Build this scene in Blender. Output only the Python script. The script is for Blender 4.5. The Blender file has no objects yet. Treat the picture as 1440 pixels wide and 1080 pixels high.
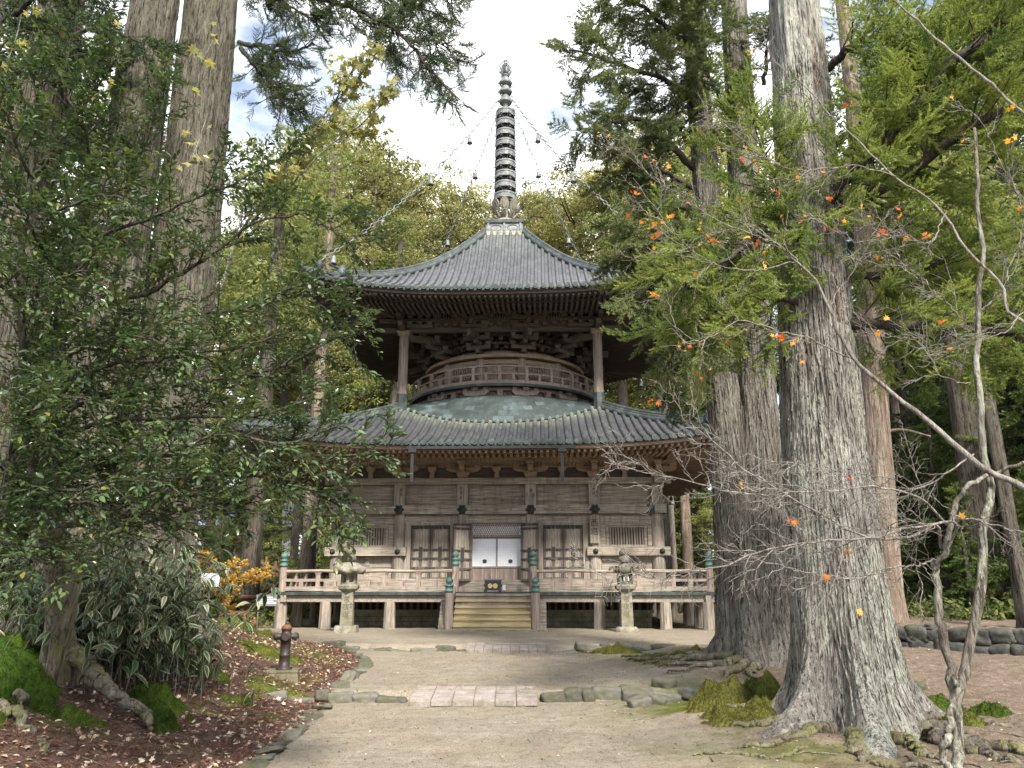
import bpy, math, random
import numpy as np
from mathutils import Vector, Matrix

C = bpy.context.scene.collection
SC = bpy.context.scene
R = math.radians
rng = np.random.default_rng(7)
random.seed(7)

# ------------------------------------------------------------------ camera
EYE, PITCH, FPX = 1.6, R(14.82), 1081.0
cam_d = bpy.data.cameras.new('camera')
cam_d.sensor_width = 36.0
cam_d.lens = 36.0 * FPX / 1440.0
cam_d.clip_start, cam_d.clip_end = 0.1, 2000.0
cam = bpy.data.objects.new('camera', cam_d)
C.objects.link(cam)
cam.location = (0, 0, EYE)
cam.rotation_euler = (R(90) + PITCH, 0, 0)
SC.camera = cam

# ------------------------------------------------------------------ world: thin bright cloud over a pale blue sky
SUN_EL, SUN_AZ = R(44), R(160)      # azimuth clockwise from +Y: behind the viewer, to the right
world = bpy.data.worlds.new('World')
SC.world = world
world.use_nodes = True
wt = world.node_tree
wt.nodes.clear()
w_out = wt.nodes.new('ShaderNodeOutputWorld')
w_sky = wt.nodes.new('ShaderNodeTexSky')
w_sky.sky_type = 'NISHITA'
w_sky.sun_disc = False
w_sky.sun_elevation = SUN_EL
w_sky.sun_rotation = SUN_AZ
w_b1 = wt.nodes.new('ShaderNodeBackground')
w_b1.inputs['Strength'].default_value = 0.07
wt.links.new(w_sky.outputs[0], w_b1.inputs['Color'])
w_b2 = wt.nodes.new('ShaderNodeBackground')
w_b2.inputs['Color'].default_value = (0.97, 0.985, 1.0, 1)
w_b2.inputs['Strength'].default_value = 0.68
w_tc = wt.nodes.new('ShaderNodeTexCoord')
w_mp = wt.nodes.new('ShaderNodeMapping')
w_mp.inputs['Scale'].default_value = (1.0, 1.0, 2.2)
w_mp.inputs['Location'].default_value = (0.35, 0.1, 0.2)
w_n = wt.nodes.new('ShaderNodeTexNoise')
w_n.inputs['Scale'].default_value = 2.3
w_n.inputs['Detail'].default_value = 7
w_n.inputs['Roughness'].default_value = 0.55
w_r = wt.nodes.new('ShaderNodeValToRGB')
w_r.color_ramp.elements[0].position = 0.42
w_r.color_ramp.elements[0].color = (0.12, 0.12, 0.12, 1)
w_r.color_ramp.elements[1].position = 0.56
w_mx = wt.nodes.new('ShaderNodeMixShader')
wt.links.new(w_tc.outputs['Generated'], w_mp.inputs['Vector'])
wt.links.new(w_mp.outputs[0], w_n.inputs['Vector'])
wt.links.new(w_n.outputs['Fac'], w_r.inputs[0])
wt.links.new(w_r.outputs[0], w_mx.inputs[0])
wt.links.new(w_b1.outputs[0], w_mx.inputs[1])
wt.links.new(w_b2.outputs[0], w_mx.inputs[2])
wt.links.new(w_mx.outputs[0], w_out.inputs['Surface'])

# ------------------------------------------------------------------ sun through thin cloud
sun_d = bpy.data.lights.new('sun', 'SUN')
sun_d.energy = 2.7
sun_d.angle = R(9)
sun_d.color = (1.0, 0.93, 0.83)
sun = bpy.data.objects.new('sun', sun_d)
C.objects.link(sun)
sdir = Vector((math.sin(SUN_AZ) * math.cos(SUN_EL), math.cos(SUN_AZ) * math.cos(SUN_EL), math.sin(SUN_EL)))
sun.rotation_euler = (-sdir).to_track_quat('-Z', 'Y').to_euler()

# ------------------------------------------------------------------ exposure
SC.view_settings.view_transform = 'Standard'
SC.view_settings.look = 'None'
SC.view_settings.exposure = 1.88
SC.view_settings.gamma = 1.0
SC.cycles.max_bounces = 6
SC.cycles.diffuse_bounces = 3
SC.cycles.transparent_max_bounces = 4
SC.cycles.use_adaptive_sampling = True
SC.cycles.use_denoising = True

# ================================================================== helpers
_s, _c = math.sin(PITCH), math.cos(PITCH)
def at(u, v, Y):
    """the point seen at photo pixel (u, v) at depth Y metres in front of the viewer"""
    a, b = u - 720.0, 540.0 - v
    yf = FPX * _c - b * _s
    return np.array([a / yf * Y, Y, EYE + (FPX * _s + b * _c) / yf * Y])

def _hash(ix, iy, iz, seed):
    h = (ix.astype(np.int64) * 374761393 + iy.astype(np.int64) * 668265263 + iz.astype(np.int64) * 2147483647 + seed * 1274126177) & 0xFFFFFFFF
    h = ((h ^ (h >> 13)) * 1274126177) & 0xFFFFFFFF
    h = h ^ (h >> 16)
    return (h & 0xFFFFFF) / float(0xFFFFFF)

def vnoise(p, seed=0):
    p = np.asarray(p, float)
    i = np.floor(p).astype(np.int64)
    f = p - i
    f = f * f * (3 - 2 * f)
    r = 0
    for dx in (0, 1):
        for dy in (0, 1):
            for dz in (0, 1):
                w = (f[..., 0] if dx else 1 - f[..., 0]) * (f[..., 1] if dy else 1 - f[..., 1]) * (f[..., 2] if dz else 1 - f[..., 2])
                r = r + w * _hash(i[..., 0] + dx, i[..., 1] + dy, i[..., 2] + dz, seed)
    return r

def fbm(p, octv=4, seed=0):
    p = np.asarray(p, float)
    a, s, t = 0.5, 0.0, 0.0
    for k in range(octv):
        s = s + a * vnoise(p * 2 ** k, seed + k * 17)
        t += a
        a *= 0.5
    return s / t

def sstep(a, b, x):
    t = np.clip((np.asarray(x, float) - a) / (b - a), 0, 1)
    return t * t * (3 - 2 * t)

class MB:
    """gathers pieces and links them as ONE mesh object"""
    def __init__(self):
        self.v, self.f, self.m, self.n, self.tint, self.sm = [], [], [], 0, [], []
    def add(self, verts, faces, mat=0, tint=0.0, smooth=False):
        verts = np.asarray(verts, float).reshape(-1, 3)
        if isinstance(faces, np.ndarray):
            faces = [faces]
        for fa in faces:
            fa = np.asarray(fa, np.int64)
            if fa.ndim == 1:
                fa = fa.reshape(1, -1)
            self.f.append(fa + self.n)
            self.m.append(np.full(len(fa), mat, np.int32))
            self.sm.append(np.full(len(fa), smooth, bool))
        self.v.append(verts)
        t = np.asarray(tint, float)
        self.tint.append(np.full(len(verts), float(t)) if t.ndim == 0 else t)
        self.n += len(verts)
        return self
    def box(self, c, s, mat=0, rz=0.0, tint=0.0):
        x, y, z = np.array(s) / 2.0
        v = np.array([[-x, -y, -z], [x, -y, -z], [x, y, -z], [-x, y, -z], [-x, -y, z], [x, -y, z], [x, y, z], [-x, y, z]])
        if rz:
            cz, sz = math.cos(rz), math.sin(rz)
            v[:, :2] = v[:, :2] @ np.array([[cz, sz], [-sz, cz]])
        return self.add(v + np.array(c), BOXF, mat, tint)
    def bx(self, x0, x1, y0, y1, z0, z1, mat=0):
        return self.box(((x0 + x1) / 2, (y0 + y1) / 2, (z0 + z1) / 2), (abs(x1 - x0), abs(y1 - y0), abs(z1 - z0)), mat)
    def bar(self, p, q, w, h, mat=0, tint=0.0):
        p, q = np.array(p, float), np.array(q, float)
        d = q - p
        d /= np.linalg.norm(d)
        up = np.array([0, 0, 1.0]) if abs(d[2]) < 0.99 else np.array([1.0, 0, 0])
        sx = np.cross(d, up)
        sx /= np.linalg.norm(sx)
        u = np.cross(sx, d)
        o = [(-1, -1), (1, -1), (1, 1), (-1, 1)]
        v = [b + sx * a * w / 2 + u * e * h / 2 for b in (p, q) for a, e in o]
        return self.add(v, np.array([[3, 2, 1, 0], [4, 5, 6, 7], [0, 1, 5, 4], [1, 2, 6, 5], [2, 3, 7, 6], [3, 0, 4, 7]]), mat, tint)
    def frus(self, c, s0, s1, h, mat=0):
        a, b = np.array(s0) / 2, np.array(s1) / 2
        v = [[-a[0], -a[1], 0], [a[0], -a[1], 0], [a[0], a[1], 0], [-a[0], a[1], 0], [-b[0], -b[1], h], [b[0], -b[1], h], [b[0], b[1], h], [-b[0], b[1], h]]
        return self.add(np.array(v) + np.array(c), BOXF, mat)
    def lathe(self, prof, c=(0, 0, 0), n=16, mat=0, smooth=True, tint=0.0, sq=None):
        prof = np.array(prof, float)
        th = np.arange(n) * 2 * math.pi / n + (math.pi / n if n <= 8 else 0)
        v = np.stack([prof[:, None, 0] * np.cos(th), prof[:, None, 0] * np.sin(th), np.repeat(prof[:, 1:2], n, 1)], -1).reshape(-1, 3)
        m = len(prof)
        i, j = np.meshgrid(np.arange(m - 1), np.arange(n), indexing='ij')
        k = (j + 1) % n
        q = np.stack([i * n + j, i * n + k, (i + 1) * n + k, (i + 1) * n + j], -1).reshape(-1, 4)
        fs = [q]
        self.add(v + np.array(c), fs, mat, tint, smooth)
        if prof[-1, 0] > 1e-4:
            self.add(v[-n:] + np.array(c), np.arange(n), mat, tint)
        if prof[0, 0] > 1e-4:
            self.add(v[:n] + np.array(c), np.arange(n)[::-1], mat, tint)
        return self
    def tube(self, pts, rad, n=6, mat=0, smooth=True, tint=0.0, caps=True):
        pts = np.asarray(pts, float)
        m = len(pts)
        rad = np.full(m, float(rad)) if np.ndim(rad) == 0 else np.asarray(rad, float)
        t = np.gradient(pts, axis=0)
        t /= np.linalg.norm(t, axis=1)[:, None] + 1e-12
        a = np.array([0, 0, 1.0]) if abs(t[0][2]) < 0.9 else np.array([1.0, 0, 0])
        u = np.cross(t[0], a)
        u /= np.linalg.norm(u)
        us = []
        for k in range(m):
            u = u - t[k] * np.dot(u, t[k])
            u /= np.linalg.norm(u) + 1e-12
            us.append(u)
        us = np.array(us)
        ws = np.cross(t, us)
        th = np.arange(n) * 2 * math.pi / n
        v = pts[:, None] + rad[:, None, None] * (us[:, None] * np.cos(th)[None, :, None] + ws[:, None] * np.sin(th)[None, :, None])
        i, j = np.meshgrid(np.arange(m - 1), np.arange(n), indexing='ij')
        k = (j + 1) % n
        q = np.stack([i * n + j, i * n + k, (i + 1) * n + k, (i + 1) * n + j], -1).reshape(-1, 4)
        self.add(v.reshape(-1, 3), q, mat, tint, smooth)
        if caps:
            self.add(v[0], np.arange(n)[::-1], mat, tint if np.ndim(tint) == 0 else 0.0)
            self.add(v[-1], np.arange(n), mat, tint if np.ndim(tint) == 0 else 0.0)
        return self
    def prism(self, poly, axis, a, b, mat=0):
        """polygon given in the other two axes, extruded along axis from a to b"""
        poly = np.array(poly, float)
        n = len(poly)
        def put(t):
            z = np.full((n, 1), t)
            if axis == 0: return np.hstack([z, poly])
            if axis == 1: return np.hstack([poly[:, :1], z, poly[:, 1:]])
            return np.hstack([poly, z])
        v = np.vstack([put(a), put(b)])
        i = np.arange(n)
        k = (i + 1) % n
        self.add(v, [np.stack([i, k, k + n, i + n], -1), i[::-1].copy(), i + n], mat)
        return self
    def grid(self, P, mat=0, smooth=True, tint=0.0, wrap=False):
        m, n = P.shape[:2]
        i, j = np.meshgrid(np.arange(m - 1), np.arange(n if wrap else n - 1), indexing='ij')
        k = (j + 1) % n
        q = np.stack([i * n + j, i * n + k, (i + 1) * n + k, (i + 1) * n + j], -1).reshape(-1, 4)
        t = tint if np.ndim(tint) == 0 else np.asarray(tint).reshape(-1)
        return self.add(P.reshape(-1, 3), q, mat, t, smooth)
    def spin(self, deg, since=0):
        """rotate everything gathered so far about z"""
        cz, sz = math.cos(R(deg)), math.sin(R(deg))
        M = np.array([[cz, sz, 0], [-sz, cz, 0], [0, 0, 1]])
        self.v[since:] = [x @ M for x in self.v[since:]]
        return self
    def four(self):
        """the same pieces on all four sides"""
        v0, f0, m0, t0, s0, n0 = list(self.v), list(self.f), list(self.m), list(self.tint), list(self.sm), self.n
        for k in (1, 2, 3):
            cz, sz = math.cos(k * math.pi / 2), math.sin(k * math.pi / 2)
            M = np.array([[cz, sz, 0], [-sz, cz, 0], [0, 0, 1]])
            self.v += [x @ M for x in v0]
            self.f += [x + n0 * k for x in f0]
            self.m += m0; self.tint += t0; self.sm += s0
            self.n += n0
        return self
    def build(self, name, mats, parent=None, loc=None, rot=None, tint=False):
        if not isinstance(mats, (list, tuple)):
            mats = [mats]
        me = bpy.data.meshes.new(name)
        v = np.vstack(self.v).astype(np.float32)
        me.vertices.add(len(v))
        me.vertices.foreach_set('co', v.ravel())
        tot = np.concatenate([np.full(len(f), f.shape[1], np.int32) for f in self.f])
        idx = np.concatenate([f.ravel() for f in self.f]).astype(np.int32)
        me.loops.add(len(idx))
        me.loops.foreach_set('vertex_index', idx)
        me.polygons.add(len(tot))
        st = np.concatenate([[0], np.cumsum(tot)[:-1]]).astype(np.int32)
        me.polygons.foreach_set('loop_start', st)
        me.polygons.foreach_set('loop_total', tot)
        me.polygons.foreach_set('material_index', np.concatenate(self.m))
        me.polygons.foreach_set('use_smooth', np.concatenate(self.sm))
        if tint:
            at_ = me.attributes.new('tint', 'FLOAT', 'POINT')
            at_.data.foreach_set('value', np.concatenate(self.tint).astype(np.float32))
        me.update(calc_edges=True)
        for m in mats:
            me.materials.append(m)
        return link(name, me, parent, loc, rot)

BOXF = np.array([[3, 2, 1, 0], [4, 5, 6, 7], [0, 1, 5, 4], [1, 2, 6, 5], [2, 3, 7, 6], [3, 0, 4, 7]])

def link(name, data, parent=None, loc=None, rot=None):
    o = bpy.data.objects.new(name, data)
    C.objects.link(o)
    if parent is not None:
        o.parent = parent
    if loc is not None:
        o.location = loc
    if rot is not None:
        o.rotation_euler = rot
    return o

def tag(o, label=None, cat=None, group=None, kind=None):
    if label: o['label'] = label
    if cat: o['category'] = cat
    if group: o['group'] = group
    if kind: o['kind'] = kind
    return o

def thing(name, label, cat, loc=(0, 0, 0), rz=0.0, group=None):
    return tag(link(name, None, None, loc, (0, 0, rz)), label, cat, group)

def copy_tree(o, parent=None):
    c = o.copy()
    C.objects.link(c)
    if parent is not None:
        c.parent = parent
    for ch in list(o.children):
        copy_tree(ch, c)
    return c

def text_piece(mb, body, size, place, mat=0, depth=0.004):
    """lettering as thin raised geometry; place maps (x, y) of the text plane to 3D"""
    cu = bpy.data.curves.new('lettering', 'FONT')
    cu.body = body
    cu.size = size
    cu.align_x = 'CENTER'
    cu.resolution_u = 2
    o = bpy.data.objects.new('lettering', cu)
    C.objects.link(o)
    dg = bpy.context.evaluated_depsgraph_get()
    me = bpy.data.meshes.new_from_object(o.evaluated_get(dg))
    me.calc_loop_triangles()
    co = np.array([v.co[:] for v in me.vertices], float).reshape(-1, 3)
    tri = np.array([t.vertices[:] for t in me.loop_triangles], np.int64).reshape(-1, 3)
    if len(tri):
        mb.add(np.array([place(p[0], p[1]) for p in co]), tri, mat)
    bpy.data.objects.remove(o)
    bpy.data.curves.remove(cu)
    bpy.data.meshes.remove(me)

# ================================================================== materials
class G:
    def __init__(self, name):
        self.m = bpy.data.materials.new(name)
        self.m.use_nodes = True
        self.t = self.m.node_tree
        self.t.nodes.clear()
        self.out = self.t.nodes.new('ShaderNodeOutputMaterial')
        self.tc = self.t.nodes.new('ShaderNodeTexCoord')
    def n(self, typ, ins=None, **props):
        x = self.t.nodes.new(typ)
        for k, v in props.items():
            setattr(x, k, v)
        for k, v in (ins or {}).items():
            self.put(x.inputs[k], v)
        return x
    def put(self, sock, v):
        if isinstance(v, bpy.types.NodeSocket):
            self.t.links.new(v, sock)
        elif isinstance(v, (tuple, list)) and len(v) == 3 and sock.type == 'RGBA':
            sock.default_value = (*v, 1)
        else:
            sock.default_value = v
    def coord(self, scale=(1, 1, 1), loc=(0, 0, 0), which='Object'):
        return self.n('ShaderNodeMapping', {'Vector': self.tc.outputs[which], 'Scale': scale, 'Location': loc}).outputs[0]
    def noise(self, vec, scale, detail=4, rough=0.6):
        return self.n('ShaderNodeTexNoise', {'Vector': vec, 'Scale': scale, 'Detail': detail, 'Roughness': rough}).outputs['Fac']
    def voro(self, vec, scale, out='Distance', **kw):
        return self.n('ShaderNodeTexVoronoi', {'Vector': vec, 'Scale': scale}, **kw).outputs[out]
    def ramp(self, fac, stops):
        x = self.n('ShaderNodeValToRGB', {0: fac})
        cr = x.color_ramp
        while len(cr.elements) < len(stops):
            cr.elements.new(0.5)
        for e, (p, col) in zip(cr.elements, stops):
            e.position = p
            e.color = (*col, 1) if isinstance(col, (tuple, list)) else (col, col, col, 1)
        return x.outputs[0]
    def mix(self, fac, a, b, blend='MIX'):
        x = self.n('ShaderNodeMix', data_type='RGBA', blend_type=blend)
        self.put(x.inputs[0], fac); self.put(x.inputs[6], a); self.put(x.inputs[7], b)
        return x.outputs[2]
    def math(self, op, a, b=0.0):
        x = self.n('ShaderNodeMath', operation=op)
        self.put(x.inputs[0], a); self.put(x.inputs[1], b)
        return x.outputs[0]
    def attr(self, name, out='Fac'):
        return self.n('ShaderNodeAttribute', attribute_name=name).outputs[out]
    def bump(self, h, strength=0.4, dist=0.02):
        return self.n('ShaderNodeBump', {'Height': h, 'Strength': strength, 'Distance': dist}).outputs[0]
    def done(self, col, rough=0.8, bump=None, spec=0.3, metal=0.0, trans=None, tcol=None):
        b = self.n('ShaderNodeBsdfPrincipled', {'Base Color': col, 'Roughness': rough, 'Specular IOR Level': spec, 'Metallic': metal})
        if bump is not None:
            self.put(b.inputs['Normal'], bump)
        res = b.outputs[0]
        if trans:
            tr = self.n('ShaderNodeBsdfTranslucent', {'Color': tcol if tcol is not None else col})
            mx = self.n('ShaderNodeMixShader', {0: trans})
            self.t.links.new(res, mx.inputs[1]); self.t.links.new(tr.outputs[0], mx.inputs[2])
            res = mx.outputs[0]
        self.t.links.new(res, self.out.inputs['Surface'])
        return self.m

def m_wood(name, axis, c_dark, c_mid, c_light, stain=0.0, fine=1.0):
    g = G(name)
    sc = [9.0, 9.0, 9.0]
    sc[axis] = 0.45
    v = g.coord(tuple(sc))
    n1 = g.noise(v, 2.2 * fine, 5, 0.65)
    sc2 = [40.0, 40.0, 40.0]
    sc2[axis] = 1.2
    n2 = g.noise(g.coord(tuple(sc2)), 1.6 * fine, 3, 0.6)
    big = g.noise(g.coord((0.7, 0.7, 0.7)), 1.3, 4, 0.6)
    col = g.ramp(n1, [(0.28, c_dark), (0.5, c_mid), (0.72, c_light)])
    col = g.mix(g.ramp(n2, [(0.36, 0.75), (0.52, 0.0)]), col, c_dark)
    col = g.mix(g.ramp(big, [(0.42, 0.0), (0.68, 0.55)]), col, tuple(x * 0.55 for x in c_mid))
    if stain:
        st = g.noise(g.coord((5, 5, 0.7)), 1.0, 4, 0.7)
        col = g.mix(g.ramp(st, [(0.5, 0.0), (0.72, stain)]), col, (0.045, 0.04, 0.032))
    return g.done(col, 0.82, g.bump(n2, 0.35, 0.008), 0.2)

WD, WM, WL = (0.115, 0.096, 0.078), (0.335, 0.29, 0.24), (0.51, 0.455, 0.385)
wood_x = m_wood('weathered wood along x', 0, WD, WM, WL, 0.5)
wood_y = m_wood('weathered wood along y', 1, WD, WM, WL, 0.5)
wood_z = m_wood('weathered wood upright', 2, WD, WM, WL, 0.6)
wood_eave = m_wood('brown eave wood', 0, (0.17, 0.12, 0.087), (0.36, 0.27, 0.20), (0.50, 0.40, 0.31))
wood_dark = m_wood('dark and shaded brown wood', 0, (0.07, 0.057, 0.047), (0.135, 0.112, 0.092), (0.21, 0.178, 0.148))  # dark brown; shade under the upper eave is put into this colour
wood_pink = m_wood('reddish worn wood', 2, (0.16, 0.115, 0.095), (0.33, 0.265, 0.225), (0.48, 0.41, 0.36))
wood_stile = m_wood('dark door stile wood', 2, (0.06, 0.048, 0.04), (0.13, 0.108, 0.09), (0.21, 0.18, 0.155))
wood_step = m_wood('yellow lit step wood', 0, (0.26, 0.20, 0.11), (0.50, 0.405, 0.235), (0.66, 0.56, 0.36))  # bright yellow light on the treads is put into this colour

def m_tile():
    g = G('dark bronze roof tile')
    n1 = g.noise(g.coord((1.4, 1.4, 1.4)), 1.6, 6, 0.62)
    n2 = g.noise(g.coord((14, 14, 14)), 1.2, 4, 0.7)
    col = g.ramp(n1, [(0.3, (0.033, 0.036, 0.041)), (0.5, (0.06, 0.064, 0.071)), (0.72, (0.098, 0.102, 0.109))])
    col = g.mix(g.ramp(n2, [(0.45, 0.0), (0.75, 0.5)]), col, (0.20, 0.195, 0.20))
    t = g.attr('tint')
    blot = g.noise(g.coord((2.6, 2.6, 1.2)), 1.3, 5, 0.7)
    gl = g.math('MULTIPLY', t, g.ramp(blot, [(0.32, 0.0), (0.6, 1.0)]))
    vd = g.ramp(n2, [(0.35, (0.10, 0.16, 0.14)), (0.55, (0.27, 0.30, 0.22)), (0.7, (0.50, 0.48, 0.28))])
    col = g.mix(gl, col, vd)
    return g.done(col, 0.5, g.bump(n2, 0.25, 0.01), 0.5, 0.25)
tile = m_tile()

def m_copper(name, a, b, c, d, scale=3.0):
    g = G(name)
    n1 = g.noise(g.coord(), scale, 6, 0.65)
    n2 = g.noise(g.coord((1, 1, 0.35)), scale * 5, 4, 0.7)
    col = g.ramp(n1, [(0.30, a), (0.46, b), (0.60, c), (0.75, d)])
    col = g.mix(g.ramp(n2, [(0.44, 0.0), (0.7, 0.6)]), col, a)
    return g.done(col, 0.62, g.bump(n2, 0.2, 0.01), 0.4, 0.15)
copper = m_copper('green copper', (0.022, 0.026, 0.027), (0.04, 0.05, 0.05), (0.065, 0.084, 0.082), (0.125, 0.16, 0.152))
copper_bright = m_copper('bright verdigris', (0.05, 0.085, 0.075), (0.085, 0.155, 0.135), (0.13, 0.23, 0.195), (0.2, 0.31, 0.265))
bronze = m_copper('grey bronze', (0.07, 0.076, 0.078), (0.14, 0.15, 0.15), (0.22, 0.23, 0.23), (0.32, 0.33, 0.32), 6.0)
bronze_pale = m_copper('pale stained bronze', (0.11, 0.09, 0.055), (0.21, 0.195, 0.15), (0.28, 0.27, 0.22), (0.36, 0.35, 0.30), 5.0)

def m_dome():
    g = G('sheet copper shingles on the dome')
    br = g.n('ShaderNodeTexBrick', {'Vector': g.n('ShaderNodeUVMap').outputs[0], 'Scale': 1.0, 'Mortar Size': 0.02, 'Color1': (0.0, 0.0, 0.0), 'Color2': (1, 1, 1), 'Mortar': (0.5, 0.5, 0.5), 'Bias': 0.0, 'Brick Width': 1.0, 'Row Height': 0.8})
    n1 = g.noise(g.coord((1, 1, 1)), 1.1, 5, 0.6)
    n2 = g.noise(g.coord((1, 1, 0.4)), 9, 5, 0.7)
    n3 = g.noise(g.coord((1, 1, 0.25)), 4, 5, 0.75)
    col = g.ramp(n1, [(0.3, (0.02, 0.027, 0.029)), (0.5, (0.034, 0.047, 0.048)), (0.7, (0.058, 0.077, 0.078))])
    col = g.mix(g.ramp(br.outputs['Color'], [(0.6, 0.0), (1.0, 0.55)]), col, (0.12, 0.175, 0.185))
    col = g.mix(g.ramp(n3, [(0.48, 0.0), (0.66, 0.8)]), col, (0.025, 0.033, 0.034))
    col = g.mix(g.ramp(n2, [(0.56, 0.0), (0.7, 0.4)]), col, (0.17, 0.16, 0.085))
    return g.done(col, 0.7, g.bump(g.math('ADD', br.outputs['Fac'], n2), 0.25, 0.01), 0.4, 0.15)
dome_mat = m_dome()

def m_plain(name, col, rough=0.7, var=0.25, scale=8.0, spec=0.3, metal=0.0, bump=0.2):
    g = G(name)
    n = g.noise(g.coord(), scale, 5, 0.65)
    c = g.mix(g.ramp(n, [(0.3, 0.0), (0.7, 1.0)]), tuple(x * (1 - var) for x in col), tuple(min(1, x * (1 + var)) for x in col))
    return g.done(c, rough, g.bump(n, bump, 0.01), spec, metal)
dark_iron = m_plain('dark green iron fitting', (0.028, 0.034, 0.03), 0.6, 0.4, 10, 0.4, 0.0)
gutter_iron = m_plain('dark gutter metal', (0.02, 0.022, 0.024), 0.6, 0.4, 10, 0.3, 0.0)
black_void = m_plain('black slat backing and joint', (0.022, 0.022, 0.024), 0.8, 0.3)  # near black; shade behind slats put into the colour, also stone joints
paper = m_plain('white door cloth', (0.74, 0.76, 0.80), 0.85, 0.05, 3)
box_paint = m_plain('blue black lacquer', (0.018, 0.024, 0.032), 0.35, 0.3, 5, 0.5)
gold = m_plain('dull gold', (0.75, 0.55, 0.24), 0.4, 0.15, 12, 0.5, 0.3)
ink = m_plain('faded ink', (0.035, 0.028, 0.024), 0.9, 0.2)
plaster = m_plain('white plaster', (0.68, 0.70, 0.74), 0.9, 0.06, 2)
slate_blue = m_plain('blue grey roof', (0.30, 0.33, 0.40), 0.6, 0.1, 3)
rust = m_plain('dull dark red paint', (0.036, 0.025, 0.023), 0.5, 0.5, 14, 0.4)
rust_orange = m_plain('worn orange paint', (0.15, 0.06, 0.032), 0.6, 0.4, 14)
board_white = m_plain('white painted board', (0.62, 0.65, 0.70), 0.5, 0.05, 3)
board_grey = m_plain('grey board', (0.17, 0.17, 0.19), 0.6, 0.15, 4)
fence_wood = m_plain('brown fence wood', (0.24, 0.13, 0.08), 0.8, 0.3, 8)

def m_stone(name, a, b, c, moss=0.35, scale=5.0, vary=0.0):
    g = G(name)
    n1 = g.noise(g.coord(), scale, 6, 0.68)
    n2 = g.noise(g.coord(), scale * 6, 4, 0.7)
    n3 = g.noise(g.coord((1, 1, 0.5), (3, 1, 2)), scale * 0.7, 5, 0.65)
    col = g.ramp(n1, [(0.3, a), (0.5, b), (0.72, c)])
    col = g.mix(g.ramp(n2, [(0.52, 0.0), (0.7, 0.6)]), col, tuple(x * 0.45 for x in a))
    if vary:
        rnd = g.n('ShaderNodeObjectInfo').outputs['Random']
        col = g.mix(vary, col, g.mix(rnd, (0.06, 0.058, 0.045), (0.26, 0.25, 0.225)))
    col = g.mix(g.ramp(n3, [(0.50, 0.0), (0.66, moss)]), col, (0.085, 0.09, 0.028))
    return g.done(col, 0.88, g.bump(g.math('ADD', n1, n2), 0.5, 0.02), 0.2)
lantern_stone = m_stone('lichened lantern stone', (0.12, 0.11, 0.085), (0.22, 0.205, 0.165), (0.33, 0.315, 0.265), 0.55, 6)
lantern_dark = m_stone('dark lichened stone', (0.07, 0.065, 0.05), (0.13, 0.12, 0.095), (0.26, 0.25, 0.21), 0.5, 9)
kerb_mat = m_stone('grey green kerb stone', (0.04, 0.038, 0.028), (0.085, 0.082, 0.064), (0.15, 0.148, 0.126), 0.85, 4, 0.35)
base_stone = m_stone('mossy stone plinth', (0.13, 0.125, 0.085), (0.22, 0.21, 0.15), (0.33, 0.32, 0.25), 0.5, 2.5)
wall_stone = m_stone('retaining wall stone', (0.028, 0.028, 0.025), (0.065, 0.065, 0.06), (0.135, 0.135, 0.128), 0.5, 3)
paver_mat = m_stone('pale pink paver', (0.18, 0.152, 0.135), (0.265, 0.23, 0.208), (0.34, 0.30, 0.275), 0.4, 5)
plinth_mat = m_stone('mossy concrete', (0.10, 0.085, 0.05), (0.17, 0.15, 0.10), (0.24, 0.22, 0.16), 0.5, 4)

def m_bark(name, deep, mid, pale, lichen, lich=0.5, sx=7.0, red=None):
    g = G(name)
    n1 = g.noise(g.coord((sx, sx, sx * 0.10)), 1.2, 6, 0.7)
    n2 = g.noise(g.coord((sx * 3, sx * 3, sx * 0.22)), 1.2, 5, 0.68)
    n6 = g.noise(g.coord((sx * 9, sx * 9, sx * 1.2)), 1.2, 3, 0.7)
    col = g.ramp(n1, [(0.34, tuple((a + b) / 2 for a, b in zip(deep, mid))), (0.5, mid), (0.64, pale)])
    if red is not None:
        n5 = g.noise(g.coord((3.0, 3.0, 0.35), (7, 2, 0)), 1.3, 4, 0.6)
        col = g.mix(g.ramp(n5, [(0.58, 0.0), (0.66, 0.75)]), col, red)
    n3 = g.noise(g.coord((1.4, 1.4, 0.55), (2, 5, 1)), 1.4, 5, 0.65)
    n4 = g.noise(g.coord((16, 16, 7)), 1.3, 4, 0.75)
    lf = g.math('MULTIPLY', g.ramp(n3, [(0.40, 0.0), (0.62, lich)]), g.ramp(n4, [(0.42, 0.05), (0.54, 1.0)]))
    col = g.mix(lf, col, lichen)
    col = g.mix(g.ramp(n6, [(0.34, 0.6), (0.5, 0.0)]), col, deep)
    col = g.mix(g.ramp(n2, [(0.40, 0.95), (0.47, 0.0)]), col, deep)
    return g.done(col, 0.9, g.bump(g.math('ADD', n2, n6), 1.0, 0.03), 0.15)
bark_grey = m_bark('grey lichened cedar bark', (0.045, 0.037, 0.031), (0.235, 0.22, 0.195), (0.47, 0.45, 0.405), (0.45, 0.475, 0.40), 0.95, 10.0, (0.13, 0.065, 0.045))
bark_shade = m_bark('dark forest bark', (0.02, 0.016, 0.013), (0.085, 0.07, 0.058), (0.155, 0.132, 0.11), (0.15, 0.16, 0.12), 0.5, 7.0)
bark_brown = m_bark('brown cedar bark', (0.03, 0.024, 0.02), (0.155, 0.136, 0.118), (0.29, 0.262, 0.23), (0.28, 0.295, 0.24), 0.65, 9.0)
bark_tan = m_bark('tan cedar bark', (0.085, 0.06, 0.045), (0.21, 0.16, 0.125), (0.35, 0.285, 0.235), (0.36, 0.36, 0.29), 0.4, 6.0)
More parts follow.
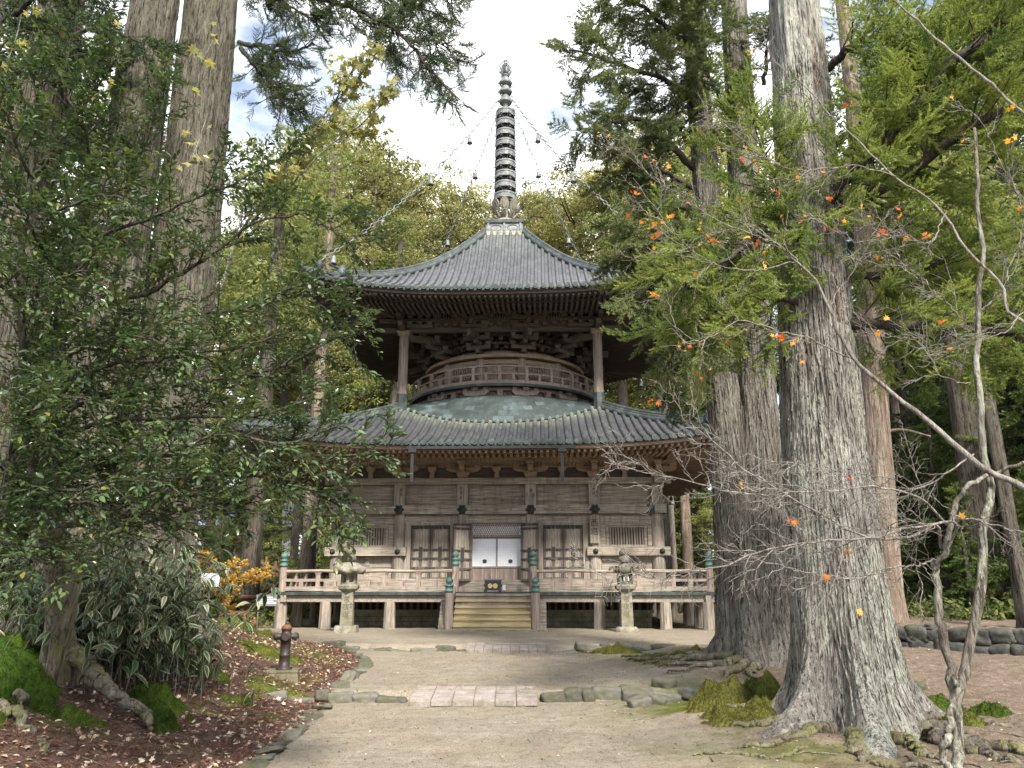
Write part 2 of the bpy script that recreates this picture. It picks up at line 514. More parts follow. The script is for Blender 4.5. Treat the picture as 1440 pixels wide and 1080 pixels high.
bark_left = m_bark('olive grey cedar bark', (0.024, 0.02, 0.016), (0.11, 0.098, 0.078), (0.20, 0.185, 0.15), (0.185, 0.19, 0.135), 0.6, 9.0)
bark_maple = m_bark('pale spotted bark', (0.06, 0.05, 0.04), (0.14, 0.122, 0.10), (0.22, 0.20, 0.165), (0.36, 0.38, 0.31), 0.8, 5.0)
bark_pale = m_bark('whitish twig bark', (0.13, 0.105, 0.085), (0.25, 0.225, 0.20), (0.40, 0.375, 0.345), (0.46, 0.46, 0.42), 0.5, 9.0)
bark_twig = m_bark('dark twig bark', (0.035, 0.028, 0.024), (0.07, 0.058, 0.048), (0.13, 0.115, 0.095), (0.15, 0.17, 0.12), 0.4, 9.0)
bark_root = m_bark('mossy root bark', (0.06, 0.05, 0.04), (0.17, 0.145, 0.12), (0.29, 0.255, 0.215), (0.17, 0.18, 0.05), 0.9, 5.0)

def m_leaf(name, stops, rough=0.5, trans=0.35, spec=0.4, gain=1.6):
    g = G(name)
    t = g.attr('tint')
    col = g.ramp(t, stops)
    tc = g.mix(1.0, col, (gain, gain * 1.05, gain * 0.6), 'MULTIPLY')
    return g.done(col, rough, None, spec, 0.0, trans, tc)
leaf_holly = m_leaf('glossy dark evergreen leaf', [(0.0, (0.026, 0.05, 0.02)), (0.5, (0.06, 0.104, 0.036)), (0.85, (0.11, 0.16, 0.052)), (1.0, (0.18, 0.14, 0.035))], 0.24, 0.18, 0.8)
leaf_cedar = m_leaf('cedar needle', [(0.0, (0.032, 0.055, 0.022)), (0.5, (0.085, 0.125, 0.038)), (0.8, (0.16, 0.205, 0.055)), (1.0, (0.25, 0.285, 0.08))], 0.6, 0.35, 0.25)
leaf_cedar_dark = m_leaf('dark cedar needle', [(0.0, (0.02, 0.034, 0.02)), (0.5, (0.05, 0.074, 0.035)), (0.9, (0.11, 0.14, 0.058)), (1.0, (0.145, 0.165, 0.07))], 0.6, 0.25, 0.25)
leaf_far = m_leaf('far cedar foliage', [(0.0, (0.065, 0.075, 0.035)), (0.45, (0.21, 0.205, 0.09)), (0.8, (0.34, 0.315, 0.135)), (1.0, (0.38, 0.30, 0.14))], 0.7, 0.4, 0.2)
leaf_far_green = m_leaf('far green foliage', [(0.0, (0.055, 0.075, 0.032)), (0.5, (0.17, 0.19, 0.068)), (1.0, (0.33, 0.33, 0.11))], 0.7, 0.4, 0.2)
leaf_yellow = m_leaf('yellowing maple leaf', [(0.0, (0.17, 0.18, 0.075)), (0.5, (0.28, 0.265, 0.12)), (1.0, (0.42, 0.33, 0.15))], 0.6, 0.5, 0.25, 1.25)
leaf_orange = m_leaf('orange red maple leaf', [(0.0, (0.55, 0.09, 0.035)), (0.5, (0.72, 0.21, 0.045)), (1.0, (0.78, 0.42, 0.09))], 0.6, 0.45, 0.25, 1.2)
leaf_gold = m_leaf('golden maple leaf', [(0.0, (0.55, 0.30, 0.07)), (0.6, (0.68, 0.46, 0.13)), (1.0, (0.72, 0.56, 0.22))], 0.6, 0.45, 0.25, 1.2)
leaf_sasa = m_leaf('white edged bamboo leaf', [(0.0, (0.022, 0.046, 0.018)), (0.35, (0.042, 0.075, 0.028)), (0.55, (0.08, 0.10, 0.045)), (0.72, (0.36, 0.35, 0.24)), (1.0, (0.46, 0.42, 0.29))], 0.45, 0.2, 0.4)
leaf_dead = m_leaf('fallen leaf', [(0.0, (0.12, 0.05, 0.035)), (0.35, (0.24, 0.14, 0.085)), (0.7, (0.46, 0.35, 0.25)), (1.0, (0.62, 0.54, 0.44))], 0.8, 0.1, 0.2, 1.0)
leaf_litter = m_leaf('fallen cedar twig', [(0.0, (0.06, 0.03, 0.025)), (0.5, (0.125, 0.062, 0.05)), (1.0, (0.22, 0.125, 0.1))], 0.9, 0.05, 0.1, 1.0)

def m_moss():
    g = G('cushion moss')
    n1 = g.noise(g.coord(), 2.2, 5, 0.6)
    n2 = g.noise(g.coord(), 60, 3, 0.7)
    t = g.attr('tint')
    a = g.ramp(n1, [(0.3, (0.022, 0.05, 0.008)), (0.55, (0.05, 0.10, 0.012)), (0.75, (0.10, 0.15, 0.02))])
    b = g.ramp(n1, [(0.3, (0.075, 0.072, 0.02)), (0.55, (0.145, 0.135, 0.032)), (0.75, (0.235, 0.215, 0.05))])
    col = g.mix(t, a, b)
    col = g.mix(g.ramp(n2, [(0.35, 0.6), (0.55, 0.0)]), col, (0.03, 0.04, 0.01))
    return g.done(col, 0.95, g.bump(n2, 0.9, 0.02), 0.1)
moss_mat = m_moss()

def m_ground():
    g = G('trodden sandy ground')
    at_ = g.n('ShaderNodeAttribute', attribute_name='zone')
    sep = g.n('ShaderNodeSeparateColor', {0: at_.outputs['Color']})
    sand_f, litter_f, moss_f = sep.outputs[0], sep.outputs[1], sep.outputs[2]
    big = g.noise(g.coord(), 0.55, 5, 0.6)
    med = g.noise(g.coord(), 4.0, 6, 0.7)
    fin = g.noise(g.coord(), 55, 4, 0.75)
    sp = g.voro(g.coord(), 38)
    sand = g.ramp(med, [(0.3, (0.235, 0.208, 0.165)), (0.55, (0.33, 0.296, 0.24)), (0.75, (0.41, 0.372, 0.31))])
    sand = g.mix(g.ramp(big, [(0.4, 0.0), (0.65, 0.5)]), sand, (0.30, 0.245, 0.17))
    sand = g.mix(g.ramp(fin, [(0.40, 0.8), (0.53, 0.0)]), sand, (0.13, 0.105, 0.075))
    spk = g.noise(g.coord(), 160, 2, 0.6)
    sand = g.mix(g.ramp(spk, [(0.34, 0.7), (0.46, 0.0)]), sand, (0.11, 0.09, 0.065))
    dmp = g.noise(g.coord((1, 1, 1), (5, 3, 0)), 1.4, 6, 0.7)
    sand = g.mix(g.ramp(dmp, [(0.44, 0.0), (0.66, 0.7)]), sand, (0.195, 0.165, 0.125))
    scf = g.noise(g.coord((1, 1.6, 1), (2, 8, 0)), 6.0, 5, 0.75)
    sand = g.mix(g.ramp(scf, [(0.36, 0.5), (0.46, 0.0)]), sand, (0.17, 0.14, 0.105))
    sand = g.mix(g.ramp(sp, [(0.06, 0.7), (0.13, 0.0)]), sand, (0.50, 0.46, 0.38))
    earth = g.ramp(med, [(0.3, (0.125, 0.10, 0.075)), (0.55, (0.22, 0.183, 0.142)), (0.75, (0.31, 0.27, 0.215))])
    earth = g.mix(g.ramp(fin, [(0.40, 0.85), (0.55, 0.0)]), earth, (0.075, 0.052, 0.038))
    e2 = g.noise(g.coord(), 14, 6, 0.8)
    earth = g.mix(g.ramp(e2, [(0.42, 0.75), (0.56, 0.0)]), earth, (0.11, 0.077, 0.055))
    earth = g.mix(g.ramp(g.noise(g.coord(), 22, 4, 0.8), [(0.58, 0.0), (0.66, 0.6)]), earth, (0.36, 0.31, 0.25))
    lit = g.ramp(g.noise(g.coord(), 26, 5, 0.8), [(0.3, (0.035, 0.024, 0.02)), (0.5, (0.085, 0.053, 0.042)), (0.7, (0.18, 0.125, 0.1))])
    moss = g.ramp(med, [(0.3, (0.045, 0.065, 0.012)), (0.55, (0.12, 0.135, 0.025)), (0.75, (0.21, 0.21, 0.04))])
    moss = g.mix(g.ramp(fin, [(0.36, 0.7), (0.52, 0.0)]), moss, (0.035, 0.045, 0.012))
    col = g.mix(sand_f, earth, sand)
    col = g.mix(litter_f, col, lit)
    col = g.mix(moss_f, col, moss)
    return g.done(col, 0.95, g.bump(g.math('ADD', fin, g.math('ADD', med, scf)), 0.8, 0.025), 0.1)
ground_mat = m_ground()

# ================================================================== the ground
def edge_l(Y):
    return np.interp(Y, [0, 7.7, 11.9, 12.3, 15.5, 17.5, 19.2, 19.6, 26], [-2.35, -2.4, -2.68, -2.75, -2.85, -3.4, -4.5, -8.0, -9.5])
def edge_r(Y):
    return np.interp(Y, [0, 7.7, 12, 15, 19, 19.6, 26], [2.3, 2.35, 2.7, 2.9, 3.9, 6.5, 9.5])

def gz(X, Y, fine=True):
    X, Y = np.asarray(X, float), np.asarray(Y, float)
    p = np.stack([X * 0.9, Y * 0.9, X * 0], -1)
    wob = (vnoise(p, 3) - 0.5) * 0.12
    st = 0.14 * sstep(11.98, 12.06, Y + wob) + 0.15 * sstep(19.22, 19.3, Y + wob)
    rmp = 0.29 * sstep(9.0, 20.0, Y)
    side = np.clip(np.maximum(sstep(-3.0, -4.4, X) * (1 - sstep(17, 19.5, Y)), sstep(3.0, 4.2, X)), 0, 1)
    z = st * (1 - side) + rmp * side
    z = z + 0.88 * sstep(-2.75, -6.4, X) * (1 - sstep(14.5, 20.5, Y)) * (0.75 + 0.25 * sstep(5, 9, Y))
    z = z + 0.16 * np.exp(-(((X - 3.9) / 1.9) ** 2 + ((Y - 9.8) / 1.6) ** 2)) + 0.16 * np.exp(-(((X - 4.1) / 1.7) ** 2 + ((Y - 15.3) / 2.0) ** 2))
    z = z + 0.5 * sstep(0, 0.5, (Y - 18.9) + 1.05 * (X - 9.0)) * sstep(8.6, 9.2, X) * sstep(14, 16.5, Y)
    z = z + 1.7 * sstep(27, 37, Y) * sstep(-8.6, -11.5, X)
    z = z + 5.0 * sstep(60, 140, np.hypot(X, Y))
    off = 1 - sstep(-0.5, 0.3, np.minimum(X - edge_l(Y), edge_r(Y) - X))
    rough = fbm(np.stack([X * 1.6, Y * 1.6, X * 0], -1), 4, 5) - 0.5
    z = z + rough * (0.02 + 0.20 * off * np.exp(-np.hypot(X, Y - 10) / 25))
    if fine:
        z = z + (vnoise(np.stack([X * 7, Y * 7, X * 0], -1), 9) - 0.5) * (0.016 + 0.03 * off)
    return z
def gh(x, y):
    return float(gz(np.array([x]), np.array([y]))[0])

gx = np.concatenate([np.linspace(-160, -14, 40), np.linspace(-13.5, -7.2, 40), np.arange(-7.1, 6.6, 0.055), np.linspace(6.7, 14, 50), np.linspace(14.6, 160, 40)])
gy = np.concatenate([np.linspace(-60, 3, 24), np.linspace(3.5, 6.4, 16), np.arange(6.5, 20.3, 0.06), np.linspace(20.4, 40, 70), np.linspace(41, 230, 60)])
GX, GY = np.meshgrid(gx, gy, indexing='ij')
gmb = MB()
gmb.grid(np.stack([GX, GY, gz(GX, GY)], -1))
ground = gmb.build('ground', ground_mat)
tag(ground, kind='structure')
jit = (fbm(np.stack([GX * 2.2, GY * 2.2, GX * 0], -1), 4, 21) - 0.5) * 1.3
inl = GX - edge_l(GY) + jit * 0.25
inr = edge_r(GY) - GX + jit * 1.6
z_sand = sstep(-0.03, 0.12, inl) * sstep(-0.9, 0.8, inr)
z_lit = (1 - sstep(-0.06, 0.06, inl)) * (1 - sstep(24, 30, GY)) + 0.75 * sstep(20, 30, GY) * (1 - z_sand)
nm = fbm(np.stack([GX * 0.9, GY * 0.9, GX * 0 + 4], -1), 4, 33)
z_moss = sstep(0.47, 0.56, nm) * (1 - sstep(-0.5, -0.1, inl)) * (1 - sstep(19.5, 21, GY)) * sstep(7.2, 9.5, GY - 0.5 * (GX + 4))
z_moss = np.maximum(z_moss, sstep(0.40, 0.55, nm + 0.10 * np.exp(-(((GX - 2.9) / 0.9) ** 2))) * np.exp(-(((GX - 2.75) / 1.05) ** 2 + ((GY - 10.2) / 2.2) ** 2)) * 1.5)
z_moss = np.maximum(z_moss, sstep(0.42, 0.55, nm) * np.exp(-(((GX - 3.4) / 1.0) ** 2 + ((GY - 16.6) / 1.7) ** 2)) * 1.2)
z_moss = np.clip(z_moss, 0, 1)
zc = ground.data.color_attributes.new('zone', 'FLOAT_COLOR', 'POINT')
zc.data.foreach_set('color', np.stack([z_sand, np.clip(z_lit, 0, 1), z_moss, np.ones_like(z_sand)], -1).reshape(-1).astype(np.float32))

# ================================================================== the pagoda
PG = thing('pagoda', 'two storeyed weathered wooden pagoda with square tiled roofs and a tall ringed spire', 'pagoda', (-0.32, 33.0, 0.29), R(-2.2))

def S(s, d, z, k=0):
    p = np.stack([np.asarray(s, float), -np.asarray(d, float), np.asarray(z, float) + 0 * np.asarray(s, float)], -1)
    a = k * math.pi / 2
    ca, sa = math.cos(a), math.sin(a)
    return np.stack([p[..., 0] * ca - p[..., 1] * sa, p[..., 0] * sa + p[..., 1] * ca, p[..., 2]], -1)

class Roof:
    def __init__(self, pts, up, d0, d1):
        pts = np.array(pts, float)
        self.c = np.polyfit(pts[:, 0], pts[:, 1], 3 if len(pts) > 3 else 2)
        self.up, self.d0, self.d1 = up, d0, d1
    def lift(self, d, s):
        t = np.clip(np.abs(s) / np.maximum(d, 1e-6), 0, 1)
        return self.up * t ** 3.2 * np.clip((d - self.d0) / (self.d1 - self.d0), 0, 1.1) ** 1.5
    def z(self, d, s):
        return np.polyval(self.c, d) + self.lift(d, s)

RL = Roof([(3.6, 8.20), (5.4, 7.12), (7.1, 6.32), (8.65, 5.80)], 0.62, 4.0, 8.65)
RU = Roof([(0.7, 17.15), (2.0, 15.42), (3.3, 14.05), (5.45, 12.50), (7.05, 11.78)], 0.72, 2.5, 7.05)

def make_roof(name, rf, spacing, inner, dark_u, eave_drop, wall_d, wall_z, verd):
    """tiled slope with ribs, hips, fascia and rafter tiers on all four sides"""
    mb = MB()
    d = np.linspace(0.8 if inner is None else inner, rf.d1, 26)
    t = np.linspace(-1, 1, 61)
    D, T = np.meshgrid(d, t, indexing='ij')
    Sx = D * T
    if inner is not None:                                   # opens in a circle of radius 'inner' for the dome
        rad = 5.3
        d_in = rad / np.sqrt(1 + T ** 2)
        D = d_in + (rf.d1 - d_in) * np.linspace(0, 1, 26)[:, None]
        Sx = D * T
    tint = verd(D, Sx)
    mb.grid(S(Sx, D, rf.z(D, Sx)), 0, True, tint)
    nr = int(rf.d1 / spacing)
    for i in range(-nr, nr + 1):
        s = i * spacing
        dl = max(0.8, abs(s) + 0.10)
        if inner is not None:
            dl = max(dl, math.sqrt(max(0.0, 5.3 ** 2 - s * s)), abs(s) + 0.1)
        if dl > rf.d1 - 0.25:
            continue
        dd = np.linspace(dl, rf.d1 + 0.04, 14)
        ss = np.full_like(dd, s)
        mb.tube(S(ss, dd, rf.z(dd, ss) + 0.025), 0.078, 8, 0, True, np.repeat(verd(dd, ss), 8))
    # round end caps along the eave
    for i in range(-nr, nr + 1):
        s = i * spacing
        if abs(s) > rf.d1 - 0.15:
            continue
        z = float(rf.z(np.array(rf.d1), np.array(s))) + 0.025
        e = np.array([rf.d1 + 0.03, rf.d1 + 0.075])
        mb.tube(S(np.full(2, s), e, np.full(2, z)), 0.098, 10, 1, False)
        e = np.array([rf.d1 + 0.07, rf.d1 + 0.085])
        mb.tube(S(np.full(2, s), e, np.full(2, z)), 0.05, 8, 1, False)
        if i < nr:                                          # sagging pan tile between two caps
            sm = np.linspace(s + 0.06, s + spacing - 0.06, 6)
            zz = rf.z(np.full(6, rf.d1), sm) - 0.02 - 0.045 * np.sin(np.linspace(0, math.pi, 6))
            lo = S(sm, np.full(6, rf.d1 + 0.03), zz)
            hi = S(sm, np.full(6, rf.d1 + 0.03), zz + 0.05)
            mb.grid(np.stack([lo, hi]), 1, False)
    mb.four()
    roof = mb.build(name, [tile, copper], PG, tint=True)
    # hips
    for k in range(4):
        hb = MB()
        start = 0.9 if inner is None else 3.75
        dd = np.linspace(start, rf.d1 * 0.84, 18)
        zz = rf.z(dd, dd)
        P = S(dd, dd, zz, k)
        hb.tube(P + [0, 0, 0.06], 0.14, 8, 0)
        hb.tube(P + [0, 0, 0.18], 0.095, 8, 0)
        hb.tube(P + [0, 0, 0.28], 0.075, 8, 0)
        # ridge end plate and upturned tube
        e = S(rf.d1 * 0.845, rf.d1 * 0.845, float(rf.z(np.array(rf.d1 * .845), np.array(rf.d1 * .845))), k)
        hb.lathe([(0.0, 0.0), (0.2, 0.0), (0.23, 0.2), (0.17, 0.42), (0.06, 0.5), (0, 0.52)], e, 8)
        q = S(rf.d1 * 0.90, rf.d1 * 0.90, float(rf.z(np.array(rf.d1 * .9), np.array(rf.d1 * .9))) + 0.50, k)
        hb.tube([P[-1] + [0, 0, 0.30], (P[-1] + q) / 2 + [0, 0, 0.16], q], [0.07, 0.065, 0.05], 8)
        d2 = np.linspace(rf.d1 * 0.84, rf.d1 * 1.0, 8)
        P2 = S(d2, d2, rf.z(d2, d2), k)
        hb.tube(P2 + [0, 0, 0.05], 0.15, 8, 0)
        hb.tube(P2 + [0, 0, 0.16], 0.09, 8, 0)
        e = S(rf.d1 * 0.94, rf.d1 * 0.94, float(rf.z(np.array(rf.d1 * .94), np.array(rf.d1 * .94))) + 0.15, k)
        hb.lathe([(0.0, 0.0), (0.1, 0.0), (0.09, 0.1), (0.15, 0.2), (0.13, 0.33), (0.05, 0.42), (0, 0.46)], e, 8)
        q = S(rf.d1 * 1.02, rf.d1 * 1.02, float(rf.z(np.array(rf.d1), np.array(rf.d1))) + 0.26, k)
        hb.tube([P2[-1] + [0, 0, 0.14], (P2[-1] + q) / 2 + [0, 0, 0.06], q], [0.085, 0.08, 0.07], 8)
        hb.build('hip_ridge', copper, roof)
    # fascia under the tiles, then soffit boards
    fb = MB()
    s = np.linspace(-1, 1, 61) * (rf.d1 - 0.03)
    dd = np.full_like(s, rf.d1 - 0.03)
    z = rf.z(dd, s)
    fb.grid(np.stack([S(s, dd, z - 0.02), S(s, dd, z - 0.10)]), 1, False)
    s2 = s * (rf.d1 - 0.12) / (rf.d1 - 0.03)
    d2 = np.full_like(s2, rf.d1 - 0.12)
    fb.grid(np.stack([S(s, dd, z - 0.10), S(s2, d2, z - 0.10)]), 0, False)
    fb.grid(np.stack([S(s2, d2, z - 0.10), S(s2, d2, z - eave_drop)]), 0, False)
    # soffit from the eave to the wall purlin, over the rafters
    di = np.linspace(0, 1, 8)
    Tt, Dd = np.meshgrid(np.linspace(-1, 1, 61), di, indexing='xy')
    Df = (rf.d1 - 0.12) + (wall_d - rf.d1 + 0.12) * Dd
    Sf = Df * Tt
    ze = rf.z(np.full_like(Sf, rf.d1), Tt * rf.d1) - eave_drop + 0.02
    Zf = ze + (wall_z - ze) * Dd
    fb.grid(S(Sf, Df, Zf), 0, True)
    fb.four()
    fb.build('eave_board', [dark_u, copper], PG)
    def soff(dv, sv):
        f = (rf.d1 - 0.12 - dv) / (rf.d1 - 0.12 - wall_d)
        ze_ = float(rf.z(np.array(rf.d1), np.array(sv / dv * rf.d1))) - eave_drop
        return ze_ + (wall_z - ze_) * f
    brk = wall_d + (rf.d1 - wall_d) * 0.58
    for lo, hi, off, w, h in ((brk - 0.1, rf.d1 - 0.22, -0.05, 0.085, 0.10), (wall_d - 0.1, brk + 0.06, -0.17, 0.095, 0.12)):
        rb = MB()
        n = int(rf.d1 / 0.20)
        for i in range(-n, n + 1):
            sv = i * 0.20
            a = max(lo, abs(sv) + 0.02)
            if a > hi - 0.12 or abs(sv) > hi:
                continue
            rb.bar(S(sv, a, soff(a, sv) + off), S(sv, hi, soff(hi, sv) + off), w, h)
        # board along the rafter tips
        sv = np.linspace(-1, 1, 31)
        for q in range(30):
            a, b = sv[q] * hi * 0.995, sv[q + 1] * hi * 0.995
            rb.bar(S(a, hi * 0.995 - 0.05, soff(hi, a) + off + h * 0.9), S(b, hi * 0.995 - 0.05, soff(hi, b) + off + h * 0.9), 0.09, 0.08)
        rb.four()
        # corner rafters
        for k in range(4):
            rb.bar(S(lo, lo, soff(lo, lo) + off - 0.03, k), S(hi + 0.05, hi + 0.05, soff(hi, hi) + off - 0.01, k), 0.2, 0.24)
        tag(rb.build('rafter_tier', dark_u, PG), kind=None)
    return roof

v_low = lambda d, s: np.clip(1.0 - np.abs(np.hypot(d, s) - 5.3) / 0.95, 0, 1) * 1.0
v_up = lambda d, s: np.clip(0.30 - (np.abs(d) - 0.9) * 0.2, 0, 0.3)
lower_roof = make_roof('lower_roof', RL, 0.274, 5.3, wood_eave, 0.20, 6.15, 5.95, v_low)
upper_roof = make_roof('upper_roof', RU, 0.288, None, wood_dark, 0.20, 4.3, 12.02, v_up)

# ---- copper dome between the two storeys
th = np.linspace(0, 2 * math.pi, 145)
rr = np.linspace(5.36, 3.5, 16)
RR, TH = np.meshgrid(rr, th, indexing='ij')
dx, dy = RR[:1] * np.cos(TH[:1]), RR[:1] * np.sin(TH[:1])
dq = np.maximum(np.abs(dx), np.abs(dy))
edge = np.polyval(RL.c, dq) + 0.015
f = (5.36 - RR) / (5.36 - 3.5)
top = 8.62
Z = edge + (top - edge) * (1 - (1 - f) ** 2.1)
dm = MB()
P = np.stack([RR * np.cos(TH), RR * np.sin(TH), Z], -1)
dm.grid(P, 0, True)
dome = dm.build('copper_dome', dome_mat, PG)
uvl = dome.data.uv_layers.new(name='UVMap')
vi = np.empty(len(dome.data.loops), np.int32)
dome.data.loops.foreach_get('vertex_index', vi)
iu, iv = vi % 145, vi // 145
uvl.data.foreach_set('uv', np.stack([iu * 84 / 144.0, iv * 8 / 15.0], -1).ravel().astype(np.float32))
db = MB()                                                   # seam roll where dome meets tiles
db.tube(np.stack([5.36 * np.cos(th), 5.36 * np.sin(th), edge[0] + 0.03], -1), 0.05, 6)
db.build('dome_rim', copper, PG)

# ---- round balcony
def ring(mb, r0, r1, z0, z1, n=96, mat=0):
    a = np.arange(n + 1) * 2 * math.pi / n
    ca, sa = np.cos(a), np.sin(a)
    def c(r, z): return np.stack([r * ca, r * sa, np.full_like(a, z)], -1)
    mb.grid(np.stack([c(r0, z1), c(r0, z0), c(r1, z0), c(r1, z1), c(r0, z1)]), mat, False)
    return mb
bal = MB()
ring(bal, 3.0, 4.08, 8.98, 9.06)
ring(bal, 3.96, 4.12, 8.90, 9.00, mat=1)
balcony = bal.build('round_balcony', [wood_pink, copper], PG)
rl = MB()
for r, z, h, w in ((4.03, 9.10, 0.09, 0.09), (4.03, 9.40, 0.06, 0.07), (4.03, 9.72, 0.07, 0.07)):
    ring(rl, r - w / 2, r + w / 2, z - h / 2, z + h / 2)
rl.build('railing', wood_pink, balcony)
for i in range(24):
    a = (i + 0.5) * math.pi / 12 - math.pi / 2 + math.pi / 24
    pb = MB()
    p = np.array([4.03 * math.cos(a), 4.03 * math.sin(a), 0])
    pb.box(p + [0, 0, 9.42], (0.12, 0.12, 0.58), 0, a)
    pb.frus(p + [0, 0, 9.60], (0.11, 0.11), (0.19, 0.19), 0.09)
    pb.build('railing_post', wood_pink, balcony)
    a2 = a + math.pi / 24
    p = np.array([4.03 * math.cos(a2), 4.03 * math.sin(a2), 0])
    pb = MB().box(p + [0, 0, 9.27], (0.11, 0.11, 0.24), 0, a2)
    pb.build('railing_post', wood_pink, balcony)
# brackets below the balcony
und = MB()
ring(und, 3.55, 3.72, 8.80, 8.92)
ring(und, 3.0, 3.5, 8.3, 8.95)
und.build('balcony_beam', wood_pink, PG)
def bal_bracket(a, big):
    b = MB()
    if big:
        b.prism([(-0.55, 0.0), (-0.42, -0.13), (0.42, -0.13), (0.55, 0.0), (0.52, 0.1), (0.2, 0.06), (-0.2, 0.06), (-0.52, 0.1)], 1, -0.10, 0.10)
        b.frus((0, 0, -0.24), (0.2, 0.2), (0.3, 0.3), 0.12)
        b.frus((0, -0.02, 0.06), (0.2, 0.34), (0.26, 0.42), 0.10)
        b.lathe([(0, 0), (0.09, 0.02), (0.11, 0.1), (0.06, 0.2), (0, 0.22)], (0, -0.16, 0.08), 8)
        for s in (-0.42, 0.42):
            b.frus((s, 0, 0.07), (0.14, 0.18), (0.2, 0.24), 0.10)
    else:
        b.frus((0, 0, -0.22), (0.12, 0.14), (0.24, 0.16), 0.16)
        b.frus((0, 0, -0.06), (0.18, 0.2), (0.26, 0.26), 0.14)
    return b.build('balcony_bracket', wood_pink, PG, (3.72 * math.cos(a), 3.72 * math.sin(a), 8.74), (0, 0, a + math.pi / 2))
pair_b = {}
for i in range(24):
    a = -math.pi / 2 + (i + 0.0) * math.pi / 12
    big = i % 2 == 1
    if big not in pair_b:
        pair_b[big] = bal_bracket(a, big)
    else:
        o = pair_b[big].copy(); C.objects.link(o)
        o.location = (3.72 * math.cos(a), 3.72 * math.sin(a), 8.74)
        o.rotation_euler = (0, 0, a + math.pi / 2)

# ---- round upper storey
dr = MB()
dr.lathe([(3.12, 8.9), (3.12, 10.6)], n=96, smooth=True)
ring(dr, 3.0, 3.24, 9.55, 9.72, mat=1)
ring(dr, 3.0, 3.30, 10.02, 10.2, mat=1)
ring(dr, 3.0, 3.50, 10.26, 10.40, mat=1)
dr.lathe([(2.6, 10.44), (2.6, 12.2)], n=64, mat=2)
drum = dr.build('round_drum', [wood_pink, wood_eave, wood_dark], PG)
for i in range(12):
    a = -math.pi / 2 + (i + 0.5) * math.pi / 6
    b = MB().lathe([(0.19, 8.95), (0.19, 10.3)], (3.16 * math.cos(a), 3.16 * math.sin(a), 0), 12)
    b.build('drum_column', wood_pink, PG)
for i in range(12):                                          # slatted windows and plank doors between drum columns
    sl = MB()
    a0 = -math.pi / 2 + i * math.pi / 6
    for q in range(-4, 5):
        a = a0 + q * 0.036
        hgt = 0.52 if i % 3 else 0.95
        sl.box((3.2 * math.cos(a), 3.2 * math.sin(a), 9.98 - hgt / 2 - (0.0 if i % 3 else 0.02)), (0.05, 0.06 if i % 3 else 0.105, hgt), 0, a)
    sl.build('slat_lattice', wood_pink, PG)
# stepped bracket sets: each reaches out and up from the drum to the square purlin
for i in range(12):
    a = -math.pi / 2 + (i + 0.5) * math.pi / 6
    ca, sa = math.cos(a), math.sin(a)
    reach = min(4.15 / max(abs(ca), abs(sa)), 5.1)
    b = MB()
    steps = 4
    for k in range(steps):
        r1 = 3.2 + (reach - 3.2) * (k + 1) / steps
        z = 10.52 + k * 0.33
        def Q(r, lat, zz): return np.array([r * ca - lat * sa, r * sa + lat * ca, zz])
        b.bar(Q(2.6, 0, z), Q(r1 + 0.16, 0, z + 0.02), 0.17, 0.2)
        L = 0.5 + 0.05 * k
        b.bar(Q(r1, -L, z + 0.16), Q(r1, L, z + 0.16), 0.15, 0.16)
        for lat in (-L + 0.08, 0, L - 0.08):
            c = Q(r1, lat, z + 0.24)
            b.frus(c, (0.17, 0.17), (0.25, 0.25), 0.13)
        b.frus(Q(r1 - 0.05, 0, z + 0.1), (0.2, 0.2), (0.28, 0.28), 0.1)
    b.bar(Q(3.1, 0, 11.2), Q(reach + 0.35, 0, 10.98), 0.16, 0.26)      # tail rafter
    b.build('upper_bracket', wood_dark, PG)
blk = MB()                                                   # woven courses of small blocks round the drum
for row in range(5):
    z = 10.52 + row * 0.29
    r = 2.72 + row * 0.22
    ring(blk, r - 0.06, r + 0.07, z + 0.13, z + 0.24, 72)
    for i in range(48):
        a = (i + 0.5 * (row % 2)) * math.pi / 24
        blk.box((r * math.cos(a), r * math.sin(a), z + 0.03), (0.2, 0.18, 0.16), 0, a)
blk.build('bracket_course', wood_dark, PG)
# square purlins and blocks carrying the upper eave
pu = MB()
for d_, z0, z1, ext in ((3.85, 11.18, 11.36, 1.0), (3.95, 11.56, 11.72, 0.9), (4.25, 11.86, 12.0, 0.5)):
    pu.bx(-d_ - ext, d_ + ext, -d_ - 0.09, -d_ + 0.09, z0, z1)
for i in range(-11, 12):
    pu.frus((i * 0.36, -3.92, 11.40), (0.16, 0.16), (0.24, 0.24), 0.14)
    if i % 3:
        pu.frus((i * 0.36, -4.08, 11.72), (0.16, 0.16), (0.24, 0.24), 0.13)
pu.bx(-3.9, 3.9, -3.9, -3.82, 11.36, 11.58)
for c0 in (-2.15, 0.0, 2.15):                                # small fan shaped ceilings
    for q in range(-5, 6):
        pu.bar((c0 + q * 0.075, -3.98, 11.52), (c0 + q * 0.11, -4.14, 11.84), 0.035, 0.05)
for x in (-3.2, -1.05, 1.05, 3.2):
    pu.bx(x - 0.5, x + 0.5, -4.12, -3.98, 11.30, 11.44)
    for q in (-0.4, 0, 0.4):
        pu.frus((x + q, -4.08, 11.44), (0.15, 0.15), (0.22, 0.22), 0.12)
pu.four()
pu.build('eave_purlin', wood_dark, PG)

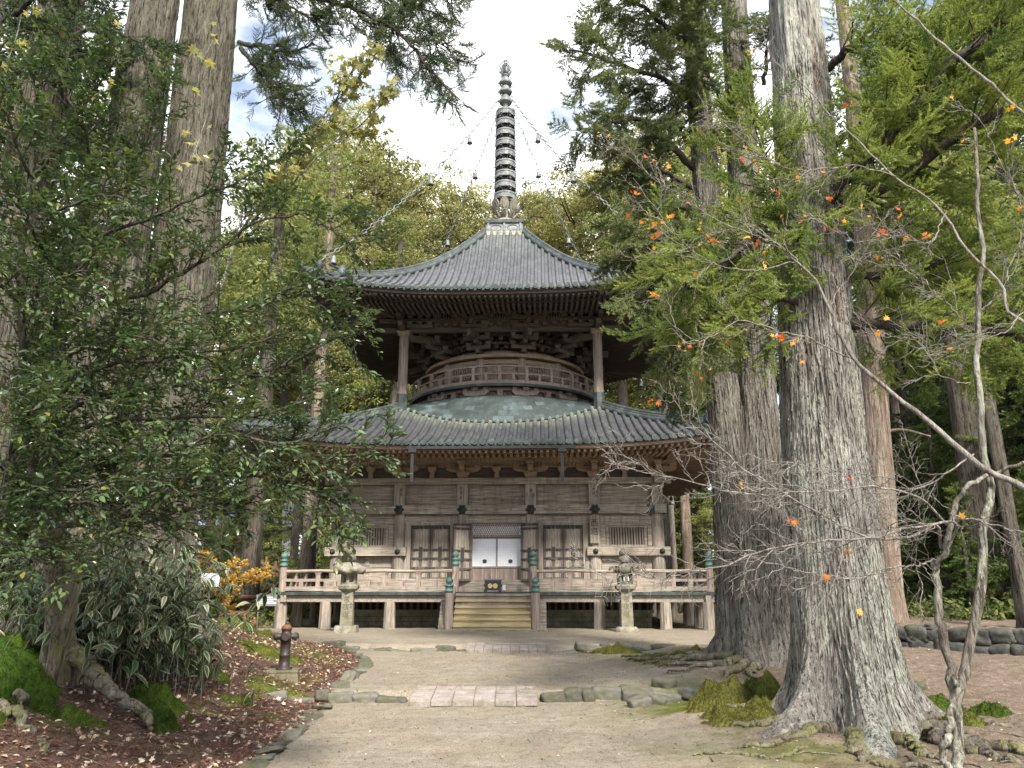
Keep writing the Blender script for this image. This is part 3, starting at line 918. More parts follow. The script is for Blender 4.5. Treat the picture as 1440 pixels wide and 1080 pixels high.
# ---- four posts propping the upper eaves
for k in range(4):
    b = MB()
    p = S(3.85, 3.85, 0, k)
    b.lathe([(0.19, 8.0), (0.19, 11.1)], p, 8, 0, False)
    b.lathe([(0.225, 7.9), (0.225, 8.62)], p, 8, 1, False)
    b.frus(p + [0, 0, 11.0], (0.4, 0.4), (0.56, 0.56), 0.2)
    b.build('eave_post', [m_wood('pale weathered post', 2, (0.16, 0.12, 0.095), (0.30, 0.245, 0.20), (0.43, 0.37, 0.31)) if k == 0 else bpy.data.materials['pale weathered post'], copper], PG)

# ---- roof top: dew basin, lotus, nine rings, jewel, chains
rb = MB()
rb.frus((0, 0, 16.80), (1.9, 1.9), (1.78, 1.78), 0.22, 1)
rb.frus((0, 0, 17.0), (1.66, 1.66), (1.56, 1.56), 0.5)
rb.frus((0, 0, 17.48), (1.72, 1.72), (1.84, 1.84), 0.13)
for k in range(4):
    n_ = len(rb.v)
    for x in (-0.8, 0.0, 0.8):
        rb.v, rb.f = rb.v, rb.f
    for x in (-0.74, 0, 0.74):
        p = S(x, 0.81, 17.22, k); rb.box(p, (0.09, 0.09, 0.46), 0, k * math.pi / 2)
    for x in (-0.38, 0.38):
        e = np.linspace(0, 2 * math.pi, 17)
        pts = S(x + 0.24 * np.cos(e), np.full(17, 0.81), 17.24 + 0.14 * np.sin(e), k)
        rb.tube(pts, 0.02, 5, 0, caps=False)
rb.build('dew_basin', [bronze, bronze_pale], PG)
sp = MB()
sp.lathe([(0.66, 17.6), (0.64, 17.72), (0.5, 17.9), (0.3, 18.02), (0.22, 18.1), (0.3, 18.2), (0.2, 18.3)], n=24, mat=1)
sp.lathe([(0.15, 18.2), (0.13, 24.6), (0.1, 26.0)], n=12)
spire = sp.build('spire', [bronze, bronze_pale], PG)
def plate(mb, c, nrm, w, h, mat=0, th_=0.03):
    """an upright pointed oval plate facing nrm"""
    nrm = np.array(nrm, float)
    lat = np.array([-nrm[1], nrm[0], 0.0])
    lat /= np.linalg.norm(lat)
    upv = np.cross(nrm, lat)
    e = np.linspace(0, 2 * math.pi, 15)[:-1]
    o = [np.array(c) + lat * math.sin(t) * w * (1 if math.cos(t) < 0 else 0.95) + upv * (-math.cos(t)) * h for t in e]
    v = np.array([p + nrm * th_ for p in o] + [p - nrm * th_ for p in o])
    n = len(o); i = np.arange(n); k = (i + 1) % n
    mb.add(v, [np.stack([i, k, k + n, i + n], -1), i[::-1].copy(), i + n], mat)
for k in range(8):
    a = k * math.pi / 4 + math.pi / 8 * 0 + math.pi / 2
    b = MB()
    n3 = np.array([math.cos(a) * 0.94, math.sin(a) * 0.94, -0.34])
    plate(b, (0.58 * math.cos(a), 0.58 * math.sin(a), 18.58), n3, 0.22, 0.34)
    plate(b, (0.612 * math.cos(a), 0.612 * math.sin(a), 18.56), n3, 0.12, 0.2)
    b.tube([(0.2 * math.cos(a), 0.2 * math.sin(a), 18.1), (0.42 * math.cos(a), 0.42 * math.sin(a), 18.12), (0.58 * math.cos(a), 0.58 * math.sin(a), 18.32)], 0.07, 6)
    b.build('lotus_petal', bronze_pale, spire)
for k in range(9):
    z = 19.02 + k * 0.565
    r = 0.52 - 0.009 * k
    b = MB()
    ring(b, r - 0.05, r, z - 0.03, z + 0.21, 32)
    ring(b, r - 0.16, r + 0.02, z + 0.20, z + 0.275, 32)
    ring(b, 0.0, 0.2, z - 0.14, z + 0.2, 16)
    b.lathe([(0.14, z - 0.2), (0.26, z - 0.16), (0.2, z - 0.02)], n=16)
    for q in range(8):
        a = q * math.pi / 4 + math.pi / 8
        ca, sa = math.cos(a), math.sin(a)
        b.bar((0.15 * ca, 0.15 * sa, z + 0.14), ((r - 0.02) * ca, (r - 0.02) * sa, z + 0.14), 0.05, 0.08)
        b.bar(((r - 0.03) * ca, (r - 0.03) * sa, z + 0.04), (0.22 * ca, 0.22 * sa, z - 0.14), 0.05, 0.03)
        b.lathe([(0.0, 0.08), (0.02, 0.07), (0.03, 0.0), (0.045, -0.03)], ((r + 0.05) * ca, (r + 0.05) * sa, z - 0.02), 6)
        b.bar((r * ca, r * sa, z + 0.08), ((r + 0.06) * ca, (r + 0.06) * sa, z + 0.07), 0.02, 0.02)
    b.build('spire_ring', bronze, spire)
tb = MB()
for k, z in enumerate((24.25, 24.8, 25.3)):
    tb.lathe([(0.12, z), (0.3, z + 0.06), (0.34, z + 0.16), (0.22, z + 0.2), (0.24, z + 0.3), (0.18, z + 0.44), (0.12, z + 0.5)], n=16)
    for q in range(4):
        a = q * math.pi / 2 + math.pi / 4 + 0.3
        e = np.linspace(-0.5, math.pi + 0.9, 9)
        tb.tube(np.stack([(0.36 + 0.08 * np.cos(e)) * math.cos(a), (0.36 + 0.08 * np.cos(e)) * math.sin(a), z + 0.22 + 0.11 * np.sin(e)], -1), 0.028, 5)
tb.build('lotus_tier', bronze, spire)
jw = MB()
jw.lathe([(0.1, 25.8), (0.2, 25.86), (0.12, 25.95)], n=12)
jw.lathe([(0.0, 25.92), (0.13, 26.0), (0.16, 26.14), (0.09, 26.3), (0.0, 26.42)], n=12)
for q in range(4):                                           # openwork flame plates set crosswise
    a = q * math.pi / 4
    ca, sa = math.cos(a), math.sin(a)
    for sc in (1.0, 0.8, 0.62):
        t = np.linspace(0, 1, 13)
        w = 0.37 * sc * np.sin(math.pi * t ** 0.75) ** 0.8
        zz = 25.92 + (0.78 * sc ** 0.5) * t + (0.12 if sc == 1.0 else 0) * t ** 6
        for sg in (-1, 1):
            jw.tube(np.stack([sg * w * ca, sg * w * sa, zz], -1), 0.02, 4)
jw.build('flame_jewel', bronze, spire)
for k in range(4):
    ch = MB()
    p0 = S(0.33, 0.33, 24.3, k)
    p1 = S(6.75, 6.75, 12.95, k)
    t = np.linspace(0, 1, 400)
    path = p0 + (p1 - p0) * t[:, None]
    path[:, 2] -= 1.25 * 4 * t * (1 - t) * 0.62
    seg = np.concatenate([[0], np.cumsum(np.linalg.norm(np.diff(path, axis=0), axis=1))])
    at_len = lambda q: np.array([np.interp(q, seg, path[:, j]) for j in range(3)])
    n = int(seg[-1] / 0.27)
    for i in range(n):
        a, b = at_len(i * 0.27), at_len(i * 0.27 + 0.30)
        dvec = (b - a) / np.linalg.norm(b - a)
        sd = np.cross(dvec, [0, 0, 1.0]); sd /= np.linalg.norm(sd)
        if i % 2: sd = np.cross(dvec, sd)
        e = np.linspace(0, 2 * math.pi, 9)
        loop = (a + b) / 2 + dvec * (np.cos(e) * 0.145)[:, None] + sd * (np.sin(e) * 0.065)[:, None]
        ch.tube(loop, 0.022, 4, caps=False)
    chain = ch.build('spire_chain', bronze, PG)
    for fr in (0.22, 0.47, 0.72, 0.93):
        p = at_len(seg[-1] * fr)
        MB().tube([p, p - [0, 0, 0.16]], 0.015, 4).lathe([(0.0, -0.14), (0.05, -0.15), (0.085, -0.22), (0.10, -0.40), (0.135, -0.48), (0.12, -0.48)], p, 10).tube([p - [0, 0, .46], p - [0, 0, .62]], 0.03, 5).build('wind_bell', bronze, chain)
for k in range(4):                                           # bells under the eave corners
    for rf in (RL, RU):
        p = S(rf.d1 - 0.15, rf.d1 - 0.15, float(rf.z(np.array(rf.d1), np.array(rf.d1))) - 0.35, k)
        MB().tube([p + [0, 0, 0.2], p - [0, 0, 0.1]], 0.015, 4).lathe([(0.0, -0.06), (0.08, -0.08), (0.12, -0.2), (0.14, -0.42), (0.19, -0.5), (0.17, -0.5)], p, 10).build('eave_bell', bronze, PG)

# ---- lower storey: columns, beams, bays
Wd = 5.6
cols_x = [-5.62, -3.43, -1.2, 1.2, 3.43, 5.62]
FL = 1.17
for k in range(4):
    for i, x in enumerate(cols_x[:-1]):
        b = MB().lathe([(0.235, FL), (0.225, 4.83)], S(x, Wd, 0, k), 14)
        b.build('wall_column', wood_z, PG)
bm = MB()
def around(z0, z1, dep, ext=0.0, mat=0):
    """a beam along the front, carried round all four sides"""
    bm.bx(-Wd - ext, Wd + ext, -Wd - dep, -Wd + 0.10, z0, z1, mat)
around(1.17, 1.56, 0.30, 0.34)
around(3.80, 4.10, 0.30, 0.36)
around(3.50, 3.72, 0.12, 0.12)
around(4.83, 5.05, 0.32, 0.52)
around(5.83, 5.97, 0.62, 0.62)
bm.four()
bm.build('wall_beam', wood_x, PG)
pn = MB()
for i in range(5):
    a, b = cols_x[i] + 0.2, cols_x[i + 1] - 0.2
    pn.bx(a, b, -Wd - 0.02, -Wd + 0.05, 4.10, 4.46)
    pn.bx(a, b, -Wd + 0.00, -Wd + 0.05, 4.46, 4.83)
    pn.bx(a, b, -Wd - 0.05, -Wd + 0.05, 3.72, 3.80)
for s, e in ((-1, 0), (1, 0)):
    pass
pn.four()
pn.build('wall_panel', wood_x, PG)
# solid boards for the three unseen faces and behind the bays
bk = MB()
bk.bx(-Wd + 0.12, Wd - 0.12, -Wd + 0.45, -Wd + 0.5, FL, 3.5)
bk.bx(-Wd + 0.05, Wd - 0.05, -Wd + 0.06, -Wd + 0.13, 4.83, 6.6)
bk.four()
bk.build('inner_board', wood_dark, PG)
sb = MB()
for i in range(5):
    a, b = cols_x[i] + 0.2, cols_x[i + 1] - 0.2
    for q in range(8):
        w = (b - a) / 8
        sb.bx(a + q * w + 0.006, a + (q + 1) * w - 0.006, -Wd - 0.03, -Wd + 0.03, 1.56, 3.5)
v0, f0, m0, t0, s0, n0 = sb.v, sb.f, sb.m, sb.tint, sb.sm, sb.n
acc = MB()
for k in (1, 2, 3):
    ca, sa = math.cos(k * math.pi / 2), math.sin(k * math.pi / 2)
    Mx = np.array([[ca, sa, 0], [-sa, ca, 0], [0, 0, 1]])
    acc.v += [x @ Mx for x in v0]; acc.f += [x + acc.n for x in f0]; acc.m += m0; acc.tint += t0; acc.sm += s0; acc.n += n0
acc.build('side_wall', wood_z, PG)

# windows of the two outer bays
for sgn in (-1, 1):
    cx = sgn * 4.525
    w = MB()
    w.bx(cx - 0.90, cx + 0.90, -Wd - 0.10, -Wd + 0.02, 3.40, 3.50)
    for s in (-1, 1):
        w.bx(cx + s * 0.82 - 0.09, cx + s * 0.82 + 0.09, -Wd - 0.10, -Wd + 0.02, 2.66, 3.40)
        w.bx(cx + s * 0.66 - 0.05, cx + s * 0.66 + 0.05, -Wd - 0.06, -Wd + 0.04, 2.74, 3.34)
    w.bx(cx - 0.73, cx + 0.73, -Wd - 0.06, -Wd + 0.04, 2.66, 2.745)
    w.bx(cx - 0.73, cx + 0.73, -Wd - 0.06, -Wd + 0.04, 3.335, 3.40)
    win = w.build('slatted_window', wood_x, PG)
    l = MB()
    for q in range(13):
        x = cx - 0.56 + q * 1.12 / 12
        l.box((x, -Wd - 0.02, 3.04), (0.045, 0.045, 0.6), 0, math.pi / 4)
    l.build('slat', wood_z, win)
    MB().bx(cx - 0.62, cx + 0.62, -Wd + 0.06, -Wd + 0.08, 2.74, 3.34).build('window_dark_sheet', black_void, win)  # black sheet painted in place of the shaded depth behind the slats
    # rail under the window with dark iron ends, then panelled boards
    b = MB()
    b.bx(sgn * 3.14, sgn * 5.98, -Wd - 0.30, -Wd + 0.05, 2.37, 2.66)
    b.bx(cx - 0.08, cx + 0.08, -Wd - 0.07, -Wd + 0.04, 1.56, 2.37)
    b.build('window_rail', wood_x, PG)
    for e0, e1 in ((sgn * 3.13, sgn * 3.72), (sgn * 5.40, sgn * 5.99)):
        f = MB()
        c0 = (e0 + e1) / 2
        tip = 0.18 if c0 < cx else -0.18
        xs = [min(e0, e1), max(e0, e1)]
        if tip > 0:
            poly = [(xs[0], 2.36), (xs[1], 2.36), (xs[1] + 0.14, 2.515), (xs[1], 2.67), (xs[0], 2.67)]
        else:
            poly = [(xs[0], 2.36), (xs[1], 2.36), (xs[1], 2.67), (xs[0], 2.67), (xs[0] - 0.14, 2.515)]
        f.prism(poly, 1, -Wd - 0.306, -Wd - 0.29)
        f.lathe([(0.10, 0), (0.10, 0.02), (0.06, 0.04), (0.05, 0.07), (0.0, 0.09)], (0, 0, 0), 6)
        f.v[-3:] = [x @ np.array([[1, 0, 0], [0, 0, 1], [0, -1, 0]]) for x in f.v[-3:]]
        f.v[-3:] = [x * [1, 1, 1] + [c0, -Wd - 0.305, 2.515] for x in f.v[-3:]]
        f.build('iron_fitting', dark_iron, PG)
    q = MB()
    for s in (-1, 1):
        q.bx(cx + s * 0.48 - 0.42, cx + s * 0.48 + 0.42, -Wd - 0.02, -Wd + 0.04, 1.56, 2.0)
        q.bx(cx + s * 0.48 - 0.42, cx + s * 0.48 + 0.42, -Wd - 0.035, -Wd + 0.03, 2.0, 2.37)
        q.bx(cx + s * 0.95 - 0.07, cx + s * 0.95 + 0.07, -Wd - 0.08, -Wd + 0.04, 1.56, 3.4)
    q.build('wall_panel', wood_x, PG)

# panelled doors of the second and fourth bays
def door_leaf(parent, w, h):
    """leaf standing on z = 0, hinge edge at x = 0, facing -y"""
    m = MB()
    m.bx(0.02, w - 0.02, 0.0, 0.05, 0.01, h - 0.01)
    for x in (0, w - 0.075):
        m.bx(x, x + 0.075, -0.03, 0.055, 0, h)
    for z in (0.0, 0.36, 0.68, 0.98, 1.72, h - 0.07):
        m.bx(0.075, w - 0.075, -0.028, 0.05, z, z + 0.075)
    m.bx(w / 2 - 0.03, w / 2 + 0.03, -0.027, 0.05, 0.075, 0.98)
    m.bx(0.12, w - 0.12, -0.012, 0.05, 1.12, 1.66)
    for q in range(1, len(m.m)):
        m.m[q] = np.full(len(m.f[q]), 1 if q != len(m.m) - 1 else 0, np.int32)
    leaf = m.build('door_leaf', [wood_z, wood_stile], parent)
    for z in (0.385, 0.71, 1.01, 1.755, h - 0.04):
        for xa, xb in ((-0.004, 0.16), (w - 0.16, w + 0.004)):
            MB().bx(xa, xb, -0.036, -0.027, z - 0.035, z + 0.03).build('hinge_strap', dark_iron, leaf)
    MB().bx(w / 2 - 0.06, w / 2 + 0.06, -0.036, -0.026, 0.64, 1.1).build('centre_strap', dark_iron, leaf)
    for z in (1.755, 1.01, h - 0.04):
        for x in (0.2, w / 2, w - 0.2):
            MB().lathe([(0.03, 0), (0.02, 0.02), (0, 0.03)], (0, 0, 0), 6).build('stud', dark_iron, leaf, (x, -0.028, z), (R(90), 0, 0))
    return leaf
for sgn in (-1, 1):
    cx = sgn * 2.315
    fr = MB()
    for s in (-1, 1):
        fr.bx(cx + s * 0.79 - 0.10, cx + s * 0.79 + 0.10, -Wd - 0.12, -Wd + 0.05, 1.56, 3.50)
    fr.bx(cx - 0.69, cx + 0.69, -Wd - 0.12, -Wd + 0.05, 3.42, 3.50)
    fr.build('door_frame', wood_z, PG)
    for s in (0, 1):
        lf = door_leaf(PG, 0.66, 1.84)
        lf.location = (cx - 0.67 + s * 0.68, -Wd - 0.04, 1.57)
        lf.name = 'door_leaf'
# centre bay: two leaves thrown open, white sliding doors behind
for sgn in (-1, 1):
    lf = door_leaf(PG, 0.66, 1.93)
    lf.location = (sgn * 0.86, -Wd - 0.30, 1.52)
    lf.rotation_euler = (0, 0, R(180 + 26) if sgn < 0 else R(-26))
    if sgn < 0:
        lf.scale = (1, -1, 1)
fr = MB()
fr.bx(-1.0, 1.0, -Wd + 0.0, -Wd + 0.10, 3.42, 3.52)
fr.bx(-0.9, 0.9, -Wd + 0.04, -Wd + 0.12, 3.02, 3.10)
fr.bx(-0.9, 0.9, -Wd + 0.05, -Wd + 0.12, 2.955, 2.995)
for s in (-1, 1):
    fr.bx(s * 0.90 - 0.05, s * 0.90 + 0.05, -Wd + 0.0, -Wd + 0.12, 1.56, 3.42)
fr.bx(-0.9, 0.9, -Wd + 0.05, -Wd + 0.12, 1.97, 2.02)
fr.bx(-0.022, 0.022, -Wd + 0.04, -Wd + 0.1, 2.02, 2.955)
for q in range(17):
    x = -0.85 + q * 0.1
    fr.bx(x + 0.006, x + 0.096, -Wd + 0.08, -Wd + 0.11, 1.56, 1.97)
fr.build('door_frame', wood_pink, PG)
for s in (-1, 1):
    sh = MB().bx(s * 0.44 - 0.412, s * 0.44 + 0.412, -Wd + 0.07, -Wd + 0.10, 2.02, 2.955).build('sliding_door', paper, PG)
    g_ = MB()
    for q in range(1, 9):
        g_.bx(s * 0.44 - 0.412 + q * 0.0916, s * 0.44 - 0.412 + q * 0.0916 + 0.006, -Wd + 0.066, -Wd + 0.071, 2.03, 2.95)
    for q in range(1, 10):
        g_.bx(s * 0.44 - 0.412, s * 0.44 + 0.412, -Wd + 0.0665, -Wd + 0.0705, 2.02 + q * 0.0935, 2.026 + q * 0.0935)
    g_.build('muntin_lattice', board_white, sh)
    MB().lathe([(0.07, 0), (0.07, 0.02)], (0, 0, 0), 12).bx(-0.07, 0.07, -0.05, 0.05, 0.003, 0.018).build('door_pull', box_paint, sh, (s * 0.44 + (0.02 if s < 0 else 0.04), -Wd + 0.07, 2.19), (R(90), 0, 0))
tr = MB()
for q in range(24):
    x = -0.86 + q * 0.0752
    for sg in (-1, 1):
        a, b = (x, 3.11), (x + sg * 0.155, 3.42)
        if abs(b[0]) < 0.88:
            tr.bar((a[0], -Wd + 0.07, a[1]), (b[0], -Wd + 0.07, b[1]), 0.018, 0.018)
tr.build('transom_lattice', wood_pink, PG)
MB().bx(-0.86, 0.86, -Wd + 0.09, -Wd + 0.1, 3.10, 3.42).build('transom_paper', paper, PG)

# dark flower bosses on the main beam, iron shoes at its ends
for x in cols_x[1:-1]:
    b = MB().lathe([(0.14, 0), (0.14, 0.02), (0.08, 0.035), (0.05, 0.09), (0.0, 0.1)], (0, 0, 0), 6)
    for q in range(6):
        b.lathe([(0.055, 0), (0.04, 0.03), (0, 0.035)], (0.13 * math.cos(q * math.pi / 3), 0.13 * math.sin(q * math.pi / 3), 0), 8)
    b.build('beam_boss', dark_iron, PG, (x, -Wd - 0.30, 3.94), (R(90), 0, 0))
for sgn in (-1, 1):
    b = MB()
    b.prism([(sgn * 5.97, 3.795), (sgn * 5.97, 4.105), (sgn * 5.2, 4.105), (sgn * 5.34, 3.95), (sgn * 5.2, 3.795)][::sgn], 1, -Wd - 0.306, -Wd - 0.29)
    b.build('iron_fitting', dark_iron, PG)
# short struts over the main beam carry old ink writing
for i, x in enumerate(cols_x):
    b = MB().bx(x - 0.19, x + 0.19, -Wd - 0.26, -Wd + 0.02, 4.10, 4.83)
    b.build('wall_strut', wood_z, PG)
inkm = MB()
irng = random.Random(5)
for x, body, z in ((-3.38, '奉納', 4.7), (-1.26, '西塔堂', 4.74), (1.22, '奉', 4.66), (1.30, '納', 4.5), (3.40, '大師', 4.7), (3.5, '山内', 4.62), (5.6, '奉', 4.6)):
    for q, chx in enumerate(body):
        text_piece(inkm, chx, 0.13, lambda a, b_, X=x, Zz=z - q * 0.16: (X + a * 0.8, -Wd - 0.266, Zz - 0.1 + b_))
for x, body in ((-0.85, '上'), (-0.62, '山'), (-0.45, '中'), (-0.1, '口'), (0.2, '上'), (0.6, '小'), (0.8, '川')):
    text_piece(inkm, body, 0.12, lambda a, b_, X=x: (X + a, -Wd - 0.027, 4.28 + b_ + irng.random() * 0.0))
for x, body in ((1.7, '西'), (1.95, '十'), (-2.5, '一'), (-0.7, '川'), (0.0, '山'), (0.5, '本'), (1.8, '大'), (2.1, '川'), (2.3, '上'), (-4.2, '日')):
    text_piece(inkm, body, 0.11, lambda a, b_, X=x: (X + a, -Wd - 0.306, 3.9 + b_))
inkm.build('ink_lettering', ink, PG)
# hanging name board
nb = MB().bx(3.24, 3.56, -Wd - 0.30, -Wd - 0.25, 2.78, 3.72).build('name_board', wood_z, PG)
nt_ = MB()
for q, chx in enumerate('西塔'):
    text_piece(nt_, chx, 0.27, lambda a, b_, q=q: (3.40 + a, -Wd - 0.304, 3.38 - q * 0.30 + b_))
nt_.build('lettering', ink, nb)

# ---- bracket sets under the lower eave
def lower_bracket():
    b = MB()
    b.frus((0, 0, 0.0), (0.30, 0.30), (0.46, 0.46), 0.14)
    b.bx(-0.23, 0.23, -0.23, 0.23, 0.14, 0.24)
    arm = [(-0.62, 0.42), (-0.62, 0.34), (-0.5, 0.25), (-0.3, 0.22), (0.3, 0.22), (0.5, 0.25), (0.62, 0.34), (0.62, 0.42)]
    b.prism(arm, 1, -0.09, 0.09)
    b.prism([(-0.72, 0.42), (-0.72, 0.34), (-0.6, 0.25), (-0.4, 0.22), (0.2, 0.22), (0.2, 0.42)], 0, -0.088, 0.088)
    for x, y in ((-0.5, 0), (0.5, 0), (0, 0), (0, -0.58)):
        b.frus((x, y, 0.422), (0.17, 0.17), (0.27, 0.27), 0.09)
        b.bx(x - 0.135, x + 0.135, y - 0.135, y + 0.135, 0.512, 0.57)
    arm2 = [(-0.66, 0.74), (-0.66, 0.67), (-0.55, 0.59), (-0.35, 0.565), (0.35, 0.565), (0.55, 0.59), (0.66, 0.67), (0.66, 0.74)]
    b.prism(arm2, 1, -0.67, -0.51)
    for x in (-0.54, 0, 0.54):
        b.frus((x, -0.59, 0.742), (0.17, 0.17), (0.26, 0.26), 0.09)
    return b.build('eave_bracket', wood_eave, PG)
first = None
for k in range(4):
    for x in cols_x[:-1]:
        p = S(x, Wd + 0.05, 5.05, k)
        if first is None:
            first = lower_bracket(); o = first
        else:
            o = first.copy(); C.objects.link(o)
        o.location = tuple(p)
        o.rotation_euler = (0, 0, k * math.pi / 2)
stp = None
for k in range(4):
    for i in range(5):
        x = (cols_x[i] + cols_x[i + 1]) / 2
        if stp is None:
            stp = MB().frus((0, 0, 0), (0.2, 0.12), (0.13, 0.12), 0.24).frus((0, 0, 0.24), (0.2, 0.18), (0.3, 0.26), 0.1).bx(-0.15, 0.15, -0.13, 0.13, 0.34, 0.42).build('bracket_strut', wood_eave, PG); o = stp
        else:
            o = stp.copy(); C.objects.link(o)
        o.location = tuple(S(x, Wd + 0.1, 5.05, k))
        o.rotation_euler = (0, 0, k * math.pi / 2)
cv = MB()                                                    # curved ribbed ceiling between bracket tops
for i in range(-41, 42):
    x = i * 0.135
    cv.tube([(x, -Wd - 0.08, 5.50), (x, -Wd - 0.30, 5.58), (x, -Wd - 0.52, 5.80)], 0.032, 4, 0, False)
cv.bx(-Wd, Wd, -Wd - 0.09, -Wd + 0.04, 5.46, 5.58)
P = np.stack([np.stack([np.array([-6.2, 6.2]), np.full(2, -Wd - q[0]), np.full(2, q[1])], -1) for q in ((0.06, 5.53), (0.30, 5.61), (0.54, 5.84))])
cv.grid(P, 0, False)
cv.bx(-6.3, 6.3, -Wd - 0.70, -Wd - 0.56, 5.79, 5.90)
cv.four()
cv.build('ribbed_cove', wood_eave, PG)
# gutter along the eave centre with two stub pipes
gt = MB()
xs = np.linspace(-2.75, 2.65, 12)
for a, b in zip(xs[:-1], xs[1:]):
    gt.bar((a, -8.62, 5.66), (b, -8.62, 5.66), 0.13, 0.10)
gutter = gt.build('gutter', gutter_iron, PG)
for x in (-2.55, 2.25):
    MB().bx(x - 0.05, x + 0.05, -8.66, -8.57, 4.55, 5.6).bx(x - 0.13, x + 0.13, -8.70, -8.54, 5.5, 5.61).build('rain_pipe', gutter_iron, gutter)

# ---- veranda
vr = MB()
V0 = 7.1
for i in range(35):
    w = 2 * (V0 - 0.02) / 35
    x = -V0 + 0.02 + i * w
    vr.bx(x + 0.004, x + w - 0.004, -V0 + 0.06, -Wd + 0.3, FL - 0.07, FL - 0.002)
vr.bx(-V0, V0, -V0 - 0.02, -V0 + 0.06, FL - 0.10, FL, 1)
vr.bx(-V0 - 0.02, V0 + 0.02, -V0 + 0.10, -V0 + 0.28, FL - 0.32, FL - 0.11)
vr.four()
veranda = vr.build('veranda', [wood_y, copper], PG)
posts_x = [-7.02, -5.55, -3.42, 3.42, 5.55]
for k in range(4):
    for x in posts_x + ([] if k == 0 else [0.0]):
        b = MB().lathe([(0.20, 0.0), (0.18, FL - 0.32)], S(x, V0 - 0.20, 0, k), 8, 0, False)
        b.lathe([(0.24, -0.05), (0.23, 0.03)], S(x, V0 - 0.20, 0, k), 8, 1, False)
        b.build('veranda_post', [wood_z, base_stone], PG)
ft = MB()
for k in range(4):
    n_ = 14
ft.bx(-5.3, 5.3, -5.32, -5.1, -0.05, 0.46)
ft.bx(-5.36, 5.36, -5.4, -5.06, 0.46, 0.56)
ft.four()
fs = ft.build('stone_plinth', base_stone, PG)
jt = MB()
for row, z in enumerate((0.16, 0.32)):
    jt.bx(-5.3, 5.3, -5.327, -5.31, z, z + 0.012)
for q in range(15):
    for row in range(3):
        x = -5.2 + q * 0.74 + (row % 2) * 0.37
        jt.bx(x, x + 0.012, -5.3265, -5.31, row * 0.16, row * 0.16 + 0.16)
jt.four()
jt.build('joint_lattice', black_void, fs)
lt = MB()
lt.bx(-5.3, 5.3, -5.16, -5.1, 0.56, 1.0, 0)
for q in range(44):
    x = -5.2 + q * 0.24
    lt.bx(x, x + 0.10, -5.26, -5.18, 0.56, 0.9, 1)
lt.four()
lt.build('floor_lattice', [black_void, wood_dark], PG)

# railings
def rail_run(k, a, b, end_open=None):
    r = MB()
    def line(z, h, w, x0, x1, mat=0):
        p, q = S(x0, V0 - 0.14, z, k), S(x1, V0 - 0.14, z, k)
        r.bar(p, q, w, h, mat)
    line(FL + 0.10, 0.14, 0.13, a, b)
    line(FL + 0.37, 0.09, 0.11, a, b)
    n = 14
    xs_ = np.linspace(a, b, n)
    r.tube(S(xs_, np.full(n, V0 - 0.14), np.full(n, FL + 0.66) + 0.012 * np.sin(xs_ * 3), k), 0.055, 8)
    ra = r.build('railing', wood_x, PG)
    m = max(2, int(round((b - a) / 1.12)))
    for i in range(1, m * 2):
        pp = MB()
        x = a + (b - a) * i / (m * 2)
        top = 0.62 if i % 2 == 0 else 0.34
        pp.bx(x - 0.07, x + 0.07, -V0 + 0.08, -V0 + 0.20, FL + 0.16, FL + top)
        if i % 2 == 0:
            pp.frus((x, -V0 + 0.14, FL + 0.53), (0.14, 0.12), (0.22, 0.18), 0.09)
        pp.spin(k * 90)
        pp.build('baluster', wood_pink, ra)
rail_run(0, -6.95, -1.38)
rail_run(0, 1.38, 6.95)
for k in (1, 2, 3):
    rail_run(k, -6.95, 6.95)
def giboshi(b, p, z, r=0.115, mat=1):
    b.lathe([(r, z), (r, z + 0.07), (r * 1.12, z + 0.075), (r * 1.12, z + 0.11), (r, z + 0.115), (r, z + 0.23), (r * 1.15, z + 0.235), (r * 1.15, z + 0.26), (r * 0.55, z + 0.29), (r * 0.5, z + 0.31),
             (r * 0.95, z + 0.36), (r * 1.02, z + 0.41), (r * 0.85, z + 0.46), (r * 0.3, z + 0.51), (0, z + 0.54)], p, 12, mat)
def newel(x, y, z0, z1, r=0.12, gs=0.12):
    b = MB().lathe([(r, z0), (r, z1)], (x, y, 0), 10)
    post = b.build('newel_post', wood_pink, PG)
    c_ = MB(); giboshi(c_, (x, y, 0), z1 - 0.03, gs, 0)
    c_.build('post_cap', copper_bright, post)
for sx in (-1, 1):
    newel(sx * 7.02, -V0 + 0.14, FL, FL + 0.78, 0.125)
    newel(sx * 7.02, V0 - 0.14, FL, FL + 0.78, 0.125)
    newel(sx * 1.28, -V0 + 0.14, FL - 0.02, FL + 0.82, 0.12)
    newel(sx * 1.36, -V0 - 0.78, 0.0, 1.14, 0.14, 0.125)
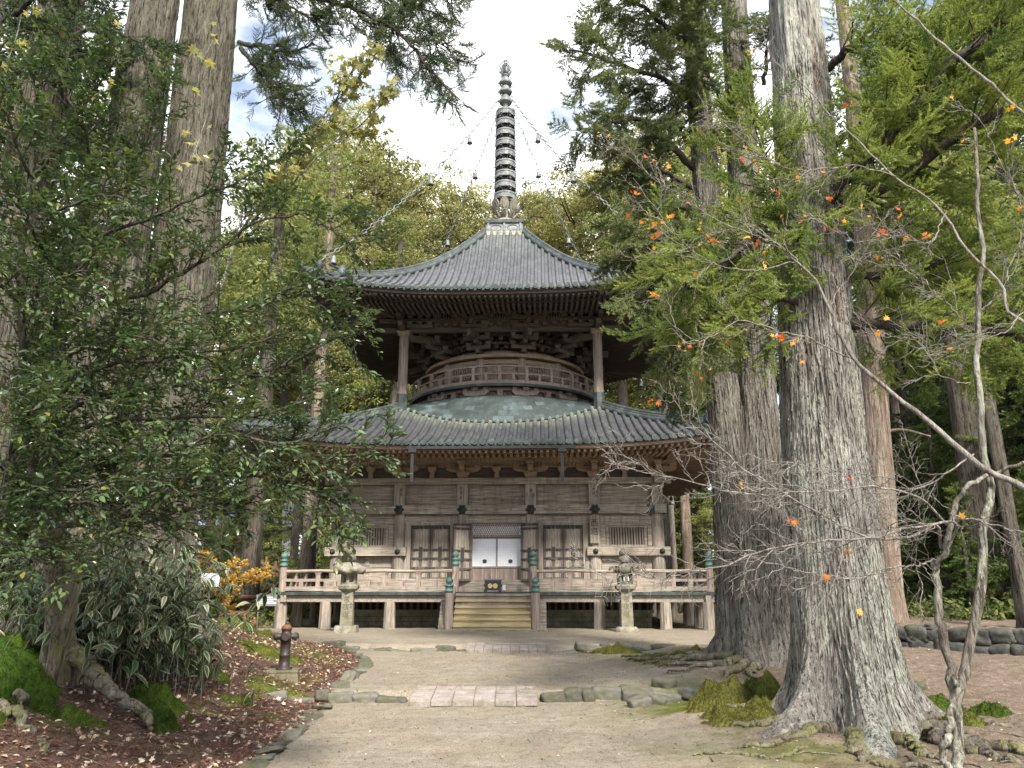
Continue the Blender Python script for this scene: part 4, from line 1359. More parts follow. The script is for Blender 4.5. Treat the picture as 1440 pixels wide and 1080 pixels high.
# steps
st = MB()
for i in range(6):
    z1 = 1.12 - i * 0.185
    y = -V0 - 0.06 - i * 0.145
    st.bx(-1.22, 1.22, y - 0.16, y + 0.12, z1 - 0.07, z1, 1 if i >= 1 else 0)
    st.bx(-1.22, 1.22, y - 0.11, y + 0.10, z1 - 0.185, z1 - 0.07, 1 if i >= 2 else 0)
steps = st.build('stair', [wood_x, wood_step], PG)
for sx in (-1, 1):
    b = MB()
    for i in range(5):
        z1 = 0.93 - i * 0.185
        y = -V0 - 0.06 - i * 0.145
        b.bx(sx * 1.49, sx * 1.70, y - 0.1, -V0 + 0.1, z1 - 0.19, z1)
    b.build('stair_cheek', wood_x, PG)
    b = MB()
    b.tube([(sx * 1.28, -V0 + 0.10, FL + 0.66), (sx * 1.30, -V0 - 0.3, FL + 0.42), (sx * 1.35, -V0 - 0.74, FL - 0.12)], 0.055, 8)
    b.bar((sx * 1.28, -V0 + 0.10, FL + 0.2), (sx * 1.35, -V0 - 0.74, FL - 0.62), 0.09, 0.14)
    b.build('stair_rail', wood_pink, PG)
MB().bx(-1.75, 1.75, -V0 - 1.12, -V0 - 0.86, -0.06, 0.045).build('stair_footing', base_stone, PG)
wr = PG.matrix_basis.copy()
bpy.context.view_layer.update()
PW = PG.matrix_world.copy()
def pg_pt(x, y, z):
    return PW @ Vector((x, y, z))

# ---- offering box and card on the veranda
ob = thing('offering_box', 'small blue black box with two gold round crests at the head of the steps', 'offering box', pg_pt(-0.06, -6.55, FL), R(-2.2))
MB().frus((0, 0, 0.05), (0.52, 0.36), (0.54, 0.38), 0.32).build('box_body', box_paint, ob)
MB().bx(-0.30, 0.30, -0.21, 0.21, 0.37, 0.415).build('lid', board_grey, ob)
for sx in (-1, 1):
    MB().bx(sx * 0.24 - 0.05, sx * 0.24 + 0.05, -0.20, 0.20, 0.0, 0.07).bx(sx * 0.29 - 0.02, sx * 0.29 + 0.02, -0.04, 0.04, 0.16, 0.24).build('foot', box_paint, ob)
    b = MB().lathe([(0.075, 0), (0.075, 0.008)], (0, 0, 0), 20)
    cr = b.build('crest', gold, ob, (sx * 0.085, -0.184, 0.19), (R(90), 0, 0))
    b = MB()
    for q in range(3):
        a = q * 2.094 + 0.5
        b.tube([(0.02 * math.cos(a), 0.02 * math.sin(a), 0.010), (0.045 * math.cos(a + .5), 0.045 * math.sin(a + .5), 0.010), (0.052 * math.cos(a + 1.4), 0.052 * math.sin(a + 1.4), 0.010)], [0.012, 0.009, 0.004], 5)
    b.build('crest_pattern', ink, cr)
nc = thing('notice_card', 'small white card standing beside the offering box', 'card', pg_pt(0.31, -6.6, FL), R(-2.2))
MB().bx(-0.05, 0.05, -0.004, 0.004, 0.05, 0.22).build('card_face', board_white, nc)
MB().bx(-0.05, 0.05, -0.04, 0.04, 0.0, 0.05).build('stand', fence_wood, nc)

# ---- stone lanterns
def lantern(x, y, z, name, label, body, curl, plaque, capmat):
    t = thing('stone_lantern', label, 'lantern', (x, y, z), 0.05, 'stone lanterns before the steps')
    if curl:
        MB().lathe([(0.36, -0.05), (0.38, 0.06), (0.30, 0.14), (0.22, 0.15)], n=20).build('base', lantern_stone, t)
    else:
        b = MB().frus((0, 0, -0.05), (0.68, 0.62), (0.62, 0.56), 0.26); b.build('base', lantern_stone, t)
    zb = 0.14 if curl else 0.21
    sh = MB().frus((0, 0, zb), (0.37, 0.34), (0.33, 0.31), 1.18 - zb).build('shaft', lantern_stone, t)
    tm = MB()
    for q, chx in enumerate(body):
        text_piece(tm, chx, 0.21, lambda a, b_, q=q: (a - 0.02, -0.175 + (0.9 - q * 0.22 + b_) * 0.006 - 0.0005, 0.90 - q * 0.22 + b_))
    for q, chx in enumerate(plaque):
        text_piece(tm, chx, 0.09, lambda a, b_, q=q: (a + 0.125, -0.175 + (0.8 - q * 0.1 + b_) * 0.006 - 0.0005, 0.80 - q * 0.10 + b_))
    tm.build('carved_lettering', plinth_mat, sh)
    MB().lathe([(0.20, 1.18), (0.34, 1.27), (0.36, 1.36), (0.30, 1.40)], n=6, smooth=False).build('platform', lantern_stone, t)
    fb = MB()
    for q in range(6):
        a = q * math.pi / 3 + math.pi / 6
        fb.box((0.21 * math.cos(a), 0.21 * math.sin(a), 1.56), (0.07, 0.09, 0.34), 0, a)
    fb.lathe([(0.24, 1.39), (0.24, 1.46)], n=6, smooth=False)
    fb.lathe([(0.24, 1.66), (0.24, 1.73)], n=6, smooth=False)
    fb.lathe([(0.16, 1.45), (0.16, 1.67)], n=6, smooth=False)
    fb.build('fire_box', lantern_stone if not curl else lantern_dark, t)
    if curl:
        MB().bx(-0.075, 0.075, -0.20, -0.165, 1.48, 1.63).build('window_paper', paper, t)
    rf = MB()
    if curl:
        rf.lathe([(0.22, 1.71), (0.33, 1.76), (0.36, 1.84), (0.24, 1.95), (0.14, 2.03), (0.10, 2.06)], n=6)
        for q in range(6):
            a = q * math.pi / 3
            e = np.linspace(-0.6, 4.4, 10)
            rr_ = 0.40 - 0.085 * np.cos(e) * -1
            rf.tube(np.stack([(0.39 + 0.075 * np.cos(e)) * math.cos(a), (0.39 + 0.075 * np.cos(e)) * math.sin(a), 1.86 + 0.075 * np.sin(e)], -1), 0.045, 6)
    else:
        n6 = 36
        e = np.linspace(0, 2 * math.pi, n6 + 1)
        sc = 1 + 0.06 * np.cos(6 * e)
        P = np.stack([np.stack([r_ * sc * np.cos(e), r_ * sc * np.sin(e), z_ + (0.05 * np.cos(6 * e) if r_ > 0.4 else 0 * e)], -1) for r_, z_ in ((0.22, 1.71), (0.46, 1.74), (0.47, 1.86), (0.35, 1.93), (0.26, 2.02), (0.12, 2.06))])
        rf.grid(P, 0, True)
    rf.build('roof', lantern_stone if not curl else lantern_dark, t)
    MB().lathe([(0.10, 2.05), (0.17, 2.08), (0.20, 2.17), (0.16, 2.24), (0.12, 2.27), (0.16, 2.30), (0.17, 2.37), (0.12, 2.44), (0.04, 2.50), (0, 2.53)], n=14).build('jewel', capmat, t)
    return t
lantern(-4.95, 24.1, 0.29, 'a', 'stone lantern with a scalloped roof on a square base, nearest the hydrant', '常夜燈', False, '奉納', lantern_dark)
lantern(3.52, 24.7, 0.29, 'b', 'stone lantern with curled roof corners and white paper in its fire box', '常夜燈', True, '施主', lantern_dark)

# ---- hydrant on a concrete plinth
hy = thing('fire_hydrant', 'dark red post hydrant with an orange cap on a mossy plinth', 'hydrant', (-3.62, 12.95, gh(-3.62, 12.95) - 0.02), 0.2)
hy.scale = (0.80, 0.80, 0.80)
MB().frus((0, 0, -0.1), (0.62, 0.5), (0.55, 0.44), 0.24).bx(-0.29, 0.29, -0.235, 0.235, 0.14, 0.18).build('plinth', plinth_mat, hy)
MB().lathe([(0.155, 0.18), (0.155, 0.22), (0.105, 0.23), (0.10, 0.42), (0.11, 0.43), (0.11, 0.46), (0.10, 0.47), (0.098, 0.72), (0.115, 0.73), (0.125, 0.80), (0.115, 0.86), (0.095, 0.87), (0.095, 0.92), (0.105, 0.93), (0.105, 0.955)], n=18).build('barrel', rust, hy)
MB().lathe([(0.10, 0.955), (0.09, 1.0), (0.05, 1.03)], n=16).build('cap', rust_orange, hy)
MB().lathe([(0.035, 1.02), (0.035, 1.06), (0.02, 1.09), (0, 1.09)], n=5, smooth=False).build('valve_nut', rust, hy)
for sx in (-1, 1):
    nz = MB().tube([(sx * 0.08, 0, 0.80), (sx * 0.165, 0, 0.80)], 0.062, 14).tube([(sx * 0.165, 0, 0.80), (sx * 0.20, 0, 0.80)], 0.085, 14, smooth=False).tube([(sx * 0.20, 0, 0.80), (sx * 0.235, 0, 0.80), (sx * 0.25, 0, .80)], [0.07, 0.06, 0.02], 12)
    nz.build('nozzle', rust, hy)
MB().tube([(0, -0.08, 0.80), (0, -0.15, 0.80)], 0.055, 12).tube([(0, -0.15, 0.80), (0, -0.18, 0.80)], 0.07, 12, smooth=False).build('nozzle', rust, hy)
e = np.linspace(0, math.pi, 12)
MB().tube(np.stack([0.165 - 0.055 * np.cos(e), np.full(12, -0.05), 0.76 - 0.20 * np.sin(e)], -1), 0.008, 5).build('chain', board_grey, hy)

# ================================================================== foliage kit
def proto_leaf(w=0.42, fold=0.10, curl=0.12):
    """one leaf, length 1 along x: two folded halves"""
    xs = np.array([0, 0.25, 0.55, 0.82, 1.0])
    ws = np.array([0.02, 0.8, 1.0, 0.55, 0.0]) * w / 2
    v, t = [], []
    for x, q in zip(xs, ws):
        z = -curl * x * x
        v += [(x, q, z + fold * q / (w / 2)), (x, 0, z), (x, -q, z + fold * q / (w / 2))]
    f = []
    for i in range(4):
        a = i * 3
        f += [(a, a + 1, a + 4), (a, a + 4, a + 3), (a + 1, a + 2, a + 5), (a + 1, a + 5, a + 4)]
    return np.array(v, float), np.array(f), np.zeros(len(v))

def proto_sugi(seed, nb=11, per=16, nl=0.13, droop=0.25):
    r = np.random.default_rng(seed)
    tris, tint = [], []
    def strand(p0, d0, L, bend, n):
        d0 = d0 / np.linalg.norm(d0)
        t = np.linspace(0.05, 1, n)
        P = p0 + d0 * (L * t)[:, None] + np.array([0, 0, 1.0]) * (bend * L * t * t)[:, None]
        T = d0 + np.array([0, 0, 1.0]) * (2 * bend * t)[:, None]
        T /= np.linalg.norm(T, axis=1)[:, None]
        for _ in range(2):
            a = r.normal(size=(n, 3))
            a -= T * np.sum(a * T, 1)[:, None]
            a /= np.linalg.norm(a, axis=1)[:, None]
            D = T * 0.72 + a * 0.70
            w = np.cross(D, r.normal(size=(n, 3)))
            w /= np.linalg.norm(w, axis=1)[:, None]
            ln = nl * r.uniform(0.7, 1.15, n)[:, None] * (1.05 - 0.4 * t[:, None])
            tris.append(np.stack([P - w * nl * 0.11, P + w * nl * 0.11, P + D * ln], 1))
            tint.append(np.clip(0.25 + 0.5 * t + r.normal(0, 0.12, n), 0, 1))
    strand(np.zeros(3), np.array([1.0, 0, -droop]), 1.0, 0.2, int(per * 1.6))
    for k in range(nb):
        t = 0.12 + 0.82 * (k + r.uniform(0, 0.6)) / nb
        sg = 1 if k % 2 else -1
        ang = r.uniform(0.5, 1.0)
        d = np.array([math.cos(ang), sg * math.sin(ang), r.uniform(-0.5, 0.25) - droop])
        strand(np.array([t, 0, -droop * t + 0.2 * t * t]), d, r.uniform(0.30, 0.55) * (1.15 - 0.6 * t), r.uniform(0.1, 0.5), per)
    T = np.concatenate(tris)
    ti = np.repeat(np.concatenate(tint), 3)
    v = T.reshape(-1, 3)
    return v, np.arange(len(v)).reshape(-1, 3), ti

def proto_clump(seed, n=78, flat=0.62, size=0.24):
    """a tuft of leafy twigs: small facets spread through a flattened dome"""
    r = np.random.default_rng(seed)
    d = r.normal(size=(n, 3)); d[:, 2] = np.abs(d[:, 2]) * 0.9 - 0.25
    d /= np.linalg.norm(d, axis=1)[:, None]
    p = d * (r.uniform(0.25, 1, n) ** 0.5)[:, None] * np.array([1, 1, flat])
    nrm = d + r.normal(0, 0.7, (n, 3))
    nrm /= np.linalg.norm(nrm, axis=1)[:, None]
    a = np.cross(nrm, r.normal(size=(n, 3))); a /= np.linalg.norm(a, axis=1)[:, None]
    b = np.cross(nrm, a)
    s = size * r.uniform(0.6, 1.25, n)[:, None]
    q = np.stack([p - a * s * 0.5, p - b * s * 0.32 + a * s * 0.1, p + a * s * 0.62, p + b * s * 0.3], 1)
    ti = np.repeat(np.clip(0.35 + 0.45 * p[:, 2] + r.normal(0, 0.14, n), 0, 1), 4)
    return q.reshape(-1, 3), np.arange(n * 4).reshape(-1, 4), ti

def star_leaf(lobes=5, deep=0.42):
    v = [(0.0, 0.0, 0.0)]
    for k in range(lobes * 2 - 1):
        a = -2.2 + 4.4 * k / (lobes * 2 - 2)
        r_ = (1.0 - 0.28 * abs(a) / 2.2) if k % 2 == 0 else deep
        v.append((0.35 + r_ * 0.62 * math.cos(a), r_ * 0.62 * math.sin(a), -0.15 * r_ * abs(math.sin(a * 1.3))))
    v[0] = (0.12, 0, 0)
    f = [(0, i, i + 1) for i in range(1, len(v) - 1)]
    return np.array(v, float), np.array(f), np.zeros(len(v))

def scatter(mb, protos, pos, dirs, scale, tint, r, roll=0.6, smooth=False, up=(0, 0, 1.0), mat=0):
    pos, dirs = np.asarray(pos, float), np.asarray(dirs, float)
    n = len(pos)
    if n == 0:
        return
    scale = np.broadcast_to(np.asarray(scale, float), (n,))
    tint = np.broadcast_to(np.asarray(tint, float), (n,))
    x = dirs / (np.linalg.norm(dirs, axis=1)[:, None] + 1e-9)
    u = np.array(up) + r.normal(0, roll, (n, 3))
    y = np.cross(u, x); y /= np.linalg.norm(y, axis=1)[:, None] + 1e-9
    z = np.cross(x, y)
    Rm = np.stack([x, y, z], -1) * scale[:, None, None]
    which = r.integers(0, len(protos), n)
    for k, (v, f, t) in enumerate(protos):
        s = np.nonzero(which == k)[0]
        if len(s) == 0:
            continue
        V = np.einsum('nij,vj->nvi', Rm[s], v) + pos[s][:, None]
        F = (f[None] + (np.arange(len(s)) * len(v))[:, None, None]).reshape(-1, f.shape[1])
        T = np.clip(t[None] + tint[s][:, None], 0, 1)
        mb.add(V.reshape(-1, 3), F, mat, T.reshape(-1), smooth)

def curve(pts, n=24, wob=0.0, r=None):
    """smooth polyline through points"""
    P = np.array(pts, float)
    if len(P) == 2:
        out = P[0] + (P[1] - P[0]) * np.linspace(0, 1, n)[:, None]
    else:
        t = np.concatenate([[0], np.cumsum(np.linalg.norm(np.diff(P, axis=0), axis=1))])
        ext = np.vstack([2 * P[0] - P[1], P, 2 * P[-1] - P[-2]])
        out = []
        for q in np.linspace(0, t[-1], n):
            i = min(np.searchsorted(t, q, side='right') - 1, len(P) - 2)
            w = (q - t[i]) / (t[i + 1] - t[i])
            a, b, c, d = ext[i], ext[i + 1], ext[i + 2], ext[i + 3]
            out.append(0.5 * (2 * b + (c - a) * w + (2 * a - 5 * b + 4 * c - d) * w * w + (3 * b - a - 3 * c + d) * w ** 3))
        out = np.array(out)
    if wob and r is not None:
        k = np.cumsum(r.normal(0, wob, out.shape), axis=0)
        k -= np.linspace(0, 1, len(out))[:, None] * k[-1]
        out = out + k
    return out

def PX(*pts):
    return [at(*p) for p in pts]

def sprout(poly, r, n, lo, hi, length, spread=(0.6, 1.1), up=0.0, out=None):
    """child twigs along a limb: list of polylines"""
    res = []
    m = len(poly)
    for k in range(n):
        q = lo + (hi - lo) * (k + r.uniform(0, 1)) / n
        i = min(int(q * (m - 1)), m - 2)
        p = poly[i] + (poly[i + 1] - poly[i]) * (q * (m - 1) - i)
        t = poly[min(i + 1, m - 1)] - poly[max(i - 1, 0)]
        t = t / (np.linalg.norm(t) + 1e-9)
        a = r.normal(size=3); a -= t * a.dot(t); a /= np.linalg.norm(a) + 1e-9
        ang = r.uniform(*spread)
        d = t * math.cos(ang) + a * math.sin(ang) + np.array([0, 0, up])
        if out is not None:
            d = d + np.array(out)
        d /= np.linalg.norm(d)
        L = length * r.uniform(0.55, 1.15) * (1.1 - 0.5 * q)
        b = r.normal(0, 0.25, 3)
        res.append(np.array([p + d * L * s + b * L * s * s * 0.6 for s in np.linspace(0, 1, 6)]))
    return res

SUGI = [proto_sugi(s) for s in (11, 12, 13)]
SUGI_BIG = [proto_sugi(s, 9, 10, 0.17, 0.35) for s in (21, 22, 23)]
SUGI_NEAR = [proto_sugi(s, 13, 24, 0.085, 0.12) for s in (31, 32, 33)]
CLUMP = [proto_clump(s) for s in (41, 42, 43, 44)]
LEAF = [proto_leaf()]
LEAF_SLIM = [proto_leaf(0.36, 0.07, 0.2)]
STAR = [star_leaf(), star_leaf(7, 0.36)]

# ================================================================== trunks
def trunk_mesh(mb, path, rad, seed, na=120, nh=200, flare=0.6, fh=0.45, lobes=6, ridge=0.02, rs=9.0, mat=0):
    """tall trunk with a buttressed foot and fissured bark; path: (z -> centre), rad: (height above foot -> radius)"""
    r = np.random.default_rng(seed)
    P = curve(path, nh)
    h = P[:, 2] - P[0, 2]
    # crowd the rings toward the foot
    k = np.linspace(0, 1, nh) ** 1.5
    P = np.stack([np.interp(k, np.linspace(0, 1, nh), P[:, j]) for j in range(3)], -1)
    h = P[:, 2] - P[0, 2]
    th = np.linspace(0, 2 * math.pi, na + 1)[:-1]
    H, T = np.meshgrid(h, th, indexing='ij')
    base = np.interp(H, *np.array(rad).T)
    ph = r.uniform(0, 6.28, 4)
    lob = 0.5 + 0.5 * np.cos(lobes * T + ph[0] + 0.6 * np.sin(T + ph[1]))
    lob = lob ** 1.6 * (0.7 + 0.5 * np.cos(T * 2 + ph[2]))
    fl = flare * np.exp(-H / fh) * (0.35 + 1.1 * lob) + flare * 0.16 * np.exp(-H / (fh * 3)) * (0.3 + 0.7 * lob)
    wav = 0.05 * base * np.cos(3 * T + ph[3] + H * 0.25) + 0.03 * base * np.cos(5 * T + ph[1] - H * 0.3)
    c = np.stack([np.cos(T) * rs * base, np.sin(T) * rs * base, H * 0.75], -1)
    n1 = fbm(c, 4, seed)
    n2 = fbm(c * np.array([2.6, 2.6, 1.6]) + 9, 3, seed + 5)
    rg = (1 - np.abs(2 * n1 - 1) * 2.0) * -ridge + (n2 - 0.5) * ridge * 1.2
    Rr = base + fl + wav + rg
    V = np.stack([P[:, None, 0] + Rr * np.cos(T), P[:, None, 1] + Rr * np.sin(T), P[:, None, 2] + 0 * T], -1)
    mb.grid(V, mat, True, 0.0, True)
    return V

def bark_strips(tree, V, n, seed, mat_, hmax, wid=(0.008, 0.026), ln=(0.12, 0.6), off=0.012):
    """loose fibrous strips of bark standing a little proud of the trunk"""
    r = np.random.default_rng(seed)
    m, k = V.shape[:2]
    hs = V[:, 0, 2] - V[0, 0, 2]
    mb = MB()
    cen = V.mean(1)
    for _ in range(n):
        h = r.uniform(0.15, hmax); L = r.uniform(*ln); j = r.integers(0, k)
        ii = np.interp(np.linspace(h, h + L, 6), hs, np.arange(m)).astype(int)
        P = V[ii, j]
        rad = P - cen[ii]; rad[:, 2] = 0; rad /= np.linalg.norm(rad, axis=1)[:, None]
        lat = np.stack([-rad[:, 1], rad[:, 0], 0 * rad[:, 0]], -1)
        w = r.uniform(*wid) * np.array([0.3, 0.9, 1.0, 1.0, 0.8, 0.25])[:, None] * 0.5
        o = off * r.uniform(0.5, 1.3) * np.array([1.6, 0.9, 0.6, 0.6, 0.9, 1.2])[:, None]
        drift = lat * (np.linspace(0, 1, 6) * r.normal(0, 0.02))[:, None]
        Q = P + rad * o + drift
        mb.grid(np.stack([Q - lat * w - rad * 0.012, Q - lat * w, Q + lat * w, Q + lat * w - rad * 0.012], 1), 0, False)
    mb.build('bark_fringe', mat_, tree)

def root(mb, pts, r0, r1, seed, n=60, na=28, mat=0, follow=None):
    """a gnarled root: tapering, ridged along its length, half sunk in the soil"""
    r = np.random.default_rng(seed)
    P = curve(pts, n, 0.012, r)
    if follow is not None:
        P[:, 2] = gz(P[:, 0], P[:, 1]) + follow + r.normal(0, 0.004, n)
        P[-5:, 2] -= np.linspace(0, 0.06, 5)
    rad = r0 + (r1 - r0) * np.linspace(0, 1, n) ** 0.7
    rad = rad * (0.85 + 0.5 * (vnoise(P * 4, seed) - 0.3))
    rad[-6:] *= np.linspace(1, 0.25, 6)
    t = np.gradient(P, axis=0); t /= np.linalg.norm(t, axis=1)[:, None]
    u = np.cross(t, [0, 0, 1.0]); u /= np.linalg.norm(u, axis=1)[:, None]
    w = np.cross(u, t)
    th = np.linspace(0, 2 * math.pi, na + 1)[:-1]
    I, T = np.meshgrid(np.arange(n), th, indexing='ij')
    s_ = np.concatenate([[0], np.cumsum(np.linalg.norm(np.diff(P, axis=0), axis=1))])
    q = np.stack([np.cos(T) * 2.2, np.sin(T) * 2.2, s_[:, None] * 3.0 + 0 * T], -1)
    rg = 1 + 0.75 * (fbm(q, 4, seed) - 0.5) + 0.25 * (fbm(q * [2.5, 2.5, 1.2] + 5, 3, seed + 2) - 0.5)
    R2 = rad[:, None] * rg
    V = P[:, None] + u[:, None] * (R2 * np.cos(T))[..., None] + w[:, None] * (R2 * np.sin(T) * 0.85)[..., None]
    mb.grid(V, mat, True, 0.0, True)

def ground_pts(*xy, lift=0.0):
    return [np.array([x, y, gh(x, y) + lift]) for x, y in xy]

def cedar_limbs(tree, name, limbs, sprays, spray_scale, leafmat, seed, barkmat, twig_n=14, twig_len=0.8, droop=-0.25, tint=(0.0, 0.25), protos=None, fill=1.0, crown='crown'):
    """limbs carry twigs, twigs carry needle sprays"""
    r = np.random.default_rng(seed)
    wb, cb = MB(), MB()
    pos, dr, sc, ti = [], [], [], []
    for pts, r0, r1 in limbs:
        P = curve(pts, 30, 0.02, r)
        wb.tube(P, np.linspace(r0, r1, 30), 8)
        Lg = np.linalg.norm(np.diff(P, axis=0), axis=1).sum()
        for tw in sprout(P, r, max(3, int(Lg * twig_n * fill)), 0.08, 1.0, twig_len, (0.5, 1.2), droop):
            wb.tube(tw, np.linspace(0.014, 0.004, len(tw)), 4, caps=False)
            base_t = r.uniform(*tint)
            L = np.linalg.norm(tw[-1] - tw[0])
            m = max(2, int(L * sprays))
            for q in range(m):
                f = 0.2 + 0.8 * (q + r.uniform(0, 1)) / m
                i = min(int(f * 5), 4)
                p = tw[i] + (tw[i + 1] - tw[i]) * (f * 5 - i)
                d = tw[i + 1] - tw[i]
                d = d / (np.linalg.norm(d) + 1e-9) + r.normal(0, 0.45, 3) + np.array([0, 0, droop * 0.8])
                pos.append(p); dr.append(d); sc.append(spray_scale * r.uniform(0.65, 1.2)); ti.append(base_t + r.normal(0, 0.06) - 0.1)
    scatter(cb, protos or SUGI, np.array(pos), np.array(dr), np.array(sc), np.array(ti), r, 0.4)
    wb.build('branch', barkmat, tree)
    cb.build(crown, leafmat, tree, tint=True)

# ---- the great grey cedar by the path
bc = thing('cedar_tree', 'massive grey lichened cedar with a flaring root foot beside the path', 'tree', (0, 0, 0))
m = MB()
z0 = -0.05
Vt = trunk_mesh(m, [(3.93, 9.5, z0), (3.92, 9.5, 3.5), (4.12, 9.5, 8.7), (4.3, 9.5, 18.0)], [(0, 0.60), (1.2, 0.55), (3.6, 0.49), (8.7, 0.375), (18, 0.28)], 101, 420, 520, 0.74, 0.34, 7, 0.028, 11.0)
m.build('trunk', bark_grey, bc)
bark_strips(bc, Vt, 5200, 1401, bark_grey, 8.6)
m = MB()
for k, (pts, a, b) in enumerate([
        ([(3.45, 9.0), (3.0, 8.6), (2.55, 8.45), (2.2, 8.35)], 0.16, 0.03), ([(3.3, 9.3), (2.8, 9.35), (2.3, 9.6)], 0.14, 0.03), ([(3.6, 8.7), (3.35, 8.2), (3.2, 7.7)], 0.17, 0.03),
        ([(4.4, 8.9), (4.75, 8.5), (5.1, 8.2), (5.3, 7.9)], 0.22, 0.05), ([(4.55, 9.4), (5.1, 9.3), (5.6, 9.2)], 0.17, 0.03), ([(3.95, 8.7), (4.0, 8.3), (4.1, 7.9)], 0.16, 0.03),
        ([(4.4, 8.7), (4.55, 8.2), (4.7, 7.7)], 0.18, 0.04), ([(3.3, 9.8), (2.9, 10.3), (2.5, 10.5)], 0.15, 0.03)]):
    root(m, ground_pts(*pts), a * 0.8, b * 0.8, 130 + k, follow=0.015)
m.build('root', bark_root, bc)
cedar_limbs(bc, 'a', [
    (PX((1168, 452, 9.4), (1300, 456, 9.0), (1440, 462, 8.6), (1600, 470, 8.4)), 0.075, 0.03),
    (PX((1145, 305, 9.3), (1210, 235, 8.8), (1290, 135, 8.4), (1420, 10, 8.0), (1500, -60, 7.9)), 0.085, 0.03),
    (PX((1160, 310, 9.4), (1230, 270, 9.0), (1330, 190, 8.4), (1440, 140, 8.0), (1560, 90, 7.8)), 0.09, 0.03),
    (PX((1165, 210, 9.4), (1260, 150, 9.0), (1350, 90, 8.9), (1480, 60, 8.8)), 0.06, 0.02),
    (PX((1140, 340, 9.4), (1080, 330, 8.9), (1020, 360, 8.6), (960, 400, 8.4)), 0.05, 0.015),
    (PX((1160, 100, 9.5), (1220, 60, 9.0), (1300, 30, 8.7), (1420, -30, 8.5)), 0.06, 0.02),
    (PX((1180, 395, 9.5), (1280, 380, 10.0), (1380, 360, 10.4), (1500, 350, 10.6)), 0.06, 0.02),
    (PX((1125, 430, 9.3), (1060, 420, 9.0), (1010, 440, 8.8), (975, 470, 8.8)), 0.045, 0.012),
    (PX((1150, 380, 9.3), (1115, 300, 9.0), (1085, 240, 8.9), (1060, 150, 8.9)), 0.035, 0.012),
], 7.0, 0.46, leaf_cedar, 140, bark_twig, 21, 0.85, -0.12, (0.15, 0.75), SUGI_NEAR, 0.72)

# ---- twin cedar behind it
tc_ = thing('cedar_tree', 'brown twin trunked cedar with bare roots sprawling toward the pagoda', 'tree')
m = MB()
V1 = trunk_mesh(m, [(4.42, 15.0, 0.05), (4.30, 15.0, 3.0), (4.22, 15.0, 6.5), (4.12, 15.0, 20.0)], [(0, 0.56), (2.0, 0.45), (4.5, 0.33), (8, 0.29), (20, 0.2)], 151, 220, 300, 0.35, 0.5, 5, 0.03, 11.0)
V2 = trunk_mesh(m, [(4.62, 15.1, 0.05), (4.86, 15.1, 3.0), (4.98, 15.1, 6.5), (5.3, 15.1, 20.0)], [(0, 0.64), (2.0, 0.52), (4.5, 0.42), (8, 0.36), (20, 0.25)], 152, 240, 300, 0.5, 0.5, 6, 0.032, 11.0)
m.build('trunk', bark_brown, tc_)
bark_strips(tc_, V1, 1800, 1402, bark_brown, 12, (0.012, 0.04), (0.2, 0.9))
bark_strips(tc_, V2, 2200, 1403, bark_brown, 12, (0.012, 0.04), (0.2, 0.9))
m = MB()
for k, (pts, a, b) in enumerate([
        ([(4.0, 14.6), (3.4, 14.9), (2.7, 15.6), (2.2, 16.2)], 0.15, 0.04), ([(4.0, 14.4), (3.5, 14.2), (3.0, 14.3), (2.6, 14.7)], 0.14, 0.03), ([(4.1, 14.2), (3.7, 13.6), (3.4, 13.1)], 0.16, 0.04),
        ([(3.9, 15.1), (3.2, 15.6), (2.6, 16.6), (2.3, 17.3)], 0.14, 0.03), ([(4.0, 15.5), (3.4, 16.4), (3.0, 17.4)], 0.15, 0.04), ([(3.8, 14.9), (3.2, 15.2), (2.4, 15.2)], 0.10, 0.02),
        ([(3.7, 14.3), (3.1, 13.9), (2.6, 13.9)], 0.09, 0.02), ([(3.8, 15.0), (3.3, 15.0), (2.9, 14.75), (2.6, 14.9)], 0.1, 0.02), ([(4.3, 14.2), (4.0, 13.7), (3.9, 13.2)], 0.13, 0.03), ([(3.5, 15.5), (3.0, 16.1), (2.9, 16.8)], 0.09, 0.02)]):
    root(m, ground_pts(*pts), a * 0.75, b * 0.8, 160 + k, follow=0.05)
m.build('root', bark_root, tc_)
cedar_limbs(tc_, 'b', [
    (PX((1020, 210, 15), (960, 120, 14.3), (880, 90, 13.6), (830, 75, 13.0), (800, 70, 13)), 0.08, 0.02),
    (PX((980, 240, 15), (930, 190, 14.4), (880, 170, 13.8), (840, 180, 13.4), (815, 180, 13.2)), 0.08, 0.02),
    (PX((985, 300, 15), (940, 290, 14.4), (915, 300, 13.8), (895, 325, 13.2), (885, 345, 13)), 0.07, 0.02),
    (PX((990, 320, 15), (950, 330, 14.2), (925, 350, 13.4), (905, 390, 12.8), (900, 420, 12.6)), 0.06, 0.02),
    (PX((1000, 100, 15), (950, 50, 14.3), (900, 10, 13.6), (850, -20, 13.0)), 0.08, 0.02),
    (PX((1010, 60, 15), (960, 0, 14.6), (900, -50, 14.2)), 0.08, 0.02),
    (PX((985, 270, 15), (955, 250, 14.6), (910, 235, 14.2), (875, 245, 14)), 0.06, 0.02),
    (PX((1020, 160, 15), (1000, 100, 14.2), (985, 40, 13.8), (970, -20, 13.5)), 0.05, 0.02),
    (PX((980, 420, 15), (960, 440, 14.2), (940, 500, 13.8), (945, 540, 13.8)), 0.05, 0.015),
    (PX((1075, 120, 15), (1080, 60, 14.5), (1090, 10, 14.3)), 0.05, 0.02),
], 5.5, 0.55, leaf_cedar_dark, 170, bark_twig, 13, 1.0, -0.35, (0.2, 0.85), SUGI, 0.8)

